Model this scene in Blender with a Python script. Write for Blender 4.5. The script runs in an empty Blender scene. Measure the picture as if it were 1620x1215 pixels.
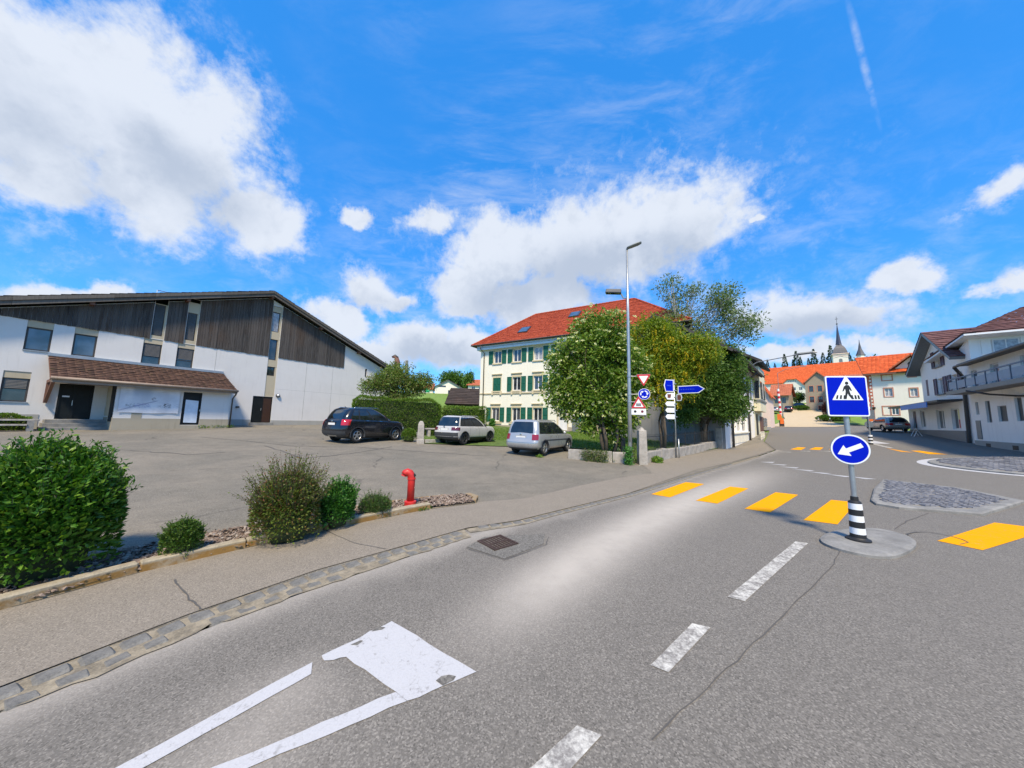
import bpy, bmesh, math, random
import numpy as np
from mathutils import Matrix, Vector, Euler
random.seed(7); RNG = np.random.default_rng(11)
SC = bpy.context.scene; COL = SC.collection
R = math.radians

# ---------------------------------------------------------------- camera
cam = bpy.data.objects.new('camera', bpy.data.cameras.new('camera')); COL.objects.link(cam)
cam.data.sensor_width = 36; cam.data.lens = 515/1620*36
cam.data.clip_start = .05; cam.data.clip_end = 3000
EYE = 1.9
cp, sp = math.cos(R(6.33)), math.sin(R(6.33)); cr, sr = math.cos(R(1.32)), math.sin(R(1.32))
right = Vector((1,0,0)); fwd = Vector((0,cp,sp)); up = right.cross(fwd)
r2 = cr*right+sr*up; u2 = -sr*right+cr*up
cam.matrix_world = Matrix(((r2.x,u2.x,-fwd.x,0),(r2.y,u2.y,-fwd.y,0),(r2.z,u2.z,-fwd.z,EYE),(0,0,0,1)))
SC.camera = cam

# ---------------------------------------------------------------- sun, sky, exposure
SUN_AZ, SUN_EL = R(181), R(54)          # azimuth clockwise from +Y
sun = bpy.data.objects.new('sun', bpy.data.lights.new('sun', 'SUN')); COL.objects.link(sun)
sun.data.energy = 4.5; sun.data.angle = R(8); sun.data.color = (1,.84,.60)
sd = Vector((math.sin(SUN_AZ)*math.cos(SUN_EL), math.cos(SUN_AZ)*math.cos(SUN_EL), math.sin(SUN_EL)))
sun.rotation_euler = sd.to_track_quat('Z','Y').to_euler()
SC.view_settings.view_transform = 'Standard'; SC.view_settings.look = 'None'
SC.view_settings.gamma = 1; SC.view_settings.use_curve_mapping = False
SC.view_settings.exposure = .45
SC.cycles.max_bounces = 6; SC.cycles.diffuse_bounces = 3; SC.cycles.glossy_bounces = 3
SC.cycles.transparent_max_bounces = 6; SC.cycles.use_denoising = True

def direction(px, py):
    v = Vector(((px-810)/515, -(py-607.5)/515, 1)).normalized()
    return (v.x*r2+v.y*u2+v.z*fwd).normalized()

SKY_STRENGTH = .0935
SKYTINT = (1.5,2.3,2.7,1); SKYBLUE = (.16,2.3,7.0,1); CLOUD_HI = (6.1,6.6,7.5,1); CLOUD_LO = (4.0,4.65,5.8,1)
def make_world():
    w = bpy.data.worlds.new('World'); SC.world = w; w.use_nodes = True
    nt = w.node_tree; nt.nodes.clear(); N = nt.nodes.new; L = nt.links.new
    out = N('ShaderNodeOutputWorld'); bg = N('ShaderNodeBackground'); L(bg.outputs[0], out.inputs[0])
    sky = N('ShaderNodeTexSky'); sky.sky_type = 'NISHITA'; sky.sun_disc = False
    sky.sun_elevation = SUN_EL; sky.sun_rotation = SUN_AZ
    sky.air_density = 1.0; sky.dust_density = .4; sky.ozone_density = 2.2
    tc = N('ShaderNodeTexCoord'); D = tc.outputs['Generated']
    def math_(op, a, b=None, clamp=False):
        n = N('ShaderNodeMath'); n.operation = op; n.use_clamp = clamp
        for i, q in enumerate((a, b)):
            if q is None: continue
            if isinstance(q, (int, float)): n.inputs[i].default_value = q
            else: L(q, n.inputs[i])
        return n.outputs[0]
    def noise(vec, scale, detail, rough=.55, dist=0., stretch=None):
        if stretch is not None:
            mp = N('ShaderNodeMapping'); L(vec, mp.inputs[0]); mp.inputs['Rotation'].default_value = stretch[0]; mp.inputs['Scale'].default_value = stretch[1]; vec = mp.outputs[0]
        n = N('ShaderNodeTexNoise'); n.inputs['Scale'].default_value = scale; n.inputs['Detail'].default_value = detail
        n.inputs['Roughness'].default_value = rough; n.inputs['Distortion'].default_value = dist; L(vec, n.inputs['Vector'])
        return n
    def ramp(fac, lo, hi):
        n = N('ShaderNodeMapRange'); n.interpolation_type = 'SMOOTHSTEP'; L(fac, n.inputs[0]); n.inputs[1].default_value = lo; n.inputs[2].default_value = hi
        return n.outputs[0]
    # clouds: each one a soft ellipsoid about its own heading, torn up by turbulence
    CL = [ # px, py, half width, half height (in picture units of the heading), tilt, strength
     (40,175,190,150,18,1),(200,160,170,130,30,1),(310,240,130,120,35,1),(400,345,105,52,40,1),(250,300,130,80,10,1),(60,280,120,55,0,.9),
     (930,388,212,84,-12,1),(1065,346,118,64,-5,1),(790,404,102,70,-15,1),(740,455,70,42,0,1),(840,475,130,38,0,.95),(745,485,60,22,0,.9),
     (556,340,42,24,10,.7),(682,340,55,26,-15,.45),(580,468,58,34,0,1),(625,478,42,22,0,.9),(535,512,52,28,20,.95),(680,545,95,36,0,1),(590,560,70,26,0,.8),(745,548,60,34,0,.9),
     (90,462,130,30,-3,1),(150,452,60,26,0,1),(1270,498,140,42,3,1),(1350,500,60,24,0,.8),(1440,440,58,26,-5,.75),(1590,452,66,22,0,.7),(1570,312,75,30,-25,.45),(1400,560,90,24,0,.8),(1250,560,120,20,0,.6),
     (1182,352,24,12,0,.5),
     # beyond the frame, so that the sky goes on
     (-700,300,260,160,0,.9),(-400,-250,300,170,20,1),(2300,250,300,140,0,.8),(2100,-300,260,150,0,.8),(800,-900,420,260,10,.9),(1500,-700,260,180,0,.7)]
    warp = noise(D, 5.5, 6, .62); 
    sub = N('ShaderNodeVectorMath'); sub.operation = 'SUBTRACT'; L(warp.outputs['Color'], sub.inputs[0]); sub.inputs[1].default_value = (.5,.5,.5)
    sc = N('ShaderNodeVectorMath'); sc.operation = 'SCALE'; L(sub.outputs[0], sc.inputs[0]); sc.inputs['Scale'].default_value = .16
    ad = N('ShaderNodeVectorMath'); ad.operation = 'ADD'; L(D, ad.inputs[0]); L(sc.outputs[0], ad.inputs[1]); DW = ad.outputs[0]
    def ell(c, e1, e2, s1, s2, vec):
        e3 = e1.cross(e2).normalized(); m = Matrix((e1, e2, e3)).transposed()
        mp = N('ShaderNodeMapping'); mp.vector_type = 'TEXTURE'; mp.inputs['Location'].default_value = c
        mp.inputs['Rotation'].default_value = m.to_euler(); mp.inputs['Scale'].default_value = (s1, s2, .5); L(vec, mp.inputs[0])
        ln = N('ShaderNodeVectorMath'); ln.operation = 'LENGTH'; L(mp.outputs[0], ln.inputs[0]); return ln.outputs['Value']
    tot = None; low = None
    for px, py, a, b, t, st in CL:
        if 0 <= px <= 1620 and a > 50: a *= 1.10; b *= 1.14
        ca, sa = math.cos(R(t)), math.sin(R(t)); c = direction(px, py)
        v1 = direction(px+a*ca, py+a*sa)-direction(px-a*ca, py-a*sa); v2 = direction(px-b*sa, py+b*ca)-direction(px+b*sa, py-b*ca)
        s1, s2 = v1.length/2, v2.length/2; e1 = v1.normalized(); e2 = (v2-e1*v2.dot(e1)).normalized()
        q = ell(c, e1, e2, s1, s2, DW)
        m = math_('SUBTRACT', 1.0+.25*(st-1), q); m = math_('MULTIPLY', m, .9+.1*st)
        tot = m if tot is None else math_('SMOOTH_MAX', tot, m)
        if tot.node.operation == 'SMOOTH_MAX': tot.node.inputs[2].default_value = .12
        # underside: same body looked at a little higher is its shaded base
    fb = noise(D, 9, 9, .6, .3); fbs = noise(D, 26, 8, .68)
    dens = math_('ADD', tot, math_('MULTIPLY', math_('SUBTRACT', fb.outputs['Fac'], .5), 1.15))
    dens = math_('ADD', dens, math_('MULTIPLY', math_('SUBTRACT', fbs.outputs['Fac'], .5), .55))
    mask = ramp(dens, -.06, .46)
    # thin streaky cirrus everywhere
    ci = noise(D, 3.0, 9, .66, .3, ((.1,.2,.5),(1.0,5.0,6.5)))
    ci2 = noise(D, 1.3, 3, .5)
    cir = math_('MULTIPLY', ramp(ci.outputs['Fac'], .38, .80), ramp(ci2.outputs['Fac'], .34, .66))
    cir = math_('MULTIPLY', cir, .46)
    # vapour trail, upper right
    p0, p1 = direction(1338,-10), direction(1392,200); mid = ((p0+p1)/2).normalized(); e1 = (p1-p0).normalized(); e2 = mid.cross(e1).normalized()
    tr = math_('SUBTRACT', 1., ell(mid, e1, e2, (p1-p0).length*.62, .007, DW if False else D)); fn = noise(D, 24, 5, .6)
    tr = math_('MULTIPLY', ramp(tr, 0., .9), math_('MULTIPLY', ramp(fn.outputs['Fac'], .3, .7), .5), True)
    thin = math_('MAXIMUM', math_('MAXIMUM', cir, tr), math_('MULTIPLY', math_('MULTIPLY', ramp(dens, -.55, .05), ramp(fbs.outputs['Fac'], .38, .70)), .30))
    hs = N('ShaderNodeHueSaturation'); hs.inputs['Hue'].default_value = .5; hs.inputs['Saturation'].default_value = 1.25; hs.inputs['Value'].default_value = 1.; L(sky.outputs[0], hs.inputs['Color'])
    sk = N('ShaderNodeMix'); sk.data_type = 'RGBA'; sk.blend_type = 'MULTIPLY'; sk.inputs[0].default_value = 1
    L(hs.outputs[0], sk.inputs[6]); sk.inputs[7].default_value = SKYTINT
    fl = N('ShaderNodeMix'); fl.data_type = 'RGBA'; fl.inputs[0].default_value = .62; L(sk.outputs[2], fl.inputs[6]); fl.inputs[7].default_value = SKYBLUE; sk = fl
    # cloud colour: bright crowns, grey-violet bellies (a slow noise plus the body's own thickness)
    bel = noise(D, 5.0, 6, .6); low = None
    for px, py, a, b, t in ((70,255,190,95,15),(300,290,130,60,35),(940,440,190,60,-8),(800,470,100,40,-5),(1280,520,130,30,0),(690,565,100,28,0),(600,486,70,22,5),(1050,400,80,50,-20)):
        ca, sa = math.cos(R(t)), math.sin(R(t)); c = direction(px, py); v1 = direction(px+a*ca, py+a*sa)-direction(px-a*ca, py-a*sa); v2 = direction(px-b*sa, py+b*ca)-direction(px+b*sa, py-b*ca)
        e1 = v1.normalized(); e2 = (v2-e1*v2.dot(e1)).normalized(); m = math_('SUBTRACT', 1.35, ell(c, e1, e2, v1.length/2, v2.length/2, DW)); low = m if low is None else math_('MAXIMUM', low, m)
    sh = math_('MULTIPLY', ramp(low, 0., 1.1), ramp(bel.outputs['Fac'], .22, .60))
    sh = math_('ADD', sh, math_('MULTIPLY', ramp(noise(D, 16, 6, .6).outputs['Fac'], .48, .72), .30), True)
    cc = N('ShaderNodeMix'); cc.data_type = 'RGBA'; L(sh, cc.inputs[0]); cc.inputs[6].default_value = CLOUD_HI; cc.inputs[7].default_value = CLOUD_LO
    m1 = N('ShaderNodeMix'); m1.data_type = 'RGBA'; L(thin, m1.inputs[0]); L(sk.outputs[2], m1.inputs[6]); m1.inputs[7].default_value = CLOUD_HI
    m2 = N('ShaderNodeMix'); m2.data_type = 'RGBA'; L(mask, m2.inputs[0]); L(m1.outputs[2], m2.inputs[6]); L(cc.outputs[2], m2.inputs[7])
    L(m2.outputs[2], bg.inputs[0]); bg.inputs[1].default_value = SKY_STRENGTH
make_world()

# ---------------------------------------------------------------- the lie of the land
# height of the land (metres) at surveyed spots: x, y, z
SPOTS=np.array([
(0,0,0),(-6,-3,0),(6,-4,0),(-4,4,0),(0,6,0),(4,3,0),(5,8,0),(10,6,0),(10,11,0),(0,11,.06),(-6,9,.12),(-12,8,.25),(14,4,.1),(0,-15,0),(15,-8,.1),(-15,-8,.1),
(5.7,14.5,.1),(1.8,17.9,.3),(-2.8,20.5,.4),(-7.3,17.7,.5),(-11,19,.68),(-19.9,27.3,1.06),(-17.6,30.9,1.0),(-22,17.5,.74),(-20.6,23.6,.95),(-26.4,16.7,.85),(-30,10,.9),(-36,25,1.2),
(12,14,.02),(16.9,25.7,.16),(22,31,.42),(20,20,.2),(20,13,.35),(29.4,18.9,.85),(33.8,24.4,1.03),(41.5,34,1.65),(38.5,33,1.6),(24,8,.6),(30,0,.7),(26,27,.55),(32,34,1.0),(42,50,1.65),(48.5,58.8,1.8),(57,51,2.4),
(66,76,4.0),(80,92,6.4),(96,110,9.1),(108,126,11.3),(90,135,11.5),(130,112,11.5),(70,95,6),(100,80,6.),(75,60,2.6),(120,60,3.5),(60,20,1.2),(90,0,1.5),
(-3.7,38.2,1.3),(5,32.2,.9),(11,28.5,.6),(-8,24,.7),(-4,45,2.0),(8,45,1.6),(20,50,1.6),(-12,50,2.6),(-20,60,4.0),(0,65,4.4),(25,75,4.5),
(-15,85,7.0),(-23,116,10.9),(0,110,10.5),(-45,100,9.5),(-70,80,7),(-60,40,3),(40,110,9.5),(30,140,13.5),(-20,145,13.5),(-80,140,12.5),(-120,60,6),(-120,-20,2),
(150,190,23),(220,160,24),(180,260,28),(60,200,20),(-60,200,16),(-180,180,14),(300,300,30),(300,60,12),(250,-50,6),(100,-100,2),(0,-100,0),(-150,-120,0),(-250,40,8),(0,330,22),(-250,330,18),(420,420,32),(420,-100,10),(-300,-150,3)],float)
def _phi(r2): return np.where(r2>0,.5*r2*np.log(np.maximum(r2,1e-12)),0.)
def _fit(lam=.6):
    P=SPOTS[:,:2]/50;z=SPOTS[:,2];n=len(P)
    K=_phi(((P[:,None]-P[None])**2).sum(-1))+lam*.02*np.eye(n)
    Q=np.c_[np.ones(n),P];A=np.zeros((n+3,n+3));A[:n,:n]=K;A[:n,n:]=Q;A[n:,:n]=Q.T
    return np.linalg.solve(A,np.r_[z,0,0,0])
_W=_fit()
def land(x,y):
    """height of the land under (x, y), arrays allowed"""
    x=np.asarray(x,float);y=np.asarray(y,float);sh=x.shape
    P=np.c_[x.ravel(),y.ravel()]/50;S=SPOTS[:,:2]/50;out=np.empty(len(P))
    for i in range(0,len(P),20000):
        q=P[i:i+20000];K=_phi(((q[:,None]-S[None])**2).sum(-1))
        out[i:i+20000]=K@_W[:-3]+_W[-3]+q@_W[-2:]
    # flat where the street and the camera are
    return out.reshape(sh)


# ---------------------------------------------------------------- helpers
class MB:
    def __init__(s): s.v = []; s.f = []
    def add(s, vs, fs, M=None):
        k = len(s.v)
        if M is not None: vs = [tuple(M @ Vector(v)) for v in vs]
        s.v += [tuple(map(float, v)) for v in vs]; s.f += [tuple(i+k for i in f) for f in fs]; return s
    def box(s, x0, x1, y0, y1, z0, z1, M=None):
        return s.add([(x0,y0,z0),(x1,y0,z0),(x1,y1,z0),(x0,y1,z0),(x0,y0,z1),(x1,y0,z1),(x1,y1,z1),(x0,y1,z1)],
                     [(3,2,1,0),(4,5,6,7),(0,1,5,4),(1,2,6,5),(2,3,7,6),(3,0,4,7)], M)
    def poly(s, pts, M=None): return s.add(pts, [tuple(range(len(pts)))], M)
    def ext(s, pts, vec, M=None):
        n = len(pts); q = [tuple(Vector(p)+Vector(vec)) for p in pts]
        fs = [tuple(range(n))[::-1], tuple(range(n, 2*n))]+[(i,(i+1)%n,(i+1)%n+n,i+n) for i in range(n)]
        return s.add(list(pts)+q, fs, M)
    def tube(s, pts, r, n=8, M=None, cap=True):
        pts = [Vector(p) for p in pts]; m = len(pts); rs = r if isinstance(r, (list, tuple)) else [r]*m
        vs = []; fs = []; ref = None
        for i, p in enumerate(pts):
            t = (pts[min(i+1,m-1)]-pts[max(i-1,0)]).normalized()
            if ref is None: ref = Vector((0,0,1)) if abs(t.z) < .9 else Vector((1,0,0))
            a = (t.cross(ref) if i == 0 else pa-t*pa.dot(t)).normalized(); b = t.cross(a).normalized(); pa = a
            for k in range(n):
                w = 2*math.pi*k/n; vs.append(tuple(p+(a*math.cos(w)+b*math.sin(w))*rs[i]))
        for i in range(m-1):
            for k in range(n): fs.append((i*n+k, i*n+(k+1)%n, (i+1)*n+(k+1)%n, (i+1)*n+k))
        if cap: fs += [tuple(range(n))[::-1], tuple(range((m-1)*n, m*n))]
        return s.add(vs, fs, M)
    def lathe(s, prof, n=16, M=None):
        vs = []; fs = []
        for r, z in prof:
            for k in range(n):
                w = 2*math.pi*k/n; vs.append((r*math.cos(w), r*math.sin(w), z))
        m = len(prof)
        for i in range(m-1):
            for k in range(n): fs.append((i*n+k, i*n+(k+1)%n, (i+1)*n+(k+1)%n, (i+1)*n+k))
        fs += [tuple(range(n))[::-1], tuple(range((m-1)*n, m*n))]
        return s.add(vs, fs, M)
    def disc(s, r, z=0, n=32, M=None):
        return s.add([(r*math.cos(2*math.pi*k/n), r*math.sin(2*math.pi*k/n), z) for k in range(n)], [tuple(range(n))], M)
    def sheet(s, fn, nu, nv, M=None):
        vs = [fn(i/nu, j/nv) for i in range(nu+1) for j in range(nv+1)]
        fs = [(i*(nv+1)+j, (i+1)*(nv+1)+j, (i+1)*(nv+1)+j+1, i*(nv+1)+j+1) for i in range(nu) for j in range(nv)]
        return s.add(vs, fs, M)
    def build(s, name, mat, parent=None, smooth=False, bevel=0, label=None, kind=None, loc=None):
        me = bpy.data.meshes.new(name); me.from_pydata(s.v, [], s.f); me.update()
        o = bpy.data.objects.new(name, me); COL.objects.link(o)
        if mat is not None: me.materials.append(mat)
        if smooth: me.shade_smooth()
        if bevel:
            b = o.modifiers.new('bevel', 'BEVEL'); b.width = bevel; b.segments = 2; b.limit_method = 'ANGLE'; b.angle_limit = R(40)
        if parent is not None: o.parent = parent
        if label: o['label'] = label
        if kind: o['kind'] = kind
        if loc is not None: o.location = loc
        return o
def empty(name, loc=(0,0,0), rz=0., label=None, cat=None, group=None):
    o = bpy.data.objects.new(name, None); COL.objects.link(o); o.location = loc; o.rotation_euler = (0,0,rz); o.empty_display_size = .2
    return tag(o, label, cat, group)
def tag(o, label=None, cat=None, group=None, kind=None):
    if label: o['label'] = label
    if cat: o['category'] = cat
    if group: o['group'] = group
    if kind: o['kind'] = kind
    return o
KIDS = {}
def copy_tree(o, parent=None):
    c = o.copy(); COL.objects.link(c); c.parent = parent
    for ch in list(o.children): copy_tree(ch, c)
    return c
def H(x, y): return float(land(np.array([x]), np.array([y]))[0])
def rot(ax, ang): return Matrix.Rotation(ang, 4, ax)
def tr(x, y, z): return Matrix.Translation((x, y, z))

# ---------------------------------------------------------------- materials
def nodes(name):
    m = bpy.data.materials.new(name); m.use_nodes = True; nt = m.node_tree
    return m, nt, nt.nodes['Principled BSDF']
def rgb(c): return (c[0], c[1], c[2], 1)
class NT:
    def __init__(s, nt): s.nt = nt; s.L = nt.links.new; s.c = s.N('ShaderNodeTexCoord'); s.O = s.c.outputs['Object']
    def N(s, t): return s.nt.nodes.new(t)
    def map(s, scale=(1,1,1), rotz=0, vec=None, loc=(0,0,0)):
        m = s.N('ShaderNodeMapping'); s.L(vec or s.O, m.inputs[0]); m.inputs['Scale'].default_value = scale; m.inputs['Rotation'].default_value = (0,0,rotz); m.inputs['Location'].default_value = loc; return m.outputs[0]
    def noise(s, scale, detail=4, rough=.55, vec=None, dist=0.):
        n = s.N('ShaderNodeTexNoise'); s.L(vec or s.O, n.inputs['Vector']); n.inputs['Scale'].default_value = scale; n.inputs['Detail'].default_value = detail; n.inputs['Roughness'].default_value = rough; n.inputs['Distortion'].default_value = dist; return n.outputs['Fac']
    def voro(s, scale, feature='F1', out='Distance', vec=None):
        n = s.N('ShaderNodeTexVoronoi'); n.feature = feature; s.L(vec or s.O, n.inputs['Vector']); n.inputs['Scale'].default_value = scale; return n.outputs[out]
    def ramp(s, fac, lo, hi, a=0., b=1.):
        n = s.N('ShaderNodeMapRange'); n.interpolation_type = 'SMOOTHSTEP'; s.L(fac, n.inputs[0])
        n.inputs[1].default_value = lo; n.inputs[2].default_value = hi; n.inputs[3].default_value = a; n.inputs[4].default_value = b; return n.outputs[0]
    def mix(s, fac, a, b, mode='MIX'):
        n = s.N('ShaderNodeMix'); n.data_type = 'RGBA'; n.blend_type = mode
        for i, q in ((0, fac), (6, a), (7, b)):
            if isinstance(q, (int, float)): n.inputs[i].default_value = q
            elif isinstance(q, tuple): n.inputs[i].default_value = rgb(q)
            else: s.L(q, n.inputs[i])
        return n.outputs[2]
    def math(s, op, a, b=0., clamp=False):
        n = s.N('ShaderNodeMath'); n.operation = op; n.use_clamp = clamp
        for i, q in ((0, a), (1, b)):
            if isinstance(q, (int, float)): n.inputs[i].default_value = q
            else: s.L(q, n.inputs[i])
        return n.outputs[0]
    def bump(s, h, dist, bsdf, strength=.6):
        n = s.N('ShaderNodeBump'); s.L(h, n.inputs['Height']); n.inputs['Distance'].default_value = dist; n.inputs['Strength'].default_value = strength; s.L(n.outputs[0], bsdf.inputs['Normal'])
    def sep(s, vec=None):
        n = s.N('ShaderNodeSeparateXYZ'); s.L(vec or s.O, n.inputs[0]); return n.outputs
def plain(name, c, rough=.6, metal=0., var=.12, scale=3., bump=0., bscale=40., coat=0., dirt=None, spec=.5):
    m, nt, b = nodes(name); t = NT(nt)
    n1 = t.noise(scale, 5, .6); n2 = t.noise(scale*9, 3)
    f = t.math('ADD', t.math('MULTIPLY', n1, .7), t.math('MULTIPLY', n2, .3)); f = t.ramp(f, .3, .7)
    lo = tuple(x*(1-var) for x in c); hi = tuple(min(1, x*(1+var*.7)) for x in c)
    colr = t.mix(f, lo, hi)
    if isinstance(dirt, tuple) and len(dirt) == 4:
        z = t.sep()[2]; colr = t.mix(t.math('MULTIPLY', t.ramp(z, .118, .085), t.ramp(t.noise(5, 5, .65), .30, .58, .15, .95), True), colr, dirt[3])
    if dirt: colr = t.mix(t.ramp(t.noise(dirt[1], 6, .65), .55, .75, 0, dirt[2]), colr, dirt[0])
    t.L(colr, b.inputs['Base Color']); b.inputs['Roughness'].default_value = rough; b.inputs['Metallic'].default_value = metal
    b.inputs['Coat Weight'].default_value = coat; b.inputs['Coat Roughness'].default_value = .05; b.inputs['Specular IOR Level'].default_value = spec
    if bump: t.bump(t.noise(bscale, 4), bump, b)
    return m
def asphalt(name, base, light, tint, speck=55., grain=1., wear=False, patch=.25, cracks=False):
    m, nt, b = nodes(name); t = NT(nt)
    v = t.voro(speck, out='Color'); hs = t.N('ShaderNodeSeparateColor'); t.L(v, hs.inputs[0])
    stone = t.ramp(hs.outputs[0], .25, 1.0); fine = t.noise(speck*2.6, 3, .7)
    f = t.math('ADD', t.math('MULTIPLY', stone, .55), t.math('MULTIPLY', fine, .45))
    c = t.mix(t.ramp(f, .5-.28/grain, .5+.28/grain), base, light)
    big = t.noise(.35, 5, .6); mid = t.noise(2.2, 6, .62)
    c = t.mix(t.ramp(big, .35, .65, 0, patch), c, tint); c = t.mix(t.ramp(mid, .35, .75, 0, patch*.45), c, tuple(x*.7 for x in base))
    c = t.mix(t.ramp(hs.outputs[2], .78, .95, 0, .42), c, tuple(min(1,x*1.55) for x in light))
    dk = t.ramp(hs.outputs[1], .80, .92, 0, .45); c = t.mix(dk, c, tuple(x*.35 for x in base))
    if wear:
        a = t.N('ShaderNodeAttribute'); a.attribute_name = 'wear'
        # dusty polished band between the wheel tracks: a gently bent line across the street
        pts = [(-1.5,1.2),(-.81,2.33),(-.34,3.08),(.34,3.91),(1.54,5.34),(3.54,7.42),(6.38,10.11),(12.5,15.9)]
        U = [(x+y)/2**.5 for x, y in pts]; V = [(y-x)/2**.5 for x, y in pts]; c3, c2_, c1, c0 = [float(q) for q in np.polyfit(U, V, 3)]
        o = t.sep(); u = t.math('MULTIPLY', t.math('ADD', o[0], o[1]), 2**-.5); v = t.math('MULTIPLY', t.math('SUBTRACT', o[1], o[0]), 2**-.5)
        vc = t.math('ADD', t.math('MULTIPLY', t.math('ADD', t.math('MULTIPLY', t.math('ADD', t.math('MULTIPLY', u, c3), c2_), u), c1), u), c0)
        q = t.math('DIVIDE', t.math('SUBTRACT', v, vc), t.math('ADD', .36, t.math('MULTIPLY', u, .035)))
        band = t.math('MULTIPLY', t.math('EXPONENT', t.math('MULTIPLY', t.math('MULTIPLY', q, q), -1.)), t.math('MULTIPLY', t.ramp(u, 1.2, 3.6), t.ramp(u, 9., 22., 1, 0)))
        w = t.math('MULTIPLY', t.math('MAXIMUM', a.outputs['Fac'], band), t.ramp(t.math('ADD', t.math('MULTIPLY', t.noise(3.2, 6, .65), .7), t.math('MULTIPLY', fine, .5)), .20, .80, .62, 1.), True)
        c = t.mix(t.math('MULTIPLY', w, 1.0), c, (.44,.405,.355))
    if cracks:
        w = t.N('ShaderNodeVectorMath'); w.operation = 'ADD'; t.L(t.O, w.inputs[0])
        nn = t.N('ShaderNodeTexNoise'); t.L(t.O, nn.inputs['Vector']); nn.inputs['Scale'].default_value = .9; nn.inputs['Detail'].default_value = 5; t.L(nn.outputs['Color'], w.inputs[1])
        e = t.voro(.17, 'DISTANCE_TO_EDGE', 'Distance', w.outputs[0])
        k = t.math('MULTIPLY', t.ramp(e, .0, .010, 1, 0), t.ramp(t.noise(.5, 3), .45, .6), True)
        c = t.mix(t.math('MULTIPLY', k, .6), c, (.045,.042,.04))
    t.L(c, b.inputs['Base Color']); b.inputs['Roughness'].default_value = .88; b.inputs['Specular IOR Level'].default_value = .3
    t.bump(f, .006, b, .55); return m
def paint_road(name, c, worn=.35):
    m, nt, b = nodes(name); t = NT(nt)
    n = t.noise(7, 7, .7); fine = t.noise(90, 3, .7); e = t.noise(32, 5, .7)
    f = t.math('ADD', t.math('MULTIPLY', n, .55), t.math('MULTIPLY', e, .45))
    col = t.mix(t.ramp(f, .62-worn*.35, .74-worn*.18, 0, 1), c, (.19,.18,.172)); col = t.mix(t.ramp(fine, .4, .75, 0, .30), col, tuple(x*.62 for x in c)); ck = t.voro(5.5, 'DISTANCE_TO_EDGE', 'Distance'); col = t.mix(t.math('MULTIPLY', t.ramp(ck, .0, .018, .5, 0), t.ramp(n, .45, .6), True), col, (.24,.235,.225))
    t.L(col, b.inputs['Base Color']); b.inputs['Roughness'].default_value = .85; b.inputs['Specular IOR Level'].default_value = .05; t.bump(fine, .003, b, .5); return m
def leaf(name, c1, c2, c3=None, trans=.25, rough=.5):
    m, nt, b = nodes(name); t = NT(nt)
    g = t.N('ShaderNodeNewGeometry'); r = g.outputs['Random Per Island']
    c = t.mix(t.ramp(r, 0, 1), c1, c2)
    if c3: c = t.mix(t.ramp(t.math('FRACT', t.math('MULTIPLY', r, 37.)), .62, .95), c, c3)
    big = t.noise(1.1, 3); c = t.mix(t.ramp(big, .4, .65, 0, .35), c, tuple(x*1.35 for x in c2))
    t.L(c, b.inputs['Base Color']); b.inputs['Roughness'].default_value = rough; b.inputs['Specular IOR Level'].default_value = .3
    tb = t.N('ShaderNodeBsdfTranslucent'); t.L(t.mix(1., c, (1.25,1.35,.6), 'MULTIPLY'), tb.inputs[0])
    ms = t.N('ShaderNodeMixShader'); ms.inputs[0].default_value = trans; t.L(b.outputs[0], ms.inputs[1]); t.L(tb.outputs[0], ms.inputs[2])
    t.L(ms.outputs[0], nt.nodes['Material Output'].inputs[0]); return m
def glass(name, c=(.02,.025,.03), rough=.04, spec=.9):
    m, nt, b = nodes(name); t = NT(nt)
    n = t.noise(1.3, 2); t.L(t.mix(t.ramp(n, .35, .65), tuple(x*.6 for x in c), tuple(x*1.5 for x in c)), b.inputs['Base Color'])
    b.inputs['Roughness'].default_value = rough; b.inputs['Specular IOR Level'].default_value = spec; b.inputs['Coat Weight'].default_value = .4; b.inputs['Coat Roughness'].default_value = .02; return m
def timber(name, dark, mid, red):
    m, nt, b = nodes(name); t = NT(nt)
    v = t.map((7,7,.5)); n = t.noise(2.2, 6, .65, v); g = t.noise(9., 4, .6, t.map((6,6,.25)))
    oi = t.N('ShaderNodeNewGeometry'); r = oi.outputs['Random Per Island']
    c = t.mix(t.ramp(n, .3, .7), dark, mid); c = t.mix(t.ramp(t.noise(.22, 3), .45, .7, 0, .5), c, red)
    c = t.mix(t.math('MULTIPLY', r, .45), c, tuple(x*1.6 for x in mid)); c = t.mix(t.ramp(g, .55, .75, 0, .6), c, tuple(x*.4 for x in dark))
    t.L(c, b.inputs['Base Color']); b.inputs['Roughness'].default_value = .85; b.inputs['Specular IOR Level'].default_value = .25; t.bump(g, .01, b, .5); return m
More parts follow.
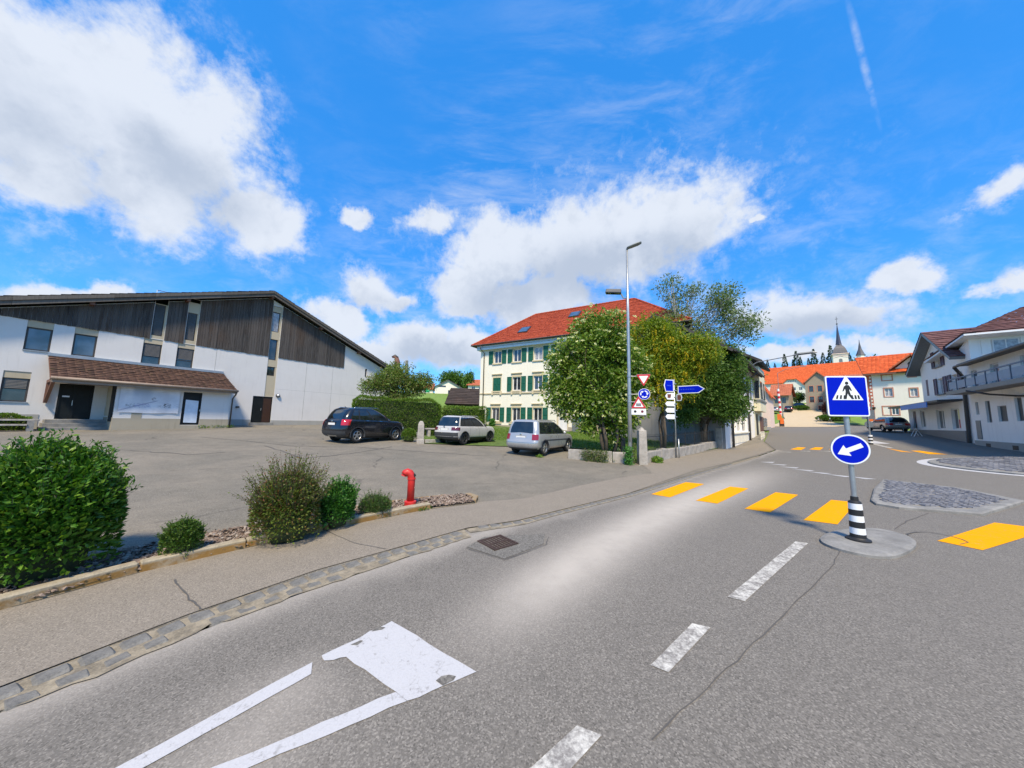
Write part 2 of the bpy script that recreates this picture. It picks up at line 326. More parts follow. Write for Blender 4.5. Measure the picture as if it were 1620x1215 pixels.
def rooftile(name, c, c2, bands=3.2, moss=None):
    """object x runs along the eave"""
    m, nt, b = nodes(name); t = NT(nt)
    g = t.N('ShaderNodeNewGeometry'); r = g.outputs['Random Per Island']
    n = t.noise(.7, 5, .6); br = t.noise(5, 4, .6)
    o = t.sep(); ix = t.math('FLOOR', t.math('MULTIPLY', o[0], bands)); iz = t.math('FLOOR', t.math('MULTIPLY', o[2], 4.))
    wn = t.N('ShaderNodeTexWhiteNoise'); cb = t.N('ShaderNodeCombineXYZ'); t.L(ix, cb.inputs[0]); t.L(iz, cb.inputs[1]); t.L(r, cb.inputs[2]); t.L(cb.outputs[0], wn.inputs['Vector'])
    f = t.math('ADD', t.math('MULTIPLY', n, .5), t.math('MULTIPLY', wn.outputs['Value'], .5))
    col = t.mix(t.ramp(f, .25, .8), c, c2); col = t.mix(t.ramp(br, .5, .75, 0, .4), col, tuple(x*.55 for x in c))
    if moss: col = t.mix(t.ramp(t.noise(2.6, 6, .7), .55, .72, 0, .6), col, moss)
    t.L(col, b.inputs['Base Color']); b.inputs['Roughness'].default_value = .8; b.inputs['Specular IOR Level'].default_value = .3
    wv = t.math('ABSOLUTE', t.math('SINE', t.math('MULTIPLY', o[0], bands*math.pi))); t.bump(wv, .05, b, .7); return m
def carpaint(name, c, metal=.5, rough=.3):
    m, nt, b = nodes(name); t = NT(nt); fl = t.noise(900, 1); d = t.noise(2.5, 5, .6)
    col = t.mix(t.ramp(fl, .3, .7), tuple(x*.9 for x in c), tuple(min(1,x*1.1) for x in c))
    o = t.sep(); lowd = t.math('MULTIPLY', t.ramp(o[2], .25, .75, 1, 0), t.ramp(d, .35, .7, 0, .35), True); col = t.mix(lowd, col, (.16,.14,.12))
    t.L(col, b.inputs['Base Color']); b.inputs['Metallic'].default_value = metal; t.L(t.ramp(d, .3, .8, rough*.8, rough*1.4), b.inputs['Roughness']); b.inputs['Coat Weight'].default_value = .8; b.inputs['Coat Roughness'].default_value = .04; return m
def render_wall(name, c, dirt=(.30,.28,.24), amount=.35, streak=.3, lines=None):
    """painted render with rain streaks and grime"""
    m, nt, b = nodes(name); t = NT(nt)
    n = t.noise(.8, 6, .62); st = t.noise(2.4, 5, .6, t.map((2.2,2.2,.22))); f = t.noise(60, 3)
    c2 = t.mix(t.ramp(n, .4, .75, 0, amount), c, tuple(x*.8 for x in c)); c2 = t.mix(t.ramp(st, .52, .78, 0, streak), c2, dirt); c2 = t.mix(t.ramp(f, .45, .8, 0, .12), c2, tuple(x*.6 for x in c))
    t.L(c2, b.inputs['Base Color']); b.inputs['Roughness'].default_value = .85; b.inputs['Specular IOR Level'].default_value = .25; t.bump(f, .006, b, .45); return m
# ---------------------------------------------------------------- palette
M = {}
M['street'] = asphalt('street_asphalt', (.130,.121,.107), (.232,.216,.190), (.162,.151,.133), 100, .62, wear=True, patch=.35)
M['lot'] = asphalt('lot_asphalt', (.132,.122,.100), (.22,.203,.166), (.235,.208,.165), 80, .6, patch=.8, cracks=True)
M['walk'] = asphalt('walk_asphalt', (.20,.175,.140), (.285,.252,.206), (.235,.207,.166), 120, .5, patch=.4)
M['darkpatch'] = asphalt('patch_asphalt', (.122,.116,.104), (.205,.196,.176), (.145,.138,.123), 62, 1., patch=.3)
M['sunlit_hillroad'] = asphalt('sunlit_hill_asphalt', (.46,.36,.22), (.60,.49,.33), (.54,.43,.28), 30, .8, patch=.5)  # yellow sunlight on the far road is put into its base colour
M['tar'] = plain('tar_joint', (.088,.083,.077), .8)
M['white'] = paint_road('road_paint_white', (.47,.475,.49), .25)
M['oldwhite'] = paint_road('old_road_paint', (.62,.61,.56), .75)
M['yellow'] = paint_road('road_paint_yellow', (.80,.34,.003), .18)
M['granite'] = plain('granite', (.33,.285,.205), .85, var=.3, scale=7, bump=.01, bscale=60, dirt=((.25,.15,.05), 4.5, .5, (.22,.115,.02)))
M['cobble'] = plain('cobble_stone', (.17,.165,.15), .8, var=.4, scale=9, bump=.012, bscale=50)
M['mortar'] = plain('sandy_mortar', (.25,.215,.155), .95, var=.45, scale=7, bump=.012, bscale=60, dirt=((.10,.092,.082), 6, .9))
M['concrete'] = plain('concrete', (.225,.222,.21), .9, var=.3, scale=3, bump=.006, bscale=70, dirt=((.20,.19,.17), 2.5, .5))
M['stone'] = plain('weathered_limestone', (.36,.335,.30), .9, var=.3, scale=3.5, bump=.02, bscale=22, dirt=((.09,.085,.075), 2.6, .8))
M['pavers'] = plain('small_pavers', (.20,.205,.225), .8, var=.25, scale=8)
M['steel'] = plain('galvanised_steel', (.42,.44,.45), .42, metal=.75, var=.15, scale=8)
M['greysteel'] = plain('grey_painted_steel', (.20,.215,.22), .5, metal=.3, scale=8)
M['iron'] = plain('dark_iron', (.028,.03,.033), .5, metal=.4)
M['rust'] = plain('rusty_iron', (.085,.055,.045), .75, metal=.5, var=.4, scale=20)
M['black'] = plain('black_plastic', (.016,.016,.017), .55)
M['rubber'] = plain('rubber', (.018,.018,.018), .85)
M['signblue'] = plain('sign_blue', (.001,.012,.46), .5, var=.05, spec=.06)
M['signwhite'] = plain('sign_white', (.78,.80,.82), .4, var=.04)
M['signred'] = plain('sign_red', (.55,.012,.02), .4, var=.05)
M['signbrown'] = plain('sign_brown', (.16,.055,.035), .45)
M['hydrant'] = plain('hydrant_red', (.52,.020,.016), .5, var=.22, scale=9, coat=.1, dirt=((.28,.05,.04), 7, .7))
M['boomred'] = plain('barrier_red', (.58,.02,.03), .5)
M['orange'] = plain('barrier_orange', (.75,.16,.02), .5)
M['grass'] = plain('meadow_grass', (.15,.24,.03), .95, var=.35, scale=1.2, bump=.03, bscale=14, dirt=((.28,.24,.02), .05, .75))
M['lawn'] = plain('lawn_soil', (.085,.14,.022), .95, var=.35, scale=3, bump=.03, bscale=30)
M['earth'] = plain('bed_soil', (.075,.055,.042), .95, var=.4, scale=12, bump=.02, bscale=40)
# ---------------------------------------------------------------- ground
def drape(name, poly, off, mat, res=1., parent=None, kind=None, wear=None, label=None):
    poly = [p for i, p in enumerate(poly) if math.hypot(p[0]-poly[i-1][0], p[1]-poly[i-1][1]) > 1e-4]; bm = bmesh.new(); bm.faces.new([bm.verts.new((x,y,0)) for x, y in poly]); bmesh.ops.triangulate(bm, faces=bm.faces[:])
    P = np.array(poly)
    for ax in (0, 1):
        for k in np.arange(math.floor(P[:,ax].min()/res)*res, P[:,ax].max(), res):
            n = (1,0,0) if ax == 0 else (0,1,0); co = (k,0,0) if ax == 0 else (0,k,0)
            bmesh.ops.bisect_plane(bm, geom=bm.verts[:]+bm.edges[:]+bm.faces[:], plane_co=co, plane_no=n, dist=1e-5)
    for f in bm.faces:
        if f.normal.z < 0: f.normal_flip()
    me = bpy.data.meshes.new(name); bm.to_mesh(me); bm.free()
    n = len(me.vertices); co = np.empty(n*3); me.vertices.foreach_get('co', co); co = co.reshape(-1,3)
    co[:,2] = land(co[:,0], co[:,1])+off; me.vertices.foreach_set('co', co.ravel()); me.materials.append(mat); me.shade_smooth()
    if wear is not None:
        a = me.attributes.new('wear', 'FLOAT', 'POINT'); a.data.foreach_set('value', wear(co[:,:2]).astype(np.float32))
    me.update()
    o = bpy.data.objects.new(name, me); COL.objects.link(o)
    if parent is not None: o.parent = parent
    if label: o['label'] = label
    if kind: o['kind'] = kind
    return o
def polydist(p, line):
    d = np.full(len(p), 1e9)
    for a, b in zip(line[:-1], line[1:]):
        a = np.array(a); b = np.array(b); t = np.clip(((p-a)@(b-a))/((b-a)@(b-a)), 0, 1); d = np.minimum(d, np.hypot(*(p-a-t[:,None]*(b-a)).T))
    return d
# the land itself: fine near the village, coarse towards the skyline
def grid_land():
    def axis(lo, hi, a, b, f, c):
        return np.unique(np.r_[np.arange(lo, a, c), np.arange(a, b, f), np.arange(b, hi+1, c)])
    xs = axis(-460, 460, -60, 120, 3, 20); ys = axis(-300, 480, -20, 150, 3, 20)
    X, Y = np.meshgrid(xs, ys, indexing='ij'); Z = land(X, Y)
    near = (np.abs(X-10) < 75) & (Y < 130); Z = Z-np.where(near, .16, .05)
    nx, ny = X.shape; V = np.c_[X.ravel(), Y.ravel(), Z.ravel()]; i = np.arange(nx*ny).reshape(nx, ny)
    F = np.stack([i[:-1,:-1], i[1:,:-1], i[1:,1:], i[:-1,1:]], -1).reshape(-1,4)
    me = bpy.data.meshes.new('ground'); me.from_pydata(V.tolist(), [], F.tolist()); me.materials.append(M['grass']); me.shade_smooth()
    o = bpy.data.objects.new('ground', me); COL.objects.link(o); o['kind'] = 'structure'; return o
grid_land()
cob_top = [(-6.2,-8),(-4.6,-1.2),(-4.0,1.3),(-3.43,2.43),(-3.28,2.71),(-3.0,3.25),(-2.73,3.64),(-2.34,4.21),(-1.46,5.11),(-.76,5.86)]
cob_bot = [(-5.9,-8),(-4.32,-1.2),(-3.73,1.2),(-3.17,2.27),(-3.02,2.51),(-2.78,2.95),(-2.5,3.36),(-2.12,3.84),(-1.31,4.78),(-.62,5.5)]
edge = [(-.76,5.86),(.18,6.35),(.81,6.9),(3.18,8.9),(8.0,13.5),(14.55,19.41),(19.08,23.71),(23.5,30.5),(31,39.5),(40,50.5),(45.5,58)]
streak = [(-1.5,1.2),(-.81,2.33),(-.34,3.08),(.34,3.91),(1.54,5.34),(3.54,7.42),(6.38,10.11),(12.5,15.9),(18,21)]
def wear(p):
    d = polydist(p, streak); along = p[:,0]
    k = np.clip((along+.6)/1.2, 0, 1)*np.clip((16-along)/9, 0, 1)
    w = np.exp(-(d/(.34+.03*np.clip(along,0,8)))**2)*k
    gut = polydist(p, cob_bot[2:]+edge[1:7]); w = np.maximum(w*0, .55*np.exp(-(gut/.22)**2))
    inside = np.exp(-(np.hypot((p[:,0]+1.5)/.55, (p[:,1]-2.25)/.35))**4)*.55
    return np.maximum(w, inside)
road = drape('road', cob_bot[:-1]+edge+[(58,54),(50,43),(43.4,35.4),(28.3,17),(26,6),(34,-12)], 0., M['street'], .5, kind='structure', wear=wear)
lot = drape('parking_lot', [(-6.3,-8),(-4.63,-1.2),(-4.05,1.3),(-3.45,2.43),(-3.28,2.74),(-2.73,3.68),(-1.46,5.14),(-.70,5.92),(.18,6.43),(.81,6.98),(3.18,8.98),(8.0,13.58),(14.55,19.5),(19.08,23.8),(23.5,30.6),(31,39.6),(28,41),(16,25.5),(5.6,15.0),(3.0,15.4),(4.6,19.6),(-.75,22.25),(-4.9,18.9),(-6.0,24.2),(-11.4,22.9),(-14,31),(-17,32),(-27,16),(-40,14),(-38,-8)], .012, M['lot'], 1., kind='structure')
kerb_line = [(-6.6,-1.5),(-5.5,1.6),(-4.73,3.26),(-4.61,3.43),(-4.23,4.17),(-3.53,4.97),(-2.71,5.94),(-1.64,6.98),(-.78,7.5)]
walk = drape('sidewalk', kerb_line+[(-.62,7.66),(.35,8.05),(2.2,9.9),(4.2,11.6),(7.6,13.55),(3.18,8.95),(.81,6.95),(.18,6.4),(-.72,5.9),(-1.46,5.13),(-2.34,4.23),(-2.73,3.67),(-3.0,3.27),(-3.43,2.45),(-4.02,1.3),(-4.62,-1.2)], .022, M['walk'], .5, kind='structure')
walk2 = drape('sidewalk', [(5.7,14.35),(5.35,12.6),(5.05,11.9),(7.7,13.62),(10.4,15.9),(15,20.1),(19,23.9),(22.4,29.4),(17.0,25.1),(15.3,23.5),(9.7,18.3),(6.6,15.3)], .022, M['walk'], 1., kind='structure')
hill_road = drape('hill_road', [(45.2,57.6),(40,58),(52,64),(62,74),(76,92),(88,106),(98,116),(112,108),(98,103),(92,95),(80,82),(68,66),(60,56),(51,51.5)], .035, M['sunlit_hillroad'], 2., kind='structure')
pav3 = drape('forecourt', [(28.6,16.6),(43.6,35.2),(45.5,38.5),(43.6,37.8),(36,28.6),(27.0,17.6)], .012, M['darkpatch'], 1., kind='structure')
# asphalt repairs and joints
drape('asphalt_patch', [(-.62,5.1),(-.40,5.52),(.62,5.75),(.55,5.3),(-.05,4.72)], .008, M['darkpatch'], .5, road)
def strip(name, line, w, off, mat, parent, res=.5):
    L = [Vector((*p,0)) for p in line]; a = []; b = []
    for i, p in enumerate(L):
        t = (L[min(i+1,len(L)-1)]-L[max(i-1,0)]).normalized(); n = Vector((-t.y,t.x,0))*w/2*(random.uniform(.6,1.3)); a.append(((p+n).x,(p+n).y)); b.append(((p-n).x,(p-n).y))
    return drape(name, a+b[::-1], off, mat, res, parent)
def wig(line, n=6, amp=.03):
    o = []
    for a, b in zip(line[:-1], line[1:]):
        for k in range(n): u = k/n; o.append((a[0]+(b[0]-a[0])*u+random.gauss(0,amp), a[1]+(b[1]-a[1])*u+random.gauss(0,amp)))
    return o+[line[-1]]
strip('tar_joint', wig([(5.9,5.95),(4.59,4.82),(2.97,3.65),(1.89,2.89),(.9,2.2)], 7, .007), .011, .006, M['tar'], road)
strip('tar_joint', wig([(9.61,7.71),(8.3,7.05),(7.36,6.46)], 5, .007), .014, .006, M['tar'], road)
strip('tar_joint', wig([(-.64,5.06),(-.05,4.68),(.58,5.26),(.66,5.6)], 6, .006), .010, .012, M['tar'], road)
strip('tar_joint', wig([(-3.75,3.89),(-3.2,3.52),(-2.95,3.36)], 6, .006), .016, .028, M['tar'], walk)
strip('tar_joint', wig([(-3.05,5.60),(-2.29,5.07),(-1.75,4.9)], 6, .006), .010, .028, M['tar'], walk)
strip('tar_joint', wig([(-10.99,14.85),(-8.23,12.81),(-7.7,12.37),(-6.56,14.49),(-6.02,16.79)], 8, .05), .05, .02, M['tar'], lot)
strip('tar_joint', wig([(-14.46,12.29),(-11.56,11.98),(-11.0,12.79)], 8, .05), .045, .02, M['tar'], lot)
strip('tar_joint', wig([(-16,17),(-9.8,15.2),(-7.4,15.9),(-1,15.2)], 8, .06), .04, .02, M['tar'], lot)
# ---------------------------------------------------------------- road markings
def mark(name, poly, mat, label=None, res=.5, off=.006): return drape(name, poly, off, mat, res, road, label=label)
bars = [[(3.8,8.99),(5.73,10.87),(6.19,10.64),(4.16,8.69)],[(4.68,8.43),(6.82,10.35),(7.23,10.13),(5.05,8.16)],[(5.42,7.75),(7.69,9.68),(8.11,9.41),(5.79,7.48)],[(6.07,6.96),(8.51,8.87),(8.93,8.64),(6.52,6.71)],[(7.42,5.88),(10.11,7.03),(10.56,6.61),(7.63,5.48)]]
for q in bars: mark('crosswalk_bar', q, M['yellow'])
for q in ([(20.37,24.05),(22.14,25.43),(22.46,25.08),(20.7,23.53)],[(21.54,23.82),(23.2,25.1),(23.47,24.73),(21.8,23.26)],[(22.63,23.47),(23.98,24.51),(24.17,24.15),(22.76,22.93)],[(26.19,23.07),(25.94,22.65),(24.6,20.16),(24.63,20.83)],[(25.52,21.06),(25.87,20.86),(24.87,18.76),(24.36,19.21)]): mark('crosswalk_bar', q, M['yellow'])
mark('lane_dash', [(4.8,5.69),(4.95,5.62),(2.6,3.79),(2.46,3.87)], M['oldwhite']); mark('lane_dash', [(1.79,3.37),(1.93,3.31),(1.26,2.74),(1.15,2.81)], M['oldwhite']); mark('lane_dash', [(.46,2.28),(.6,2.22),(.1,1.78),(-.05,1.85)], M['oldwhite'])
def jag(a, b, n=9, amp=.012):
    return [(a[0]+(b[0]-a[0])*k/n+random.gauss(0,amp*(0<k<n)), a[1]+(b[1]-a[1])*k/n+random.gauss(0,amp*(0<k<n))) for k in range(n+1)]
box = jag((-1.08,3.29),(-.22,2.70),6,.004)+jag((-.22,2.70),(-.66,2.43),6,.005)+jag((-.66,2.43),(-.76,2.50),2,.002)+jag((-.76,2.50),(-1.27,2.82),5,.005)+jag((-1.27,2.82),(-1.42,2.775),4,.012)+jag((-1.42,2.775),(-1.47,2.83),2,.01)+jag((-1.47,2.83),(-1.08,3.29),8,.008)
mark('painted_lane_box', box, M['white'], 'broad white end of the painted box, chipped along its edges', .5)
mark('painted_lane_line', [(-.73,2.49),(-.80,2.57),(-1.34,1.99),(-1.62,1.62),(-1.80,1.62),(-1.52,1.99),(-1.13,2.22)][:0] or jag((-.662,2.428),(-1.36,2.0),7,.004)+[(-1.9,1.66),(-2.05,1.72)]+jag((-1.42,2.07),(-.762,2.498),7,.004), M['white'])
mark('painted_lane_line', jag((-1.44,2.64),(-1.93,1.98),7,.003)+[(-2.2,1.6),(-2.36,1.6)]+jag((-2.08,1.97),(-1.50,2.755),7,.005), M['white'])
for q in ([(-1.20,3.13),(-1.12,3.16),(-1.10,3.19),(-1.17,3.195)],[(-1.29,2.96),(-1.24,3.02),(-1.215,3.0),(-1.24,2.95)],[(-.51,2.60),(-.45,2.56),(-.37,2.61),(-.37,2.65),(-.42,2.655),(-.47,2.64)]): mark('paint_chip', [(x+random.gauss(0,.006),y+random.gauss(0,.006)) for x, y in q], M['darkpatch'], off=.010)
for t in ([(12.66,16.77),(13.4,16.86),(13.05,16.55)],[(12.58,16.11),(13.17,15.86),(12.9,15.7)],[(12.42,15.21),(12.96,14.97),(12.7,14.8)],[(12.37,14.48),(12.91,14.17),(12.63,14.05)],[(12.43,13.82),(12.9,13.44),(12.6,13.35)],[(12.6,13.21),(13.0,12.71),(12.7,12.65)],[(13.0,12.64),(13.35,12.2),(13.0,12.2)]):
    c = np.mean(t, 0); t = [(c[0]+(x-c[0])*1.25, c[1]+(y-c[1])*1.25) for x, y in t]; mark('give_way_triangle', t, M['white'])
for a in ([16.92,21.88],[18.6,22.5],[20.29,22.92],[21.41,22.6]): mark('give_way_triangle', [(a[0]-.35,a[1]+.1),(a[0]+.35,a[1]-.15),(a[0]+.1,a[1]-.5)], M['oldwhite'])
mark('stop_line', [(47.2,54.6),(50.9,52.6),(50.8,52.2),(47.1,54.2)], M['oldwhite'], off=.02)
mark('lane_arrow', [(30.9,28.16),(29.2,25.3),(28.6,26.0),(29.9,27.6)], M['white'])
mark('edge_line', [(28.4,25.6),(26.5,22.8),(26.3,22.95),(28.2,25.75)], M['oldwhite'])
# ---------------------------------------------------------------- flower bed, kerb, gutter
back = [(-6.9,1.0),(-5.9,3.0),(-5.16,4.3),(-4.87,4.76),(-4.55,5.17),(-4.2,5.6),(-3.66,6.15),(-2.97,6.85),(-2.27,7.41),(-1.56,7.9),(-1.0,8.08)]
bed = drape('flower_bed', [(x+.02,y+.02) for x, y in kerb_line]+back[::-1], .055, M['earth'], .5, kind='structure')
kerb = drape('kerb', [(x+.01,y-.02) for x, y in kerb_line]+[(x-.08,y+.06) for x, y in kerb_line[::-1]], .03, M['mortar'], .5, kind='structure')
def resample(line, step):
    P = [Vector((*p,0)) for p in line]; out = [P[0]]; rest = step
    for a, b in zip(P[:-1], P[1:]):
        d = (b-a).length; u = rest
        while u <= d: out.append(a+(b-a)*(u/d)); u += step
        rest = u-d
    return out
def stones(name, line, step, wid, z0, hgt, mat, parent, jit=.01, gap=.012, bev=.012, side=0, skip=0):
    P = resample(line, step); meshes = []
    for k in range(5):
        m = MB(); L = step-gap; a = lambda: random.gauss(0, jit)
        m.add([(-L/2+a()*.3,-wid/2+a(),0),(L/2+a()*.3,-wid/2+a(),0),(L/2+a()*.3,wid/2+a(),0),(-L/2+a()*.3,wid/2+a(),0),(-L/2+a()*.3,-wid/2+a(),hgt),(L/2+a()*.3,-wid/2+a(),hgt+a()*.4),(L/2+a()*.3,wid/2+a(),hgt+a()*.4),(-L/2+a()*.3,wid/2+a(),hgt)], [(3,2,1,0),(4,5,6,7),(0,1,5,4),(1,2,6,5),(2,3,7,6),(3,0,4,7)])
        o = m.build(name, mat, parent); bm = bmesh.new(); bm.from_mesh(o.data); bmesh.ops.bevel(bm, geom=bm.edges[:], offset=bev, segments=1, affect='EDGES'); bm.to_mesh(o.data); bm.free(); meshes.append(o)
    for i, (a, b) in enumerate(zip(P[:-1], P[1:])):
        if random.random() < skip: continue
        o = meshes[i] if i < 5 else meshes[i%5].copy()
        if i >= 5: COL.objects.link(o)
        t = b-a; c = (a+b)/2; n = Vector((-t.y,t.x,0)).normalized(); c += n*side
        o.location = (c.x, c.y, H(c.x, c.y)+z0+random.gauss(0,jit*.25)); o.rotation_euler = (0, -math.atan2(H(b.x,b.y)-H(a.x,a.y), t.length), math.atan2(t.y, t.x)+random.gauss(0,jit*.6))
stones('kerb_stone', kerb_line, 1.0, .13, 0., .135, M['granite'], kerb, .006, .012, .014, side=.05)
stones('kerb_stone', [(-.8,7.55),(-.72,7.75),(-.9,8.1),(-1.3,8.1)], .36, .12, 0., .10, M['granite'], kerb, .006, .01, .014)
stones('kerb_stone', [(-1.5,7.98),(-2.27,7.46),(-2.97,6.9),(-3.66,6.2)], .8, .08, 0., .08, M['granite'], kerb, .006, .01, .014)
def ragged(line, step, amp): return [(p.x+random.gauss(0,amp), p.y+random.gauss(0,amp)) for p in resample(line, step)]
gutter = drape('gutter', [(x-.02,y+.02) for x, y in cob_top[1:]]+ragged([(x+.01,y-.01) for x, y in cob_bot[:0:-1]], .13, .022), .009, M['mortar'], .5, kind='structure')
mid = [((a[0]*.72+b[0]*.28), (a[1]*.72+b[1]*.28)) for a, b in zip(cob_top, cob_bot)]; low = [((a[0]*.22+b[0]*.78), (a[1]*.22+b[1]*.78)) for a, b in zip(cob_top, cob_bot)]
stones('cobble', mid[1:], .205, .15, -.03, .056, M['cobble'], gutter, .011, .034, .018)
stones('cobble', low[1:], .205, .115, -.045, .060, M['cobble'], gutter, .016, .05, .02, skip=.12)
gut2 = drape('gutter', [(-.74,5.88),(.2,6.42),(.83,6.98),(3.2,8.98),(8.0,13.56),(14.6,19.5),(14.7,19.36),(8.1,13.38),(3.28,8.78),(.9,6.78),(.28,6.2),(-.64,5.7)], .009, M['mortar'], .5, kind='structure')
stones('cobble', [(-.55,5.95),(.24,6.32),(.87,6.88),(3.22,8.87),(8.05,13.47),(10.5,15.7)], .23, .14, -.03, .052, M['cobble'], gut2, .01, .03, .018)
# bark chips
def chips():
    P = []; poly = np.array(kerb_line+back[::-1])
    def inside(x, y):
        c = False; n = len(poly); j = n-1
        for i in range(n):
            if (poly[i,1] > y) != (poly[j,1] > y) and x < (poly[j,0]-poly[i,0])*(y-poly[i,1])/(poly[j,1]-poly[i,1])+poly[i,0]: c = not c
            j = i
        return c
    while len(P) < 11000:
        x, y = random.uniform(-6.5,-.7), random.uniform(1.5,8.1)
        if inside(x, y): P.append((x, y))
    P = np.array(P); z = land(P[:,0], P[:,1]); m = MB()
    for (x, y), zz in zip(P, z):
        l = random.uniform(.018,.045); w = l*random.uniform(.3,.7); T = tr(x, y, zz+.062+abs(random.gauss(0,.012))) @ Euler((random.gauss(0,.45), random.gauss(0,.45), random.uniform(0,6.28))).to_matrix().to_4x4()
        m.add([(-l,-w,0),(l,-w*.7,.003),(l*.8,w,.0),(-l*.9,w*.8,.004),(0,0,.012)], [(0,1,4),(1,2,4),(2,3,4),(3,0,4)], T)
    o = m.build('bark_chips', leaf('bark_chip', (.115,.08,.062), (.23,.175,.14), (.33,.29,.25), 0., .9)); tag(o, 'loose brown and grey bark chips covering the flower bed', 'bark chips', kind='stuff')
chips()
# fallen grit and leaves on the asphalt
# ---------------------------------------------------------------- refuges
def island(name, poly, h, inset, mat, top, label):
    P = np.array(poly); c = P.mean(0); base = min(H(*p) for p in poly)-.02; m = MB(); n = len(poly)
    q = P+(c-P)*np.minimum(.07/np.linalg.norm(P-c, axis=1), 1)[:,None]; r = P+(c-P)*np.minimum(inset/np.linalg.norm(P-c, axis=1), 1)[:,None]
    vs = []; 
    for ring, dz in ((P,0),(P,h*.7),(q,h),(r,h+.004)): vs += [(x, y, H(x,y)+dz if dz else base) for x, y in ring]
    fs = [(k*n+i, k*n+(i+1)%n, (k+1)*n+(i+1)%n, (k+1)*n+i) for k in range(3) for i in range(n)]
    if np.cross(P[1]-P[0], P[2]-P[1]) < 0: fs = [f[::-1] for f in fs]
    m.add(vs, fs); o = m.build(name, mat, kind='structure')
    t = MB(); t.poly([(x, y, H(x,y)+h+.003) for x, y in r]); k = t.build('island_top', top, o)
    if label: o['label'] = label
    return o, r
def chaikin(P, n=2):
    for _ in range(n): P = [q for a, b in zip(P, P[1:]+P[:1]) for q in ((a[0]*.75+b[0]*.25, a[1]*.75+b[1]*.25), (a[0]*.25+b[0]*.75, a[1]*.25+b[1]*.75))]
    return P
isl1, _ = island('traffic_island', chaikin([(5.2,5.72),(5.69,6.07),(6.31,6.36),(7.06,6.43),(7.1,6.01),(6.77,5.6),(5.78,5.05),(5.36,5.03),(5.1,5.36)]), .055, .28, M['concrete'], M['concrete'], 'small pale concrete refuge carrying the crossing sign')
p2 = [(13.21,11.8),(11.29,10.35),(9.43,8.75),(9.15,8.38),(9.3,8.02),(10.54,7.5),(13.4,8.7),(13.9,10.29)]
isl2, inner = island('traffic_island', p2, .07, .34, M['concrete'], M['mortar'], 'flat grey kerbed traffic island paved with small setts')
def setts(poly, par, h, step, cat):
    P = np.array(poly); m = MB(); n = len(P)
    def ins(x, y):
        c = False; j = n-1
        for i in range(n):
            if (P[i,1] > y) != (P[j,1] > y) and x < (P[j,0]-P[i,0])*(y-P[i,1])/(P[j,1]-P[i,1])+P[i,0]: c = not c
            j = i
        return c
    for a in np.arange(P[:,0].min(), P[:,0].max(), step):
        for b in np.arange(P[:,1].min(), P[:,1].max(), step):
            x, y = a+random.gauss(0,.006)+(int(b/step)%2)*step*.4, b+random.gauss(0,.006)
            if ins(x, y):
                s = step*.42; z = H(x,y)+h; d = random.gauss(0,.004); m.add([(x-s,y-s,z-.02),(x+s,y-s,z-.02),(x+s,y+s,z-.02),(x-s,y+s,z-.02),(x-s*.8,y-s*.8,z+.022+d),(x+s*.8,y-s*.8,z+.022+d),(x+s*.8,y+s*.8,z+.022+d),(x-s*.8,y+s*.8,z+.022+d)], [(4,5,6,7),(0,1,5,4),(1,2,6,5),(2,3,7,6),(3,0,4,7)])
    o = m.build('setts', leaf('sett_stone', (.10,.104,.12), (.20,.205,.225), None, 0., .85), par); o['kind'] = 'stuff'; return o
setts(inner[:], isl2, .075, .13, '')
ov = [(23.2+4.2*math.cos(a), 13.2+4.0*math.sin(a)) for a in np.linspace(0, 2*math.pi, 40, endpoint=False)]
isl3, inner3 = island('roundabout_island', ov, .07, .30, M['concrete'], M['mortar'], 'round grey cobbled centre of the roundabout')
setts(inner3, isl3, .075, .24, '')
ring_a = [(23.2+4.55*math.cos(a), 13.2+4.35*math.sin(a)) for a in np.linspace(1.7, 5.4, 40)]; ring_b = [(23.2+4.4*math.cos(a), 13.2+4.2*math.sin(a)) for a in np.linspace(1.7, 5.4, 40)]
mark('edge_line', ring_a+ring_b[::-1], M['white'])
drape('lawn', [(-5.2,18.7),(-.76,22.2),(4.6,19.5),(3.2,15.4),(5.5,14.8),(9.7,18.6),(15.3,24.1),(19,30),(8,34),(-4,39),(-2.6,30),(-5.2,24.3),(-6.2,24)], .05, M['lawn'], 1., kind='structure')
drape('verge', [(80.25,91.33),(84.5,91.5),(94,103),(88.71,100.21)], .12, M['lawn'], 2., kind='structure')
drape('verge', [(62,62),(57.5,55),(62,57.5),(70,67),(72,76)], .12, M['lawn'], 2., kind='structure')
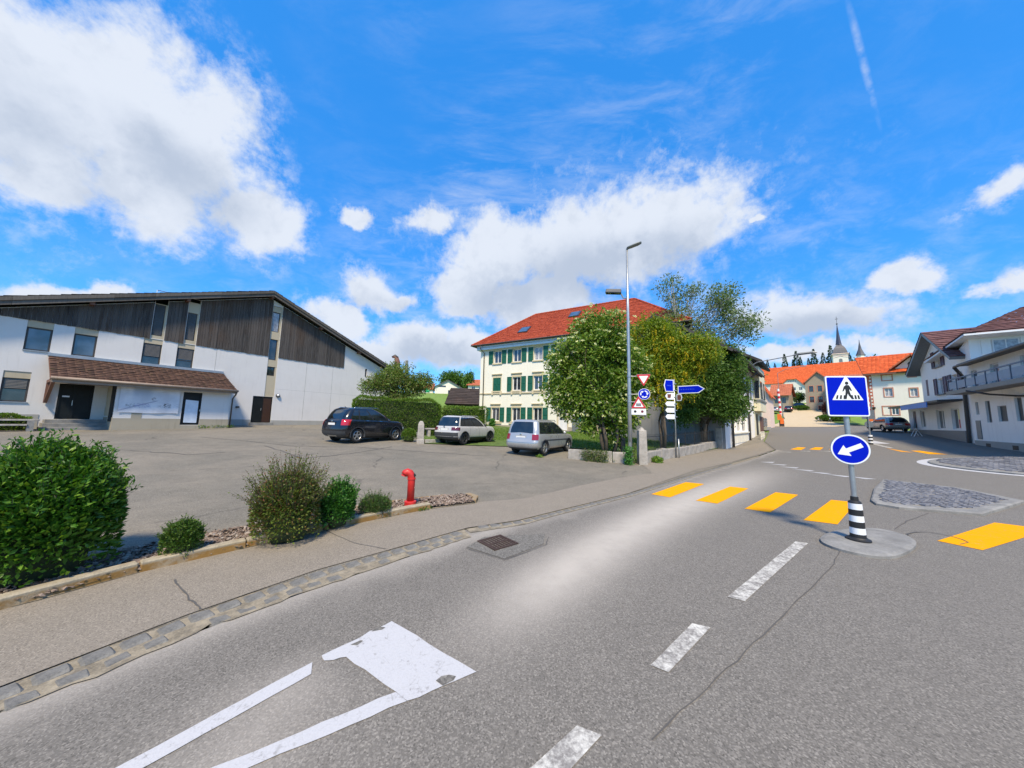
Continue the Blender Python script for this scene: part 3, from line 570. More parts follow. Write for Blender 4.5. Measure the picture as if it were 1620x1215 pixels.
# ---------------------------------------------------------------- greenery
def leaf_mesh(name, P, D, S, ratio, mat, parent=None, fold=.25, kind='stuff', label=None, seed=0):
    r = np.random.default_rng(seed); N = len(P); D = D/np.linalg.norm(D, axis=1, keepdims=True)
    q = r.normal(size=(N,3)); side = np.cross(D, q); side /= np.linalg.norm(side, axis=1, keepdims=True); nn = np.cross(side, D)
    S = np.broadcast_to(np.asarray(S, float), (N,))[:,None]; w = S*ratio*.5
    V = np.stack([P, P+D*S*.5+side*w+nn*w*fold, P+D*S-nn*w*fold, P+D*S*.5-side*w+nn*w*fold], 1).reshape(-1,3)
    i = np.arange(N)*4; F = np.stack([i,i+1,i+2,i,i+2,i+3], 1).reshape(-1,3)
    me = bpy.data.meshes.new(name); me.vertices.add(len(V)); me.vertices.foreach_set('co', V.ravel())
    me.loops.add(F.size); me.loops.foreach_set('vertex_index', F.ravel()); me.polygons.add(len(F)); me.polygons.foreach_set('loop_start', np.arange(len(F))*3); me.polygons.foreach_set('loop_total', np.full(len(F),3))
    me.update(); me.validate(); me.materials.append(mat); o = bpy.data.objects.new(name, me); COL.objects.link(o)
    if parent is not None: o.parent = parent
    if kind: o['kind'] = kind
    if label: o['label'] = label
    return o
def unit(r, n):
    v = r.normal(size=(n,3)); return v/np.linalg.norm(v, axis=1, keepdims=True)
def lump(v, seed, k=3.):
    r = np.random.default_rng(seed); s = np.zeros(len(v))
    for _ in range(7): s += np.sin(v@(r.normal(size=3)*k)+r.uniform(0,6.28))
    return s/7
G = {}
G['laurel'] = leaf('laurel_leaf', (.028,.088,.010), (.058,.16,.016), (.15,.26,.03), .26, .38)
G['box'] = leaf('small_green_leaf', (.035,.085,.012), (.07,.145,.02), (.13,.20,.03), .2)
G['barberry'] = leaf('olive_red_leaf', (.065,.105,.014), (.105,.145,.022), (.17,.075,.035), .2)
G['bright'] = leaf('bright_leaf', (.030,.11,.015), (.05,.17,.022), (.10,.24,.04), .25)
G['juniper'] = leaf('juniper_leaf', (.04,.10,.02), (.075,.15,.03), (.09,.075,.03), .15)
G['elder'] = leaf('elder_leaf', (.070,.155,.015), (.135,.225,.024), (.22,.28,.05), .34)
G['laburnum'] = leaf('laburnum_leaf', (.12,.19,.012), (.20,.26,.018), None, .36)
G['raceme'] = leaf('yellow_flower', (.48,.36,.008), (.62,.48,.02), (.30,.25,.02), .3)
G['birch'] = leaf('birch_leaf', (.075,.13,.04), (.14,.21,.07), (.24,.29,.14), .34)
G['ash'] = leaf('ash_leaf', (.040,.095,.016), (.075,.15,.022), (.11,.18,.03), .28)
G['hedge'] = leaf('hedge_leaf', (.070,.15,.015), (.12,.22,.024), (.17,.20,.035), .28)
G['shrub'] = leaf('shrub_leaf', (.085,.15,.025), (.15,.22,.04), (.18,.15,.06), .3)
G['far'] = leaf('far_leaf', (.05,.12,.018), (.10,.19,.03), None, .25)
G['fir'] = leaf('fir_needle', (.016,.045,.018), (.03,.07,.025), None, .1)
G['purple'] = leaf('copper_leaf', (.05,.018,.02), (.085,.03,.035), None, .2)
G['ivy'] = leaf('ivy_leaf', (.05,.10,.015), (.09,.13,.03), (.15,.13,.06), .2)
G['blossom'] = leaf('cream_blossom', (.66,.66,.34), (.82,.81,.52), None, .3, .7)
G['blade'] = leaf('grass_blade', (.07,.16,.018), (.14,.24,.03), (.22,.27,.05), .3)
BARK = plain('bark', (.085,.07,.055), .95, var=.4, scale=6, bump=.02, bscale=25)
PALEBARK = plain('pale_bark', (.30,.28,.25), .9, var=.5, scale=5, bump=.01, bscale=25)
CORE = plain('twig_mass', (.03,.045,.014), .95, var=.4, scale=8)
def bush(name, label, x, y, rx, ry, h, n, leafsize, ratio, mat, seed, cat='bush', upright=.5, lumpy=.16, flat=.25, top=0., tips=0, zs=0., rz=0.):
    r = np.random.default_rng(seed); z0 = H(x,y)+.03+zs; root = empty(name, (x,y,z0), rz, label, cat)
    d = unit(r, n); d[:,2] = np.abs(d[:,2])*1.0-flat*r.random(n); d /= np.linalg.norm(d, axis=1, keepdims=True)
    rad = (1-.38*r.random(n)**2.2)*(1+lumpy*lump(d, seed))
    def shape(d, rad):
        P = d*rad[:,None]; zz = np.where(P[:,2] > 0, P[:,2], P[:,2]*.9)
        k = h*.42; Z = k+np.where(P[:,2] > 0, P[:,2]*(h-k)*1.0, P[:,2]*k/max(flat,.05))
        return np.c_[P[:,0]*rx, P[:,1]*ry, np.maximum(Z, .01)]
    P = shape(d, rad); D = d*np.array([1,1,.6])+np.array([0,0,upright])+r.normal(size=(n,3))*.45
    S = leafsize*r.uniform(.6,1.25,n)
    leaf_mesh('foliage', P, D, S, ratio, mat, root, seed=seed)
    if tips:
        dd = unit(r, tips); dd[:,2] = np.abs(dd[:,2])*.9+.15; dd /= np.linalg.norm(dd, axis=1, keepdims=True); b = shape(dd, np.full(tips, .93)*(1+lumpy*lump(dd, seed))); PP = []; DD = []; m = MB()
        for p, q in zip(b, dd):
            ax = q*np.array([.7,.7,.5])+np.array([0,0,.7])+r.normal(size=3)*.15; ax /= np.linalg.norm(ax); L = leafsize*r.uniform(1.4,3.4)*(1+top)
            m.tube([p, p+ax*L], [.0028,.001], 4)
            for k in range(12): PP.append(p+ax*L*(.1+.9*k/11)); DD.append(ax*.7+r.normal(size=3)*.6)
        leaf_mesh('shoots', np.array(PP), np.array(DD), leafsize*.75*r.uniform(.6,1.2,len(PP)), ratio, mat, root, seed=seed+1); m.build('twigs', BARK, root, kind='stuff')
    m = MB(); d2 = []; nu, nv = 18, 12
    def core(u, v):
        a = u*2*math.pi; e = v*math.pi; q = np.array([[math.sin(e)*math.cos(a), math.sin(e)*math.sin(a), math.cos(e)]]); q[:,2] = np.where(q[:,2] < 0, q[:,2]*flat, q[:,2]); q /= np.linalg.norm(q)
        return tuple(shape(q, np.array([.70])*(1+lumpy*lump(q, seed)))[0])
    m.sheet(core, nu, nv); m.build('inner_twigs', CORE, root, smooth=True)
    st = MB()
    for k in range(5): a = r.uniform(0,6.28); st.tube([(0.02*math.cos(a),.02*math.sin(a),-.1),(rx*.4*math.cos(a),ry*.4*math.sin(a),h*.5)], [.012,.006], 5)
    st.build('stem', BARK, root)
    return root
def tree(name, label, x, y, trunk, blobs, nclump, per, leafsize, ratio, mat, seed, clump=.35, bark=None, droop=0., cat='tree', group=None, stems=1, zs=0., limbs=26, trunk_r=.12, spread=.05, sub=None, core=0.):
    r = np.random.default_rng(seed); z0 = H(x,y)-.05+zs; root = empty(name, (x,y,z0), 0, label, cat, group); bark = bark or BARK
    W = np.array([b[6] for b in blobs]); W = W/W.sum(); C = []
    for b, k in zip(blobs, r.multinomial(nclump, W)):
        d = unit(r, k); rad = (r.random(k)**.55)*(1+.22*lump(d, seed+3, 4)); C.append(d*rad[:,None]*np.array(b[3:6])+np.array(b[:3])-np.array([x,y,0]))
    C = np.concatenate(C); C[:,2] -= (z0 if False else 0)
    idx = np.repeat(np.arange(len(C)), per); off = r.normal(size=(len(idx),3)); off /= np.maximum(1, np.linalg.norm(off, axis=1, keepdims=True)/1.75); off = off*clump*np.array([1,1,.75]); P = C[idx]+off
    D = off*1.2+r.normal(size=(len(idx),3))*.5+np.array([0,0,-droop-.15]); S = leafsize*r.uniform(.55,1.3,len(idx))
    P[:,2] = np.maximum(P[:,2], .15)
    leaf_mesh('crown', P, D, S, ratio, mat, root, seed=seed)
    m = MB(); top = np.array([0,0,trunk]); cz = C.mean(0)
    for s in range(stems):
        a = r.uniform(0,6.28); o = np.array([math.cos(a), math.sin(a), 0])*(spread*3 if stems > 1 else 0); t = top*r.uniform(.8,1.15)+np.array([math.cos(a), math.sin(a), 0])*spread*(6 if stems > 1 else 1)
        mid = (o+t)/2+r.normal(size=3)*np.array([1,1,0])*.06; rr = trunk_r/(stems**.5)
        m.tube([o, mid, t], [rr*1.25, rr, rr*.8], 8)
        lead = C[np.argmax(C[:,2]+r.normal(size=len(C))*.8)]; m.tube([t, (t+lead)/2+r.normal(size=3)*.15, lead], [rr*.75, rr*.45, rr*.12], 7)
        for k in r.choice(len(C), min(limbs//stems, len(C)), False):
            e = C[k]; u = r.random()*.6; s0 = t*(1-u)+lead*u if e[2] > t[2] else o*(.3)+t*.7
            b = (s0*.5+e*.5)+np.array([0,0,.25*np.linalg.norm(e-s0)*.3])+r.normal(size=3)*.12
            m.tube([s0, b, e], [rr*.36, rr*.22, rr*.06], 5, cap=False)
            for _ in range(2):
                e2 = e+r.normal(size=3)*clump*1.5; m.tube([b*.4+e*.6, e2], [rr*.12, rr*.035], 4, cap=False)
    m.build('trunk', bark, root, smooth=True)
    return root, C
bush('laurel_bush', 'big rounded glossy green bush filling the left end of the flower bed', -5.26, 3.78, .68, .58, 1.40, 21000, .078, .42, G['laurel'], 1, 'bush', .55, .20, .34, tips=420)
bush('round_shrub', 'small round green shrub alone between the big bush and the olive one', -4.21, 4.41, .18, .18, .47, 5200, .032, .5, G['box'], 2, 'shrub', .5, .17, .3, tips=110)
bush('barberry_bush', 'olive bush with reddish ragged shoots in the middle of the bed', -3.36, 5.14, .43, .42, .98, 12000, .042, .5, G['barberry'], 3, 'bush', .4, .22, .45, top=2.0, tips=380)
bush('upright_shrub', 'bright green upright shrub next to the olive bush', -2.93, 5.75, .27, .26, .71, 5200, .062, .42, G['bright'], 4, 'shrub', .6, .18, .42, tips=130)
bush('juniper_shrub', 'low feathery green shrub left of the red hydrant', -2.53, 6.40, .28, .26, .34, 4200, .05, .22, G['juniper'], 5, 'shrub', .5, .22, .2, tips=90)
# flowering elder behind the low wall
er, ec = tree('elder_tree', 'leafy tree covered in cream blossoms behind the lamp post', 5.3, 17.8, 1.5, [(4.3,18.6,5.2,1.7,1.6,2.3,3),(5.4,18.2,6.1,1.4,1.4,2.0,2.2),(3.3,18.8,3.7,1.4,1.4,1.6,2.2),(2.9,18.9,5.2,.8,1.0,1.1,.8),(5.5,18.0,3.2,1.3,1.3,1.9,2.2),(4.6,18.2,2.2,1.3,1.2,1.2,1.1),(6.0,18.2,1.6,.7,.9,1.2,.7),(4.5,18.7,7.2,.9,.9,1.0,.6),(6.6,18.0,4.6,1.0,1.0,1.8,1.2),(6.4,18.1,2.8,.9,.9,1.1,.8)], 700, 56, .20, .5, G['elder'], 21, .27, stems=5, trunk_r=.2, spread=.08, limbs=60)
def umbels(root, C, n, seed):
    r = np.random.default_rng(seed); P = []; D = []; v = Vector((0,0,1)); ctr = C.mean(0)
    out = C-ctr; sc = np.linalg.norm(out/np.array([2.2,2.0,3.0]), axis=1); k = np.argsort(-sc)[:int(len(C)*.75)]
    for j in r.choice(k, n):
        o = out[j]/np.linalg.norm(out[j]); c = C[j]+o*.22+r.normal(size=3)*.16; ax = o*.6+np.array([0,0,.8]); ax /= np.linalg.norm(ax)
        a = np.cross(ax, [1,0,.2]); a /= np.linalg.norm(a); b = np.cross(ax, a); rad = r.uniform(.07,.13)
        for _ in range(22):
            w = r.uniform(0,6.28); q = rad*math.sqrt(r.random()); P.append(c+a*math.cos(w)*q+b*math.sin(w)*q+ax*r.normal()*.012); D.append(ax*.5+r.normal(size=3))
    P = np.array(P); leaf_mesh('blossom', P, np.array(D), .062, .9, G['blossom'], root, seed=seed)
umbels(er, ec, 900, 5)
lr, lc = tree('laburnum_tree', 'yellow flowering tree with hanging blossom behind the direction signs', 9.6, 20.6, 2.2, [(10.0,21.1,6.9,1.5,1.4,1.6,3),(9.4,21.4,8.2,.9,.9,.9,1),(11.0,20.7,6.0,1.1,1.1,1.3,1.6),(9.2,21.0,5.4,1.0,1.1,1.2,1.2),(9.8,20.7,3.8,1.0,1.0,1.2,.8),(11.9,20.3,6.3,1.0,1.0,1.2,1.3),(8.0,21.4,6.6,.9,.9,1.5,1.1),(8.2,21.0,4.2,1.0,1.0,1.4,1.0),(10.6,20.6,4.2,1.0,1.0,1.2,.9)], 600, 60, .17, .5, G['laburnum'], 22, .28, stems=3, trunk_r=.14)
def racemes(root, C, n, seed):
    r = np.random.default_rng(seed); P = []; D = []
    for j in r.choice(len(C), n):
        c = C[j]+r.normal(size=3)*.25; L = r.uniform(.25,.55)
        for k in range(26): P.append(c+np.array([r.normal()*.022, r.normal()*.022, -L*k/26])); D.append(np.array([r.normal(), r.normal(), -1.2]))
    leaf_mesh('blossom', np.array(P), np.array(D), .068, .75, G['raceme'], root, seed=seed)
racemes(lr, lc, 1200, 6)
tree('birch_tree', 'tall loose tree with thin airy crown above the garden', 15.0, 26.4, 4.5, [(14.2,27.4,11.0,1.5,1.2,2.4,1.25),(13.7,27.6,13.4,1.1,.9,1.3,.40),(15.2,27.0,12.8,.9,.9,1.2,.35),(17.2,26.0,11.6,1.35,1.2,1.9,1.9),(18.3,25.3,9.6,1.4,1.2,1.6,1.2),(15.6,26.5,9.4,1.2,1.2,1.3,.9),(16.6,26.2,8.0,1.6,1.2,1.2,1.0)], 430, 26, .19, .5, G['birch'], 23, .34, PALEBARK, stems=3, trunk_r=.20, spread=.12, limbs=90)
tree('ash_tree', 'dense dark green tree at the street end of the garden wall', 14.2, 23.9, 1.6, [(14.2,23.6,4.6,1.5,1.4,1.9,3),(15.6,23.4,5.0,1.2,1.1,1.6,2),(13.2,24.0,3.6,1.2,1.2,1.5,1.8),(15.2,23.0,3.1,1.2,1.1,1.2,1.5),(12.8,23.8,5.6,1.0,1.0,1.3,1),(16.2,23.9,6.6,.9,.9,1.1,.8),(12.4,23.4,2.4,1.0,1.0,.8,.6),(14.2,24.0,6.8,1.1,1.1,1.0,.8)], 640, 60, .22, .36, G['ash'], 24, .29, stems=3, trunk_r=.22, limbs=60)
tree('garden_bush', 'loose green shrub above the hedge at the white hall', -9.5, 26.5, .9, [(-9.6,26.5,4.4,1.4,1.2,1.3,2.5),(-11.0,26.0,3.7,1.1,1.0,.8,1.2),(-8.1,26.9,3.9,1.2,1.0,.9,1.5),(-9.4,26.5,2.9,1.8,1.2,.9,1.4),(-7.2,27.4,4.2,.6,.6,.9,.35)], 320, 46, .19, .4, G['shrub'], 25, .27, stems=4, trunk_r=.12, limbs=50, cat='shrub')
# hedge: a clipped box of leaves in two runs
def hedge(name, label, a, b, h, th, n, seed, mat, size=.09):
    r = np.random.default_rng(seed); a = Vector((*a,0)); b = Vector((*b,0)); L = (b-a).length; ang = math.atan2(b.y-a.y, b.x-a.x); z0 = H(*a.xy); dz = H(*b.xy)-z0
    root = empty(name, (a.x,a.y,z0), ang, label, 'hedge'); area = np.array([L*h, L*th, th*h, th*h, L*h]); k = r.choice(5, n, p=area/area.sum())
    u, v, w = r.random(n), r.random(n), np.abs(r.normal(size=n))*.07; x = u*L; y = np.zeros(n); z = v*h; D = np.zeros((n,3))
    y = np.where(k==0, -th/2+w, y); D[k==0] = (0,-1,.3); y = np.where(k==4, th/2-w, y); D[k==4] = (0,1,.3)
    m = k==1; y[m] = (v[m]-.5)*th; z[m] = h-w[m]; D[m] = (0,0,1)
    m = k==2; x[m] = w[m]; y[m] = (u[m]-.5)*th; D[m] = (-1,0,.3); m = k==3; x[m] = L-w[m]; y[m] = (u[m]-.5)*th; D[m] = (1,0,.3)
    bulge = .07*np.sin(x*1.3+1)+.05*np.sin(x*3.1+z*2.)+.05*np.sin(z*4+x); y = y*(1+bulge/th*2); z = z*(1+.025*np.sin(x*1.7)+.02*np.sin(x*4.1))+x/L*dz
    rd = np.minimum(np.minimum(x, L-x), .5)/.5; z = z-np.where(z > h*.8, (1-rd)*.25, 0)
    P = np.c_[x, y, np.maximum(z, .02)]; leaf_mesh('foliage', P, D+r.normal(size=(n,3))*.55, size*r.uniform(.6,1.3,n), .55, mat, root, seed=seed)
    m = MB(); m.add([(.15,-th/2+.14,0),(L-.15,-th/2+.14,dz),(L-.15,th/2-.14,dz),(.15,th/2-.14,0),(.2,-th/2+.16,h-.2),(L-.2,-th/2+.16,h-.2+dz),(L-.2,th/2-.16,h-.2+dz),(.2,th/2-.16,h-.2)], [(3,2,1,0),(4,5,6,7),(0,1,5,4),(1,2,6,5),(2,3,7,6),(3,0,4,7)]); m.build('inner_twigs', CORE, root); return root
hedge('clipped_hedge', 'long clipped green hedge behind the black car', (-10.9,22.5), (-5.4,24.6), 2.55, 1.2, 26000, 31, G['hedge'])
hedge('clipped_hedge', 'far end of the hedge running back to the green shuttered house', (-5.0,25.1), (-2.7,30.2), 2.15, 1.1, 15000, 32, G['hedge'])
hedge('low_hedge', 'low dark hedge under the windows beside the hall steps', (-27.07,13.53), (-24.92,17.02), .8, .8, 9000, 33, G['hedge'])
bush('pillar_shrub', 'small green shrub between the stone pillar and the black car', -6.0, 19.4, .42, .4, .75, 3000, .07, .5, G['hedge'], 34, 'shrub')
bush('cypress_shrub', 'dark upright shrub by the door of the green shuttered house', 7.1, 30.2, .62, .6, 2.1, 6000, .10, .4, G['ash'], 35, 'shrub', flat=.4)
# grass on the lawn, weeds on the wall
def turf():
    r = np.random.default_rng(3); n = 52000; P = np.c_[r.uniform(-5.2,16,n), r.uniform(14.6,33,n), np.zeros(n)]
    k = ((P[:,1] > 22.2+(P[:,0]+.76)*-.5) & (P[:,0] > -.8) & (P[:,0] < 4.6)) | ((P[:,0] <= -.8) & (P[:,1] > 22.4+(P[:,0]+.76)*.85)) | ((P[:,0] >= 4.6) & (P[:,1] > 15.0+(P[:,0]-5.5)*.97))
    P = P[k]; P[:,2] = land(P[:,0], P[:,1])+.045; n = len(P); D = r.normal(size=(n,3))*.5+np.array([0,0,1.])
    tag(leaf_mesh('lawn_grass', P, D, r.uniform(.06,.17,n), .22, G['blade'], seed=9), 'short green grass of the lawn before the shuttered house', 'grass')
turf()
def weeds(name, label, x, y, n, rad, hgt, size, mat, seed, cat='weeds', ext=None):
    r = np.random.default_rng(seed); a = unit(r, n)*rad*r.random((n,1))**.5; P = np.c_[x+a[:,0], y+a[:,1], np.zeros(n)]
    if ext is not None: t = r.random(n); P[:,0] += t*ext[0]; P[:,1] += t*ext[1]
    P[:,2] = land(P[:,0], P[:,1])+r.random(n)*hgt; D = r.normal(size=(n,3))*.6+np.array([0,0,.5])
    o = leaf_mesh(name, P, D, size*r.uniform(.6,1.3,n), .5, mat, seed=seed, kind=None); tag(o, label, cat); return o
weeds('ivy_plant', 'scraggy ivy creeping over the left end of the low wall', 3.25, 14.95, 1900, .22, .52, .06, G['ivy'], 41, 'ivy', (1.0,-.42))
weeds('creeper', 'bright green creeper climbing at the foot of the lamp post', 5.05, 14.2, 500, .20, .75, .10, G['bright'], 42, 'creeper')
weeds('ivy_plant', 'thin ivy between the lamp post and the stone gate pillar', 5.4, 14.42, 300, .12, .9, .06, G['ivy'], 43, 'ivy')
weeds('weed_clump', 'tuft of weeds at the foot of the garden wall', 6.75, 15.25, 420, .28, .22, .13, G['blade'], 44, 'weeds')
weeds('weed_clump', 'small weed growing through the asphalt before the silver van', 1.35, 15.5, 120, .2, .06, .10, G['blade'], 45, 'weeds')
weeds('weed_clump', 'strip of weeds along the base of the hall annex', -19.6, 23.1, 600, .18, .18, .10, G['blade'], 46, 'weeds', (-.9,-1.5))
weeds('weed_clump', 'tuft of grass against the corner of the shuttered house', -2.1, 36.1, 400, .35, .7, .22, G['bright'], 47, 'weeds')
weeds('weed_clump', 'little weeds round the foot of the hydrant', -1.8, 6.95, 260, .22, .07, .05, G['box'], 48, 'weeds')
# far trees
tree('hill_tree', 'broad round tree behind the small white house on the hill', -21.5, 121, 2, [(-21.5,121,16.6-11.5,4.2,3,2.6,3),(-24.5,121,5,2.2,2,2,1)], 150, 30, .75, .6, G['far'], 51, .9, limbs=10, trunk_r=.3)
tree('hill_tree', 'slim pale green tree beside the shuttered house on the hill', -15.2, 112, 1.5, [(-15.2,112,3.4,1.7,1.6,3.0,2),(-14.6,112,6.0,1.0,1,1.5,.6)], 90, 28, .6, .6, G['far'], 52, .6, limbs=8, trunk_r=.2)
def fir(name, label, x, y, h, rad, seed, zs=0.):
    r = np.random.default_rng(seed); z0 = H(x,y)+zs; root = empty(name, (x,y,z0), 0, label, 'fir tree', 'fir trees on the wooded ridge'); n = 520; t = r.random(n)**.8; R_ = rad*(1-t)*(.55+.45*(np.sin(t*26)*.5+.5)); a = r.uniform(0,6.28,n); q = R_*r.uniform(.55,1,n)
    P = np.c_[np.cos(a)*q, np.sin(a)*q, h*(.08+.92*t)]; D = np.c_[np.cos(a), np.sin(a), np.full(n,-.45)]+r.normal(size=(n,3))*.25
    leaf_mesh('crown', P, D, (1.3-.8*t)*.16*h/2, .5, G['fir'], root, seed=seed); m = MB(); m.tube([(0,0,-1),(0,0,h*.97)], [h*.022,h*.004], 6); m.build('trunk', BARK, root)
fx = [(1241,571,.9),(1258,577,.7),(1266,577,.6),(1270,574,1),(1249,580,.6),(1286,571,1.1),(1293,577,.8),(1299,577,.7),(1306,577,.6),(1254,573,1.0),(1281,576,.8),(1224,578,.7),(1231,580,.5)]
spots = [(197,232),(203,226),(206,223),(208,221),(200.5,229),(214,215),(217,211),(219.5,208.5),(222,205),(202,228),(211.5,218),(190,239),(193,236)]
ORD = ['third','fifth','seventh','eighth','fourth','eleventh','twelfth','thirteenth','last','sixth','tenth','first','second']; FIRLAB = [f'dark fir tree, the {w} from the left on the ridge above the orange roofs' for w in ORD]
for i, ((px, py, s), (x, y)) in enumerate(zip(fx, spots)):
    fir('fir_tree', FIRLAB[i], x, y, 15*s+4, 3.0*s+.5, 60+i, zs=9.)
o = tree('ridge_tree', 'rounded light green tree on the ridge left of the church tower', 222, 201, 4, [(222,201,15,5,5,3.5,2),(228,196,14,5,5,3,2),(216,207,14,3,3,2.5,1)], 150, 26, 1.2, .6, G['far'], 80, 1.3, limbs=6, trunk_r=.3, zs=0.)
# ---------------------------------------------------------------- buildings
M['hallwhite'] = render_wall('hall_white_wall', (.66,.645,.63), (.42,.40,.38), .3, .28)
M['beige'] = render_wall('beige_panel', (.47,.41,.30), (.30,.27,.2), .3, .3)
M['base'] = render_wall('plinth_beige', (.36,.325,.255), (.2,.18,.13), .5, .5)
M['greybase'] = render_wall('plinth_grey', (.36,.355,.33), (.22,.21,.18), .5, .4)
M['planks'] = timber('weathered_planks', (.032,.029,.028), (.085,.077,.072), (.11,.055,.025))
M['rooftrim'] = timber('weathered_trim', (.06,.055,.05), (.12,.108,.098), (.11,.09,.06))
M['darkroof'] = rooftile('dark_roof_tile', (.045,.042,.040), (.085,.078,.072))
M['browntile'] = rooftile('brown_roof_tile', (.066,.037,.027), (.112,.062,.044), 3.3, (.10,.085,.03))
M['redtile'] = rooftile('red_roof_tile', (.31,.052,.021), (.44,.086,.036), 2.6)
M['orangetile'] = rooftile('orange_roof_tile', (.50,.085,.02), (.64,.13,.035), 2.2)
M['rosetile'] = rooftile('old_rose_roof_tile', (.40,.12,.065), (.52,.17,.09), 2.2)
M['purpletile'] = rooftile('maroon_roof_tile', (.10,.048,.046), (.17,.085,.08), 3.0)
M['pane'] = glass('window_pane', (.030,.036,.045)); M['bluepane'] = glass('sky_pane', (.05,.075,.11), .03, 1.); M['curtain'] = plain('net_curtain', (.33,.33,.35), .3, var=.5, scale=5, coat=.8)
M['blind'] = plain('grey_blind', (.115,.11,.105), .6); M['dframe'] = plain('dark_frame', (.045,.04,.038), .5); M['wframe'] = plain('white_frame', (.72,.72,.71), .45, var=.06)
M['doorblack'] = plain('black_door', (.010,.012,.013), .45, var=.4, scale=2, spec=.25); M['doorbrown'] = plain('brown_door', (.05,.022,.012), .4, coat=.3)
M['zinc'] = plain('zinc_sheet', (.36,.39,.42), .45, metal=.5, scale=4); M['brownmetal'] = plain('brown_gutter', (.26,.20,.155), .5, var=.2); M['darkpipe'] = plain('dark_pipe', (.055,.05,.045), .5)
M['redwood'] = plain('red_brown_timber', (.16,.075,.05), .7, scale=6)
M['cream'] = render_wall('cream_wall', (.80,.77,.66), (.55,.47,.33), .22, .30); M['sandstone'] = render_wall('sandstone_trim', (.62,.53,.36), (.35,.29,.19), .3, .35)
M['green'] = plain('green_shutter', (.009,.105,.060), .5, var=.22, scale=4, bump=.004); M['soffit'] = plain('white_boarding', (.70,.74,.78), .5, var=.06)
M['whitewall'] = render_wall('white_wall', (.88,.86,.82), (.45,.43,.42), .2, .22); M['farwhite'] = render_wall('far_white_wall', (.78,.74,.66), (.5,.44,.36), .2, .2); M['pinkwall'] = render_wall('pinkish_wall', (.78,.60,.52), (.5,.4,.34), .2, .2)
M['rose'] = plain('rose_stone', (.50,.22,.15), .7, var=.2, scale=6); M['brick'] = plain('red_wall', (.47,.13,.07), .8, var=.2, scale=5); M['greige'] = render_wall('greige_wall', (.34,.285,.215), (.25,.2,.15), .3, .4); M['yellowwall'] = render_wall('pale_yellow_wall', (.74,.69,.50), (.45,.4,.28), .2, .25)
M['purple'] = plain('maroon_shutter', (.085,.045,.075), .5); M['bluesign'] = plain('blue_fascia', (.02,.20,.62), .45); M['railblue'] = plain('blue_grey_rail', (.10,.145,.21), .4, metal=.3); M['slate'] = plain('slate_roof', (.085,.085,.10), .5, var=.3, scale=2); M['spire'] = plain('spire_metal', (.06,.065,.10), .45, metal=.3)
M['oldbarn'] = timber('dark_barn_timber', (.022,.018,.017), (.055,.042,.036), (.07,.03,.018))
class Bld:
    def __init__(s, name, label, cat, o, yaw, base, group=None):
        s.x = Vector((math.sin(R(yaw)), math.cos(R(yaw)), 0)); s.g = base
        s.root = empty(name, (o[0], o[1], base), math.atan2(s.x.y, s.x.x), label, cat, group)
    def put(s, name, mb, mat, parent=None, **k):
        o = mb.build(name, mat, parent or s.root, **k)
        if parent is None: o.location = (0,0,-s.g)
        return o
    def box(s, name, mat, x0, x1, y0, y1, z0, z1, parent=None, **k): return s.put(name, MB().box(x0,x1,y0,y1,z0,z1), mat, parent, **k)
def facade(mb, x0, x1, z0, top, ops, y=0., rec=.16, brk=()):
    T = top if callable(top) else (lambda x: top)
    xs = sorted({x0, x1, *[b for b in brk if x0 < b < x1], *[min(max(v, x0), x1) for o in ops for v in o[:2]]})
    for a, b in zip(xs[:-1], xs[1:]):
        if b-a < 1e-4: continue
        cut = sorted((o[2], o[3]) for o in ops if o[0] <= a+1e-4 and o[1] >= b-1e-4); z = z0
        for c, d in cut+[(None, None)]:
            if c is None: q = [(a,y,z),(b,y,z),(b,y,T(b)),(a,y,T(a))]
            else: q = [(a,y,z),(b,y,z),(b,y,c),(a,y,c)]
            if q[2][2]-z > 1e-3 or q[3][2]-z > 1e-3: mb.poly(q)
            z = d
    for xa, xb, za, zb in [o[:4] for o in ops]:
        mb.poly([(xa,y,za),(xa,y,zb),(xa,y+rec,zb),(xa,y+rec,za)]); mb.poly([(xb,y,za),(xb,y+rec,za),(xb,y+rec,zb),(xb,y,zb)])
        mb.poly([(xa,y,zb),(xb,y,zb),(xb,y+rec,zb),(xa,y+rec,zb)]); mb.poly([(xa,y,za),(xa,y+rec,za),(xb,y+rec,za),(xb,y,za)])
def window(b, xa, xb, za, zb, y, frame, pane, mull=1, fw=.06, bar=None, name='window'):
    m = MB(); d = .05; m.box(xa,xa+fw,y-d,y,za,zb); m.box(xb-fw,xb,y-d,y,za,zb); m.box(xa+fw,xb-fw,y-d,y,zb-fw,zb); m.box(xa+fw,xb-fw,y-d,y,za,za+fw)
    for k in range(mull): x = xa+(xb-xa)*(k+1)/(mull+1); m.box(x-fw*.6,x+fw*.6,y-d*1.1,y,za+fw,zb-fw)
    for z in (bar or []): m.box(xa+fw,xb-fw,y-d*.9,y,z-fw*.35,z+fw*.35)
    f = b.put(name, m, frame); p = MB().box(xa+fw,xb-fw,y-.02,y+.01,za+fw,zb-fw); b.put('pane', p, pane, f); return f
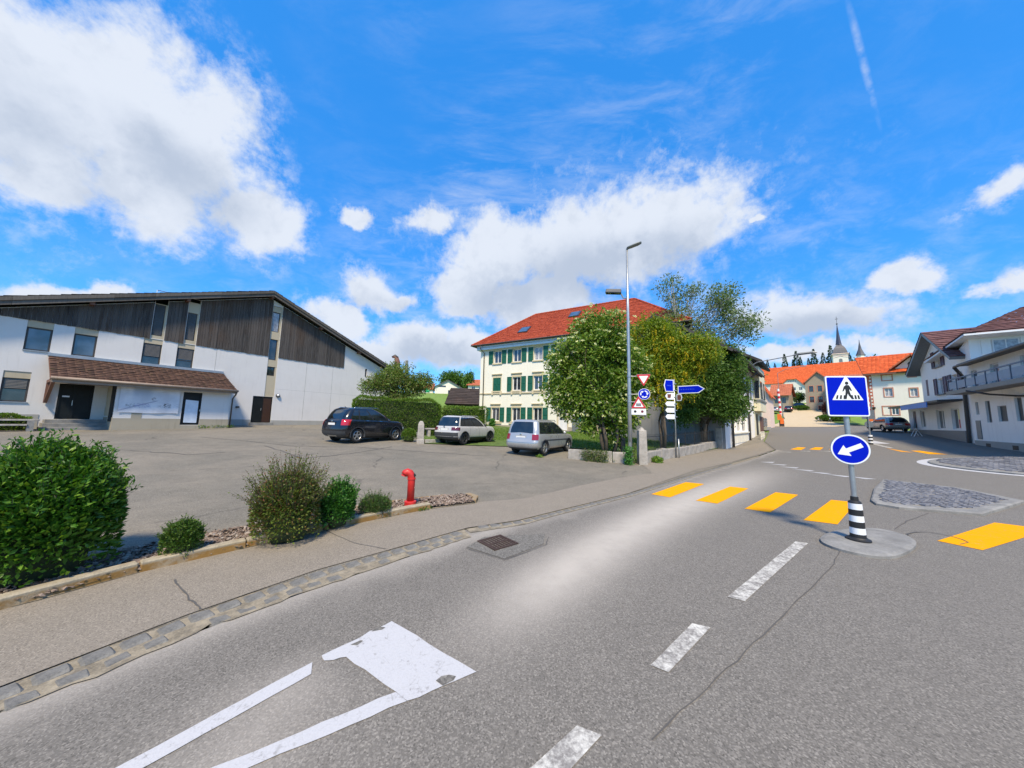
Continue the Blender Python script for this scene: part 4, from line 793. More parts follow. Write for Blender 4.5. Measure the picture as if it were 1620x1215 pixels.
def tiles(mb, A, B, C, D, rows, colw, lift=.035, jit=.006, seed=1):
    """lapped tiles over the slope A-B (eave) to D-C (ridge)"""
    r = random.Random(seed); A, B, C, D = map(Vector, (A,B,C,D)); n = (B-A).cross(D-A).normalized(); n = n if n.z >= 0 else -n
    for i in range(rows):
        t0, t1 = i/rows, (i+1.12)/rows; t1 = min(t1, 1); L0, R0, L1, R1 = A.lerp(D,t0), B.lerp(C,t0), A.lerp(D,t1), B.lerp(C,t1); k = max(1, int((R0-L0).length/colw)); sh = 0
        for j in range(k):
            u0, u1 = j/k, (j+1)/k; q = r.gauss(0, jit); h = n*(lift+q); h2 = n*(lift*.15+q)
            p = [L0.lerp(R0,u0)+h, L0.lerp(R0,u1)+h, L1.lerp(R1,u1)+h2, L1.lerp(R1,u0)+h2, L0.lerp(R0,u0)+n*.0, L0.lerp(R0,u1)+n*.0]
            mb.add(p, [(0,1,2,3),(4,5,1,0)])
def slab(mb, A, B, C, D, th):
    A, B, C, D = map(Vector, (A,B,C,D)); n = (B-A).cross(D-A).normalized(); n = n if n.z >= 0 else -n; mb.ext([A,B,C,D], -n*th)
def shutter(b, xa, xb, za, zb, y, mat, slats=11, **k):
    m = MB(); m.box(xa,xa+.07,y-.045,y,za,zb); m.box(xb-.07,xb,y-.045,y,za,zb); m.box(xa+.07,xb-.07,y-.045,y,zb-.08,zb); m.box(xa+.07,xb-.07,y-.045,y,za,za+.08); zm = (za+zb)/2; m.box(xa+.07,xb-.07,y-.045,y,zm-.04,zm+.04)
    for i in range(slats):
        z = za+.1+(zb-za-.2)*i/slats; h = (zb-za-.2)/slats
        if abs(z+h/2-zm) < .05: continue
        m.add([(xa+.07,y-.038,z),(xb-.07,y-.038,z),(xb-.07,y-.012,z+h*.95),(xa+.07,y-.012,z+h*.95)], [(0,1,2,3)])
    m.box(xa+.02,xb-.02,y-.010,y-.002,za+.02,zb-.02); return b.put('shutter', m, mat, **k)
# ---- the hall -------------------------------------------------------------
hb = Bld('village_hall', 'large white hall with dark plank gable and wide low roof on the left', 'hall', (-20.66,26.02), 31.7, .95)
RX = .45; rz = lambda x: 11.62-.385*abs(x-RX)
ops = [(-10.45,-9.62,5.05,6.68),(-8.91,-8.06,5.03,6.68),(-6.22,-5.36,4.94,6.68),(-4.64,-3.76,4.92,6.68),(-10.87,-10.05,2.25,3.87),(-5.95,-5.35,6.72,10.0),(-4.35,-3.75,6.72,10.0),(.75,1.45,3.37,11.05),(0,1.37,1.24,3.36),(-9.1,-7.87,1.38,3.38),(9.62,9.85,6.1,6.95),(10.9,11.15,5.9,6.6)]
m = MB(); facade(m, -13.4, 13.2, .3, rz, ops, 0., .16, (RX,)); 
m.poly([(13.2,0,.3),(13.2,24,.3),(13.2,24,rz(13.2)),(13.2,0,rz(13.2))]); m.poly([(-13.4,24,.3),(-13.4,0,.3),(-13.4,0,rz(-13.4)),(-13.4,24,rz(-13.4))]); m.poly([(13.2,24,.3),(-13.4,24,.3),(-13.4,24,rz(-13.4)),(RX,24,rz(RX)),(13.2,24,rz(13.2))])
hb.put('wall', m, M['hallwhite'])
def cladding(x0, x1, z0, ztop=None):
    m = MB(); x = x0
    while x < x1-.02:
        w = min(random.uniform(.13,.19), x1-x); y = -.028-random.random()*.022; za = z0-random.random()*.03; a, c = (rz(x)-.05, rz(x+w)-.05)
        if min(a, c) > za+.05: m.add([(x,y,za),(x+w-.012,y,za),(x+w-.012,y,c),(x,y,a),(x,0.001,za),(x+w-.012,0.001,za),(x+w-.012,0.001,c),(x,.001,a)], [(0,1,2,3),(4,0,3,7),(1,5,6,2),(4,5,1,0)])
        x += w
    o = hb.put('plank_cladding', m, M['planks']); o['kind'] = 'stuff'
for a in ((-12.2,-5.97),(-5.33,-4.37),(-3.73,.73),(1.47,7.25)): cladding(a[0], a[1], 6.70)
m = MB()
for xa, xb in ((-11.6,-10.47),): m.box(xa,xb,-.03,.01,6.55,6.7)
# roof
for nm, s in (('roof', 1),):
    mr = MB(); yo, yb = -.62, 24.6; zt = lambda x: 12.13-.385*abs(x-RX)
    tiles(mr, (-14.3,yb,zt(-14.3)),(-14.3,yo,zt(-14.3)),(RX,yo,zt(RX)),(RX,yb,zt(RX)), 44, 1.1, .03); tiles(mr, (14.0,yo,zt(14)),(14.0,yb,zt(14)),(RX,yb,zt(RX)),(RX,yo,zt(RX)), 42, 1.1, .03)
    ro = hb.put('roof', mr, M['darkroof'])
    md = MB(); md.ext([(-14.2,yo+.03,zt(-14.2)-.03),(RX,yo+.03,zt(RX)-.03),(14.0,yo+.03,zt(14)-.03),(14.0,yo+.03,zt(14)-.2),(RX,yo+.03,zt(RX)-.2),(-14.2,yo+.03,zt(-14.2)-.2)], (0,25,0)); hb.put('roof_deck', md, M['rooftrim'], ro)
    for nm2, dz0, dz1, yy in (('verge_board', .03, .24, -.02), ('verge_board', .26, .47, .03)):
        mv = MB()
        for xs in ((-14.3,RX),(RX,14.05)):
            n = 9
            for k in range(n):
                a = xs[0]+(xs[1]-xs[0])*k/n; c = xs[0]+(xs[1]-xs[0])*(k+1)/n-.01; j = random.gauss(0,.006); mv.ext([(a,yo+yy-.02,zt(a)-dz0+j),(c,yo+yy-.02,zt(c)-dz0+j),(c,yo+yy-.02,zt(c)-dz1+j),(a,yo+yy-.02,zt(a)-dz1+j)], (0,.045,0))
        hb.put(nm2, mv, M['rooftrim'], ro)
    for x in (-12.5,-8.5,-4.5,RX,4.6,8.6,12.2): z = zt(x)-.50; hb.put('purlin_end', MB().box(x-.09,x+.09,yo+.12,.0,z-.12,z+.12), M['redwood'], ro)
def hallwin(xa, xb, za, zb, blind=None, lint=.36, pane='bluepane', bar=None):
    hb.box('lintel_panel', M['beige'], xa+.003, xb-.003, .03, .15, zb-lint, zb-.003); f = window(hb, xa+.004, xb-.004, za+.02, zb-lint-.003, .14, M['dframe'], M[pane], 0, .07, bar)
    hb.box('sill', M['zinc'], xa-.02, xb+.03, -.05, .1, za-.03, za+.015)
    if blind:
        mm = MB(); z = blind
        while z < zb-lint-.03: mm.add([(xa+.08,.06,z),(xb-.08,.06,z),(xb-.08,.085,z+.06),(xa+.08,.085,z+.06)], [(0,1,2,3)]); z += .075
        hb.put('slat_blind', mm, M['blind'], f)
hallwin(-10.45,-9.62,5.05,6.68); hallwin(-8.91,-8.06,5.03,6.68); hallwin(-6.22,-5.36,4.94,6.68, 5.55, .32, 'pane', [5.5]); hallwin(-4.64,-3.76,4.92,6.68, 5.6, .32, 'pane', [5.5]); hallwin(-10.87,-10.05,2.25,3.87, 2.98, .36, 'pane', [2.95])
for xa, xb, za, zb in ((-5.95,-5.35,6.93,9.05),(-4.35,-3.75,6.97,8.95)):
    hb.box('lintel_panel', M['beige'], xa+.003, xb-.003, .02, .15, zb, rz(xa)-.06); hb.box('lintel_panel', M['beige'], xa+.003, xb-.003, .02, .15, 6.72, za); hb.box('reveal_strip', M['beige'], xb-.09, xb-.003, .03, .14, za+.003, zb-.003)
    f = window(hb, xa+.004, xb-.10, za, zb, .14, M['dframe'], M['pane'], 0, .05); mm = MB(); z = za+.06
    while z < zb-.06: mm.add([(xa+.06,.06,z),(xb-.15,.06,z),(xb-.15,.085,z+.055),(xa+.06,.085,z+.055)], [(0,1,2,3)]); z += .07
    hb.put('slat_blind', mm, M['blind'], f)
for za, zb in ((3.37,5.11),(5.87,6.44),(8.2,8.85),(10.55,11.02)): hb.box('lintel_panel', M['beige'], .753, 1.447, .03, .16, za, zb)
hb.box('reveal_strip', M['beige'], 1.33, 1.447, .04, .15, 5.11, 10.55)
for za, zb, p in ((5.11,5.87,'pane'),(6.44,8.2,'pane'),(8.85,10.55,'curtain')): window(hb, .757, 1.33, za, zb, .14, M['dframe'], M[p], 0, .06)
for xa, xb, za, zb in ((9.62,9.85,6.1,6.95),(10.9,11.15,5.9,6.6)): window(hb, xa+.003, xb-.003, za, zb, .14, M['dframe'], M['pane'], 0, .03)
d = MB(); d.box(.02,.68,.06,.12,1.26,3.34); d.box(0,1.37,.04,.06,3.30,3.358); d.box(0.0,.05,.03,.06,1.25,3.3); d.box(.66,.71,.03,.06,1.25,3.3); d.box(1.32,1.37,.03,.06,1.25,3.3); o = hb.put('glass_door', d, M['doorblack']); hb.box('door_leaf', M['doorbrown'], .71,1.32,.065,.12,1.26,3.30); hb.box('door_handle', M['steel'], .60,.63,-.02,.03,2.2,2.4, o)
hb.box('door_sill', M['concrete'], -.1,1.5,-.25,.1,.9,1.24)
hb.box('plinth', M['greybase'], -2.19,-.003,-.022,.01,.3,1.47); hb.box('plinth', M['greybase'], 1.373,13.2,-.022,.01,.3,1.43); hb.box('plinth', M['greybase'], -13.4,-9.6,-.022,.01,.3,1.62)
for x in (-2.55,6.2,-12.1,3.8): hb.box('panel_joint', M['greybase'], x-.012,x+.012,-.004,.002,1.5,6.66)
hb.box('panel_joint', M['greybase'], 1.5,13.1,-.003,.002,4.044,4.056)
l = MB(); l.lathe([(.0,0),(.15,0),(.16,.03),(.14,.1),(.05,.15),(.0,.16)], 18, tr(1.72,-.01,3.5) @ rot('X', R(90))); o = hb.put('wall_lamp', l, M['dframe'], smooth=True); l = MB(); l.lathe([(0,0),(.10,.0),(.08,.05),(0,.06)], 14, tr(1.70,-.12,3.53) @ rot('X', R(90))); hb.put('lamp_glass', l, M['signwhite'], o, smooth=True)
m = MB(); m.box(-1.05,-.85,-.12,.0,2.36,2.48); hb.put('wall_box', m, M['dframe'])
# annex with porch
AY = -2.5; m = MB(); facade(m, -7.35, -2.2, .4, 3.62, [(-4.6,-3.7,1.12,3.21)], AY, .1)
m.poly([(-7.35,0,.4),(-7.35,AY,.4),(-7.35,AY,3.62),(-7.35,0,4.8)]); m.poly([(-2.2,AY,.4),(-2.2,0,.4),(-2.2,0,4.8),(-2.2,AY,3.62)]); hb.put('annex_wall', m, M['hallwhite'])
hb.box('annex_side_panel', M['beige'], -7.37,-7.34,-1.35,-.02,1.6,3.6)
m = MB(); m.box(-7.37,-4.603,AY-.02,AY+.01,.4,1.5); m.box(-3.697,-2.18,AY-.02,AY+.01,.4,1.5); m.box(-6.68,-6.27,AY-.018,AY+.01,1.503,1.82); m.box(-7.375,-7.34,AY+.02,-.02,.4,1.55); m.box(-4.597,-3.703,AY-.02,AY+.01,.4,1.10); hb.put('annex_plinth', m, M['base'])
d = MB(); d.box(-4.6,-4.53,AY+.02,AY+.08,1.12,3.2); d.box(-3.77,-3.703,AY+.02,AY+.08,1.12,3.2); d.box(-4.53,-3.77,AY+.02,AY+.08,3.12,3.2); d.box(-4.53,-3.77,AY+.02,AY+.08,1.12,1.22); d.box(-4.53,-3.77,AY+.06,AY+.09,1.22,3.12); o = hb.put('annex_door', d, M['doorblack'])
p = MB(); p.add([(-4.45,AY+.05,1.27),(-3.82,AY+.045,1.25),(-3.83,AY+.05,2.68),(-4.45,AY+.05,2.73),(-4.1,AY+.03,1.95)], [(0,1,4),(1,2,4),(2,3,4),(3,0,4)]); hb.put('paper_sheet', p, plain('pale_blue_sheet', (.62,.70,.80), .5, var=.12, scale=3), o); hb.box('door_handle', M['steel'], -3.76,-3.72,AY-.03,AY+.02,2.0,2.12, o)
hb.box('side_door', M['doorblack'], -7.395,-7.36,-2.35,-1.5,1.30,3.35)
d = MB(); d.box(-9.1,-9.02,.0,.1,1.39,3.375); d.box(-7.95,-7.875,.0,.1,1.39,3.375); d.box(-9.02,-7.95,.0,.1,3.28,3.375); d.box(-8.6,-8.5,.0,.1,1.39,3.28); d.box(-9.02,-8.6,.05,.1,1.39,3.28); d.box(-8.5,-7.95,.05,.1,1.39,3.28); o = hb.put('entrance_door', d, M['doorblack'])
hb.box('door_handle', M['steel'], -8.60,-8.57,-.06,-.02,2.15,2.45, o); hb.box('door_plate', M['signwhite'], -8.95,-8.7,.035,.048,2.62,2.70, o)
m = MB()
for k, (z, y) in enumerate(((1.37,-1.1),(1.18,-1.45),(.98,-1.8))): m.box(-9.45-.08*k,-7.36,y+ .004*k,-.0-.01*k,.3,z)
hb.put('entrance_steps', m, M['concrete'], bevel=.015)
A, B = (-9.62,-3.02,3.52), (-2.05,-3.02,3.52); Cc, D = (-2.05,.0,4.88), (-9.62,.0,4.88)
m = MB(); tiles(m, A, B, Cc, D, 12, .30, .045, .008); o = hb.put('annex_roof', m, M['browntile']); m = MB(); slab(m, (A[0],A[1]+.03,A[2]-.03),(B[0],B[1]+.03,B[2]-.03),(Cc[0],Cc[1],Cc[2]-.03),(D[0],D[1],D[2]-.03), .14); hb.put('roof_deck', m, M['redwood'], o)
hb.box('roof_flashing', M['zinc'], -9.66,-2.05,-.16,.0,4.86,5.02, o)
m = MB(); m.tube([(-9.62,-3.09,3.50),(-2.0,-3.09,3.47)], .075, 8); hb.put('gutter', m, M['brownmetal'], o, smooth=True)
hb.box('eave_board', M['brownmetal'], -9.6,-2.1,-3.0,-2.95,3.28,3.46, o); m = MB(); m.box(-9.55,-7.36,-2.9,-.02,3.40,3.44); hb.put('porch_ceiling', m, M['redwood'], o)
m = MB(); m.ext([(-9.55,-.06,2.25),(-9.55,-.06,3.5),(-9.55,-.2,3.5),(-9.55,-.2,2.4)], (.12,0,0)); m.ext([(-9.55,-.1,2.25),(-9.55,-.28,2.25),(-9.55,-2.9,3.4),(-9.55,-2.7,3.5)], (.12,0,0)); m.ext([(-9.55,-.1,3.35),(-9.55,-2.95,3.35),(-9.55,-2.95,3.5),(-9.55,-.1,3.5)], (.12,0,0)); hb.put('porch_bracket', m, M['redwood'])
m = MB(); m.tube([(-2.06,-3.09,3.45),(-2.1,-3.0,3.2),(-2.12,-2.62,2.95),(-2.12,-2.60,1.0)], .045, 7); hb.put('downpipe', m, M['darkpipe'], smooth=True)
# printed banner
def banner():
    mm, nt, b = nodes('banner_print'); t = NT(nt); o = t.sep(); x, z = o[0], o[2]
    base = t.mix(t.ramp(t.noise(1.4, 4), .35, .7), (.55,.57,.62), (.70,.71,.75))
    blue = t.math('MULTIPLY', t.math('MULTIPLY', t.ramp(x, .35, .6), t.ramp(x, 1.0, 1.45, 1, 0)), t.ramp(z, .45, 1.5)); base = t.mix(t.math('MULTIPLY', blue, .75), base, (.30,.36,.46))
    ln = t.math('ABSOLUTE', t.math('SUBTRACT', z, t.math('ADD', t.math('MULTIPLY', x, .42), .12))); base = t.mix(t.math('MULTIPLY', t.ramp(ln, .0, .06, .75, 0), t.ramp(x, 1.4, 1.6, 1, 0)), base, (.22,.24,.34))
    n = t.noise(9, 4, .7, t.map((1,1,2.2)))
    for x0, x1, z0, z1, c, k in ((.25,.6,.36,.52,(.10,.10,.12),.9),(.6,1.25,.3,.55,(.2,.2,.42),.6),(1.75,2.1,.34,.6,(.06,.06,.06),1.),(1.5,1.8,.32,.5,(.4,.4,.42),.7),(1.25,1.42,.75,.95,(.16,.12,.10),.9),(2.2,2.45,.35,.6,(.45,.45,.5),.6)):
        w = t.math('MULTIPLY', t.math('MULTIPLY', t.ramp(x, x0-.03, x0+.03), t.ramp(x, x1-.03, x1+.03, 1, 0)), t.math('MULTIPLY', t.ramp(z, z0-.04, z0+.04), t.ramp(z, z1-.04, z1+.04, 1, 0)))
        base = t.mix(t.math('MULTIPLY', t.math('MULTIPLY', w, t.ramp(n, .48, .58)), k), base, c)
    t.L(base, b.inputs['Base Color']); b.inputs['Roughness'].default_value = .6; return mm
q = hb.root.matrix_basis if False else None
bx = Vector((-20.66,26.02,0))+hb.x*(-7.22)+Vector((hb.x.y,-hb.x.x,0))*2.56
m = MB(); m.sheet(lambda u, v: (u*2.45, .012*math.sin(u*17)+.01*math.sin(v*5+u*3), v*1.52+.015*math.sin(u*9)), 24, 8); o = m.build('banner', banner(), smooth=True); o.location = (bx.x,bx.y,1.82); o.rotation_euler = (0,0,math.atan2(hb.x.y,hb.x.x)); tag(o, 'wide pale printed banner stretched on the hall annex wall', 'banner')
# low stone bench wall under the windows beside the steps
def at(b, o, x, y): return Vector((o[0],o[1],0))+b.x*x+Vector((-b.x.y,b.x.x,0))*y
q = at(hb, (-20.66,26.02), -10.4, -1.9); e = empty('stone_bench', (q.x,q.y,H(q.x,q.y)), hb.root.rotation_euler.z, 'long low bench of two slabs left of the hall steps', 'bench')
m = MB(); m.box(-1.6,.75,-.25,.15,.52,.60); m.build('seat', M['stone'], e, bevel=.01); m = MB(); m.box(-1.6,.4,-.5,-.25,.28,.36); m.build('lower_slab', M['stone'], e, bevel=.01)
for x in (-1.4,-.5,.5): MB().box(x-.1,x+.1,-.45,.1,-.1,.519).build('support', M['concrete'], e)
# ---- green shuttered house --------------------------------------------------
gb = Bld('shuttered_house', 'cream three storey house with green shutters and red hipped roof', 'house', (-3.68,37.76), 120.6, 1.2)
cen = {1: [2.3,4.85,7.44,10.1,12.75,15.4,18.05], 2: [2.3,4.85,7.44,10.1,12.75,15.4,18.05], 3: [2.2,4.87,7.44,12.75,15.4,18.05]}; zz = {1: (8.3,9.72), 2: (5.12,6.62), 3: (1.78,3.25)}
ops = [(c-.52,c+.52,*zz[r]) for r in cen for c in cen[r]]+[(9.72,10.7,1.0,3.3)]
m = MB(); facade(m, 0, 20.7, .3, 9.95, ops, 0., .2); m.box(0,20.7,.5,10.6,.3,9.95); m.poly([(0,0,.3),(0,0,9.95),(0,.5,9.95),(0,.5,.3)]); m.poly([(20.7,0,.3),(20.7,.5,.3),(20.7,.5,9.95),(20.7,0,9.95)]); gb.put('wall', m, M['cream'])
for r in cen:
    za, zb = zz[r]
    for i, c in enumerate(cen[r]):
        if r == 2 and i == 0:
            shutter(gb, c-.52, c-.005, za, zb, .02, M['green']); shutter(gb, c+.005, c+.52, za, zb, .02, M['green'])
        else:
            window(gb, c-.50, c+.50, za, zb, .18, M['wframe'], M['curtain'] if (r, i) in ((1,2),(2,3),(1,4)) else M['pane'], 1, .075)
            for s in (-1, 1): shutter(gb, *sorted((c+s*.60, c+s*1.18)), za-.06, zb+.03, -.03, M['green'])
        t = MB(); t.box(c-.60,c-.505,-.025,.0,za,zb); t.box(c+.505,c+.60,-.025,.0,za,zb); t.box(c-.60,c+.60,-.027,.0,zb,zb+.30 if r > 1 else zb+.14); gb.put('window_surround', t, M['sandstone'])
        if r > 1: t = MB(); t.box(c-.68,c+.68,-.13,.0,zb+.36,zb+.45); t.box(c-.64,c+.64,-.07,.0,zb+.302,zb+.36); gb.put('lintel_hood', t, M['sandstone'])
        t = MB(); t.box(c-.66,c+.66,-.11,.12,za-.14,za-.005); 
        if r == 3: t.box(c-.85,c+.85,-.12,.0,za-.30,za-.16)
        if r == 2:
            for s in (-.55,.55): t.box(c+s-.09,c+s+.09,-.13,.0,za-.44,za-.142)
        gb.put('sill', t, M['sandstone'])
t = MB(); t.box(-.04,20.74,-.09,.0,4.80,4.90); t.box(-.04,20.74,-.05,.0,4.72,4.80); gb.put('cornice', t, M['sandstone'])
t = MB(); t.box(-.04,.42,-.03,.0,.3,4.70); t.box(-.04,.42,-.03,.0,4.92,9.8); t.box(20.3,20.74,-.03,.0,.3,4.70); gb.put('corner_pilaster', t, M['cream']); gb.box('plinth', M['base'], .43,9.6,-.04,.0,.3,1.35); gb.box('plinth', M['base'], 10.8,20.3,-.04,.0,.3,1.35)
d = MB(); d.box(9.74,10.68,.1,.15,1.02,3.25); o = gb.put('door', d, M['wframe'])
for i in range(2):
    for j in range(3): gb.box('pane', M['pane'], 9.87+.35*i,10.19+.35*i,.09,.098,2.02+.36*j,2.34+.36*j, o)
gb.box('lintel_hood', M['sandstone'], 9.5,10.9,-.13,0,3.55,3.66); t = MB(); t.box(9.6,9.72,-.025,0,1,3.45); t.box(10.7,10.82,-.025,0,1,3.45); t.box(9.72,10.7,-.025,0,3.3,3.45); gb.put('door_surround', t, M['sandstone']); t = MB(); t.box(9.4,11.2,-.9,-.03,.3,1.0); t.box(9.4,11.2,-1.2,-.9,.3,.8); gb.put('door_steps', t, M['concrete']); gb.box('meter_cabinet', M['greysteel'], 11.3,11.9,-.2,-.003,.6,2.2)
t = MB(); t.box(-.38,21.08,-.40,.0,9.92,10.46); t.box(-.38,-.0,.0,10.9,9.92,10.46); gb.put('eave_boarding', t, M['soffit']); t = MB(); t.box(-.42,21.12,-.44,-.40,10.16,10.20); gb.put('eave_moulding', t, M['zinc'])
e0, e1, yb, zE, zR = -1.05, 21.75, 11.2, 10.50, 15.25; mr = MB(); aL, aR = (4.4,5.3,zR), (16.3,5.3,zR)
tiles(mr, (e0,-.62,zE),(e1,-.62,zE),aR,aL, 30, .30, .05, .008, 2); tiles(mr, (e1,-.62,zE),(e1,yb,zE),aR,aR, 30, .6, .05, .008, 3); tiles(mr, (e0,yb,zE),(e0,-.62,zE),aL,aL, 30, .6, .05, .008, 4); tiles(mr, (e1,yb,zE),(e0,yb,zE),aL,aR, 12, 1.5, .04)
ro = gb.put('roof', mr, M['redtile']); md = MB(); md.add([(e0+.02,-.6,zE-.03),(e1-.02,-.6,zE-.03),(e1-.02,yb-.02,zE-.03),(e0+.02,yb-.02,zE-.03),(4.4,5.3,zR-.04),(16.3,5.3,zR-.04),(e0+.02,-.6,zE-.1),(e1-.02,-.6,zE-.1),(e1-.02,yb-.02,zE-.1),(e0+.02,yb-.02,zE-.1)], [(0,1,5,4),(1,2,5),(2,3,4,5),(3,0,4),(6,7,1,0),(7,8,2,1),(8,9,3,2),(9,6,0,3),(9,8,7,6)]); gb.put('roof_deck', md, M['darkroof'], ro)
m = MB()
for a, c in ((aL,aR),((e0,-.62,zE),aL),((e1,-.62,zE),aR)):
    A_, B_ = Vector(a), Vector(c); k = int((B_-A_).length/.38)
    for i in range(k): m.tube([A_.lerp(B_,i/k)+Vector((0,0,.05)), A_.lerp(B_,(i+1.08)/k)+Vector((0,0,.035))], [.12,.10], 7)
gb.put('ridge_tiles', m, M['redtile'], ro); m = MB(); m.tube([(e0,-.70,zE-.03),(e1,-.70,zE-.06)], .075, 7); gb.put('gutter', m, M['darkpipe'], ro)
for x, y in ((4.9,1.45),(10.2,3.55)):
    sl = (zR-zE)/5.92; T = tr(x, y, zE+(y+.62)*sl+.10) @ rot('X', math.atan(sl)); t = MB(); t.box(-.62,.62,-.72,.72,-.02,.05,T); o = gb.put('skylight', t, M['dframe'], ro); t = MB(); t.box(-.52,.52,-.62,.62,.052,.065,T); gb.put('pane', t, M['bluepane'], o)
m = MB(); m.tube([(.28,-.7,10.4),(.30,-.62,10.0),(.5,-.14,9.6),(.52,-.12,1.3)], .055, 7); gb.put('downpipe', m, M['darkpipe'], smooth=True)
# ---- house at the street end of the garden ------------------------------------
rb = Bld('corner_house', 'grey white house with glazed shopfront at the end of the garden wall', 'house', (16.94,25.25), 43, .25)
ops = [(.35,2.3,1.35,3.0),(2.7,4.9,1.35,3.0),(5.3,8.1,1.35,3.0),(1.2,2.7,4.8,6.9),(4.6,6.5,4.8,6.9),(9.4,11.2,5.0,6.9),(10.6,11.6,.6,3.0)]
m = MB(); facade(m, -2.2, 13.4, -.2, 7.6, ops, 0., .2); rb.put('side_wall', MB().poly([(-2.2,9,-.2),(-2.2,0,-.2),(-2.2,0,7.6),(-2.2,4.5,10.6),(-2.2,9,7.6)]), render_wall('shaded_grey_wall', (.25,.25,.25), (.12,.12,.12), .5, .5)); m.poly([(13.4,0,-.2),(13.4,9,-.2),(13.4,9,7.6),(13.4,4.5,10.6),(13.4,0,7.6)]); rb.put('wall', m, M['whitewall'])  # shade on the end wall is painted in as dark grey
for o_ in ops[:3]: window(rb, *o_, .18, M['wframe'], M['pane'], 0, .08, name='shop_window'); 
for o_ in ops[3:6]: window(rb, *o_, .18, M['wframe'], M['curtain'], 1, .07)
for xa, xb in ((.72,1.15),(2.75,3.2),(4.1,4.55),(6.55,7.0),(8.9,9.35),(11.25,11.7)): shutter(rb, xa, xb, 4.75, 6.95, -.02, M['greysteel'])
for k in range(4): rb.box('panel', M['cream'], .35+1.98*k,2.2+1.98*k,-.03,.0,.45,1.2)
rb.box('door', M['greysteel'], 10.65,11.55,.1,.16,.6,2.95); t = MB(); t.box(-.1,9.0,-.34,.0,3.5,3.64); t.box(-.1,9.0,-.18,.0,3.38,3.5); rb.put('cornice', t, M['cream']); rb.box('shop_sill', M['cream'], .2,8.6,-.12,.0,1.22,1.33)
t = MB(); slab(t, (-3,-.9,7.25),(14.1,-.9,7.25),(14.1,4.5,10.95),(-3,4.5,10.95), .2); slab(t, (14.1,9.9,7.25),(-3,9.9,7.25),(-3,4.5,10.95),(14.1,4.5,10.95), .2); ro = rb.put('roof', t, M['darkroof']); m = MB(); m.tube([(-3,-.98,7.15),(14.1,-.98,7.15)], .09, 7); rb.put('gutter', m, M['darkpipe'], ro)
for x in (.05,8.75): m = MB(); m.tube([(x,-.98,7.1),(x,-.7,6.75),(x,-.14,6.3),(x,-.14,3.75),(x,-.42,3.6),(x,-.42,3.4),(x,-.12,3.1),(x,-.12,.2)], .085, 7); rb.put('downpipe', m, M['darkpipe'], smooth=True)
t = MB(); t.box(9.6,12.6,-.9,-.0,-.2,.42); t.box(9.6,13.2,-1.5,-.9,-.2,.30); rb.put('door_steps', t, M['concrete']); m = MB()
for x in (9.7,10.4,11.1,11.8,12.5): m.tube([(x,-.85,.42),(x,-.85,1.3)], .03, 5)
m.tube([(9.7,-.85,1.3),(12.5,-.85,1.3)], .035, 5); m.tube([(9.7,-.85,.85),(12.5,-.85,.85)], .03, 5); rb.put('railing', m, M['cream'])
m = MB(); m.tube([(12.6,0,8.2),(12.6,-.6,8.6),(12.6,-3.6,9.0)], [.06,.05,.045], 6); m.tube([(12.6,-3.5,9.0),(12.6,-4.0,9.08),(12.6,-5.0,9.12),(12.6,-5.3,9.08)], [.05,.14,.12,.04], 6); o = m.build('street_lamp', M['greysteel']); o.matrix_world = Matrix.Translation((16.94,25.25,0)) @ Matrix.Rotation(math.atan2(rb.x.y,rb.x.x), 4, 'Z'); tag(o, 'slim street lamp on a long arm reaching from the corner house roof', 'street lamp')
# cream house with first floor bay
yb_ = Bld('bay_house', 'pale yellow house with jutting bay next past the corner house', 'house', (26.3,35.3), 43, .6)
m = MB(); facade(m, 0, 7.5, 0, 9.0, [(6.0,7.0,5.2,7.0)], 0, .2); m.box(0,7.5,.6,8,0,9); m.poly([(0,.6,0),(0,0,0),(0,0,9),(0,.6,9)]); yb_.put('wall', m, M['yellowwall']); window(yb_, 6.0,7.0,5.2,7.0,.18,M['wframe'],M['pane'])
t = MB(); t.box(.3,5.6,-.55,-.003,3.5,8.4); o = yb_.put('bay', t, M['yellowwall']); t = MB(); t.box(.2,5.7,-.65,-.001,4.55,4.75); yb_.put('bay_ledge', t, M['greysteel'], o); t = MB(); t.box(.9,5.0,-.58,-.551,4.9,6.8); yb_.put('bay_window', t, M['pane'], o); t = MB(); t.box(.3-.03,.3,-.5,-.1,4.9,6.8); yb_.put('bay_window', t, M['pane'], o)
for x in (2.9,): yb_.box('mullion', M['wframe'], x-.1,x+.1,-.60,-.582,4.9,6.8, o)
t = MB(); slab(t, (-.8,-1.0,8.9),(8.2,-1.0,8.9),(8.2,4,12),(-.8,4,12), .25); slab(t, (8.2,9,8.9),(-.8,9,8.9),(-.8,4,12),(8.2,4,12), .25); yb_.put('roof', t, M['darkroof']); yb_.box('doorway', M['doorblack'], 1.0,2.6,-.02,.0,.9,3.2); t = MB(); t.box(4.2,7.3,-.05,0,1.0,3.0); yb_.put('garage_door', t, M['redwood'])
# low dark planter / wall beyond it
q = (33.5,43.5); e = empty('planter_wall', (*q, H(*q)), math.atan2(.73,.68), 'dark slatted screen with planting beside the level crossing', 'screen')
for k in range(5): MB().box(0,4.6,-.05,.05,.55+.22*k,.72+.22*k).build('slat', M['greysteel'], e)
for x in (.1,2.3,4.5): MB().box(x-.06,x+.06,.051,.17,0,1.7).build('post', M['dframe'], e)
MB().box(-.2,5.0,-.4,.6,0,.45).build('trough', M['stone'], e)
# ---- white building on the right --------------------------------------------------
wb = Bld('shop_building', 'white building with maroon tiled gable and balcony on the right edge', 'building', (33.8,24.39), 218.4, 1.0)
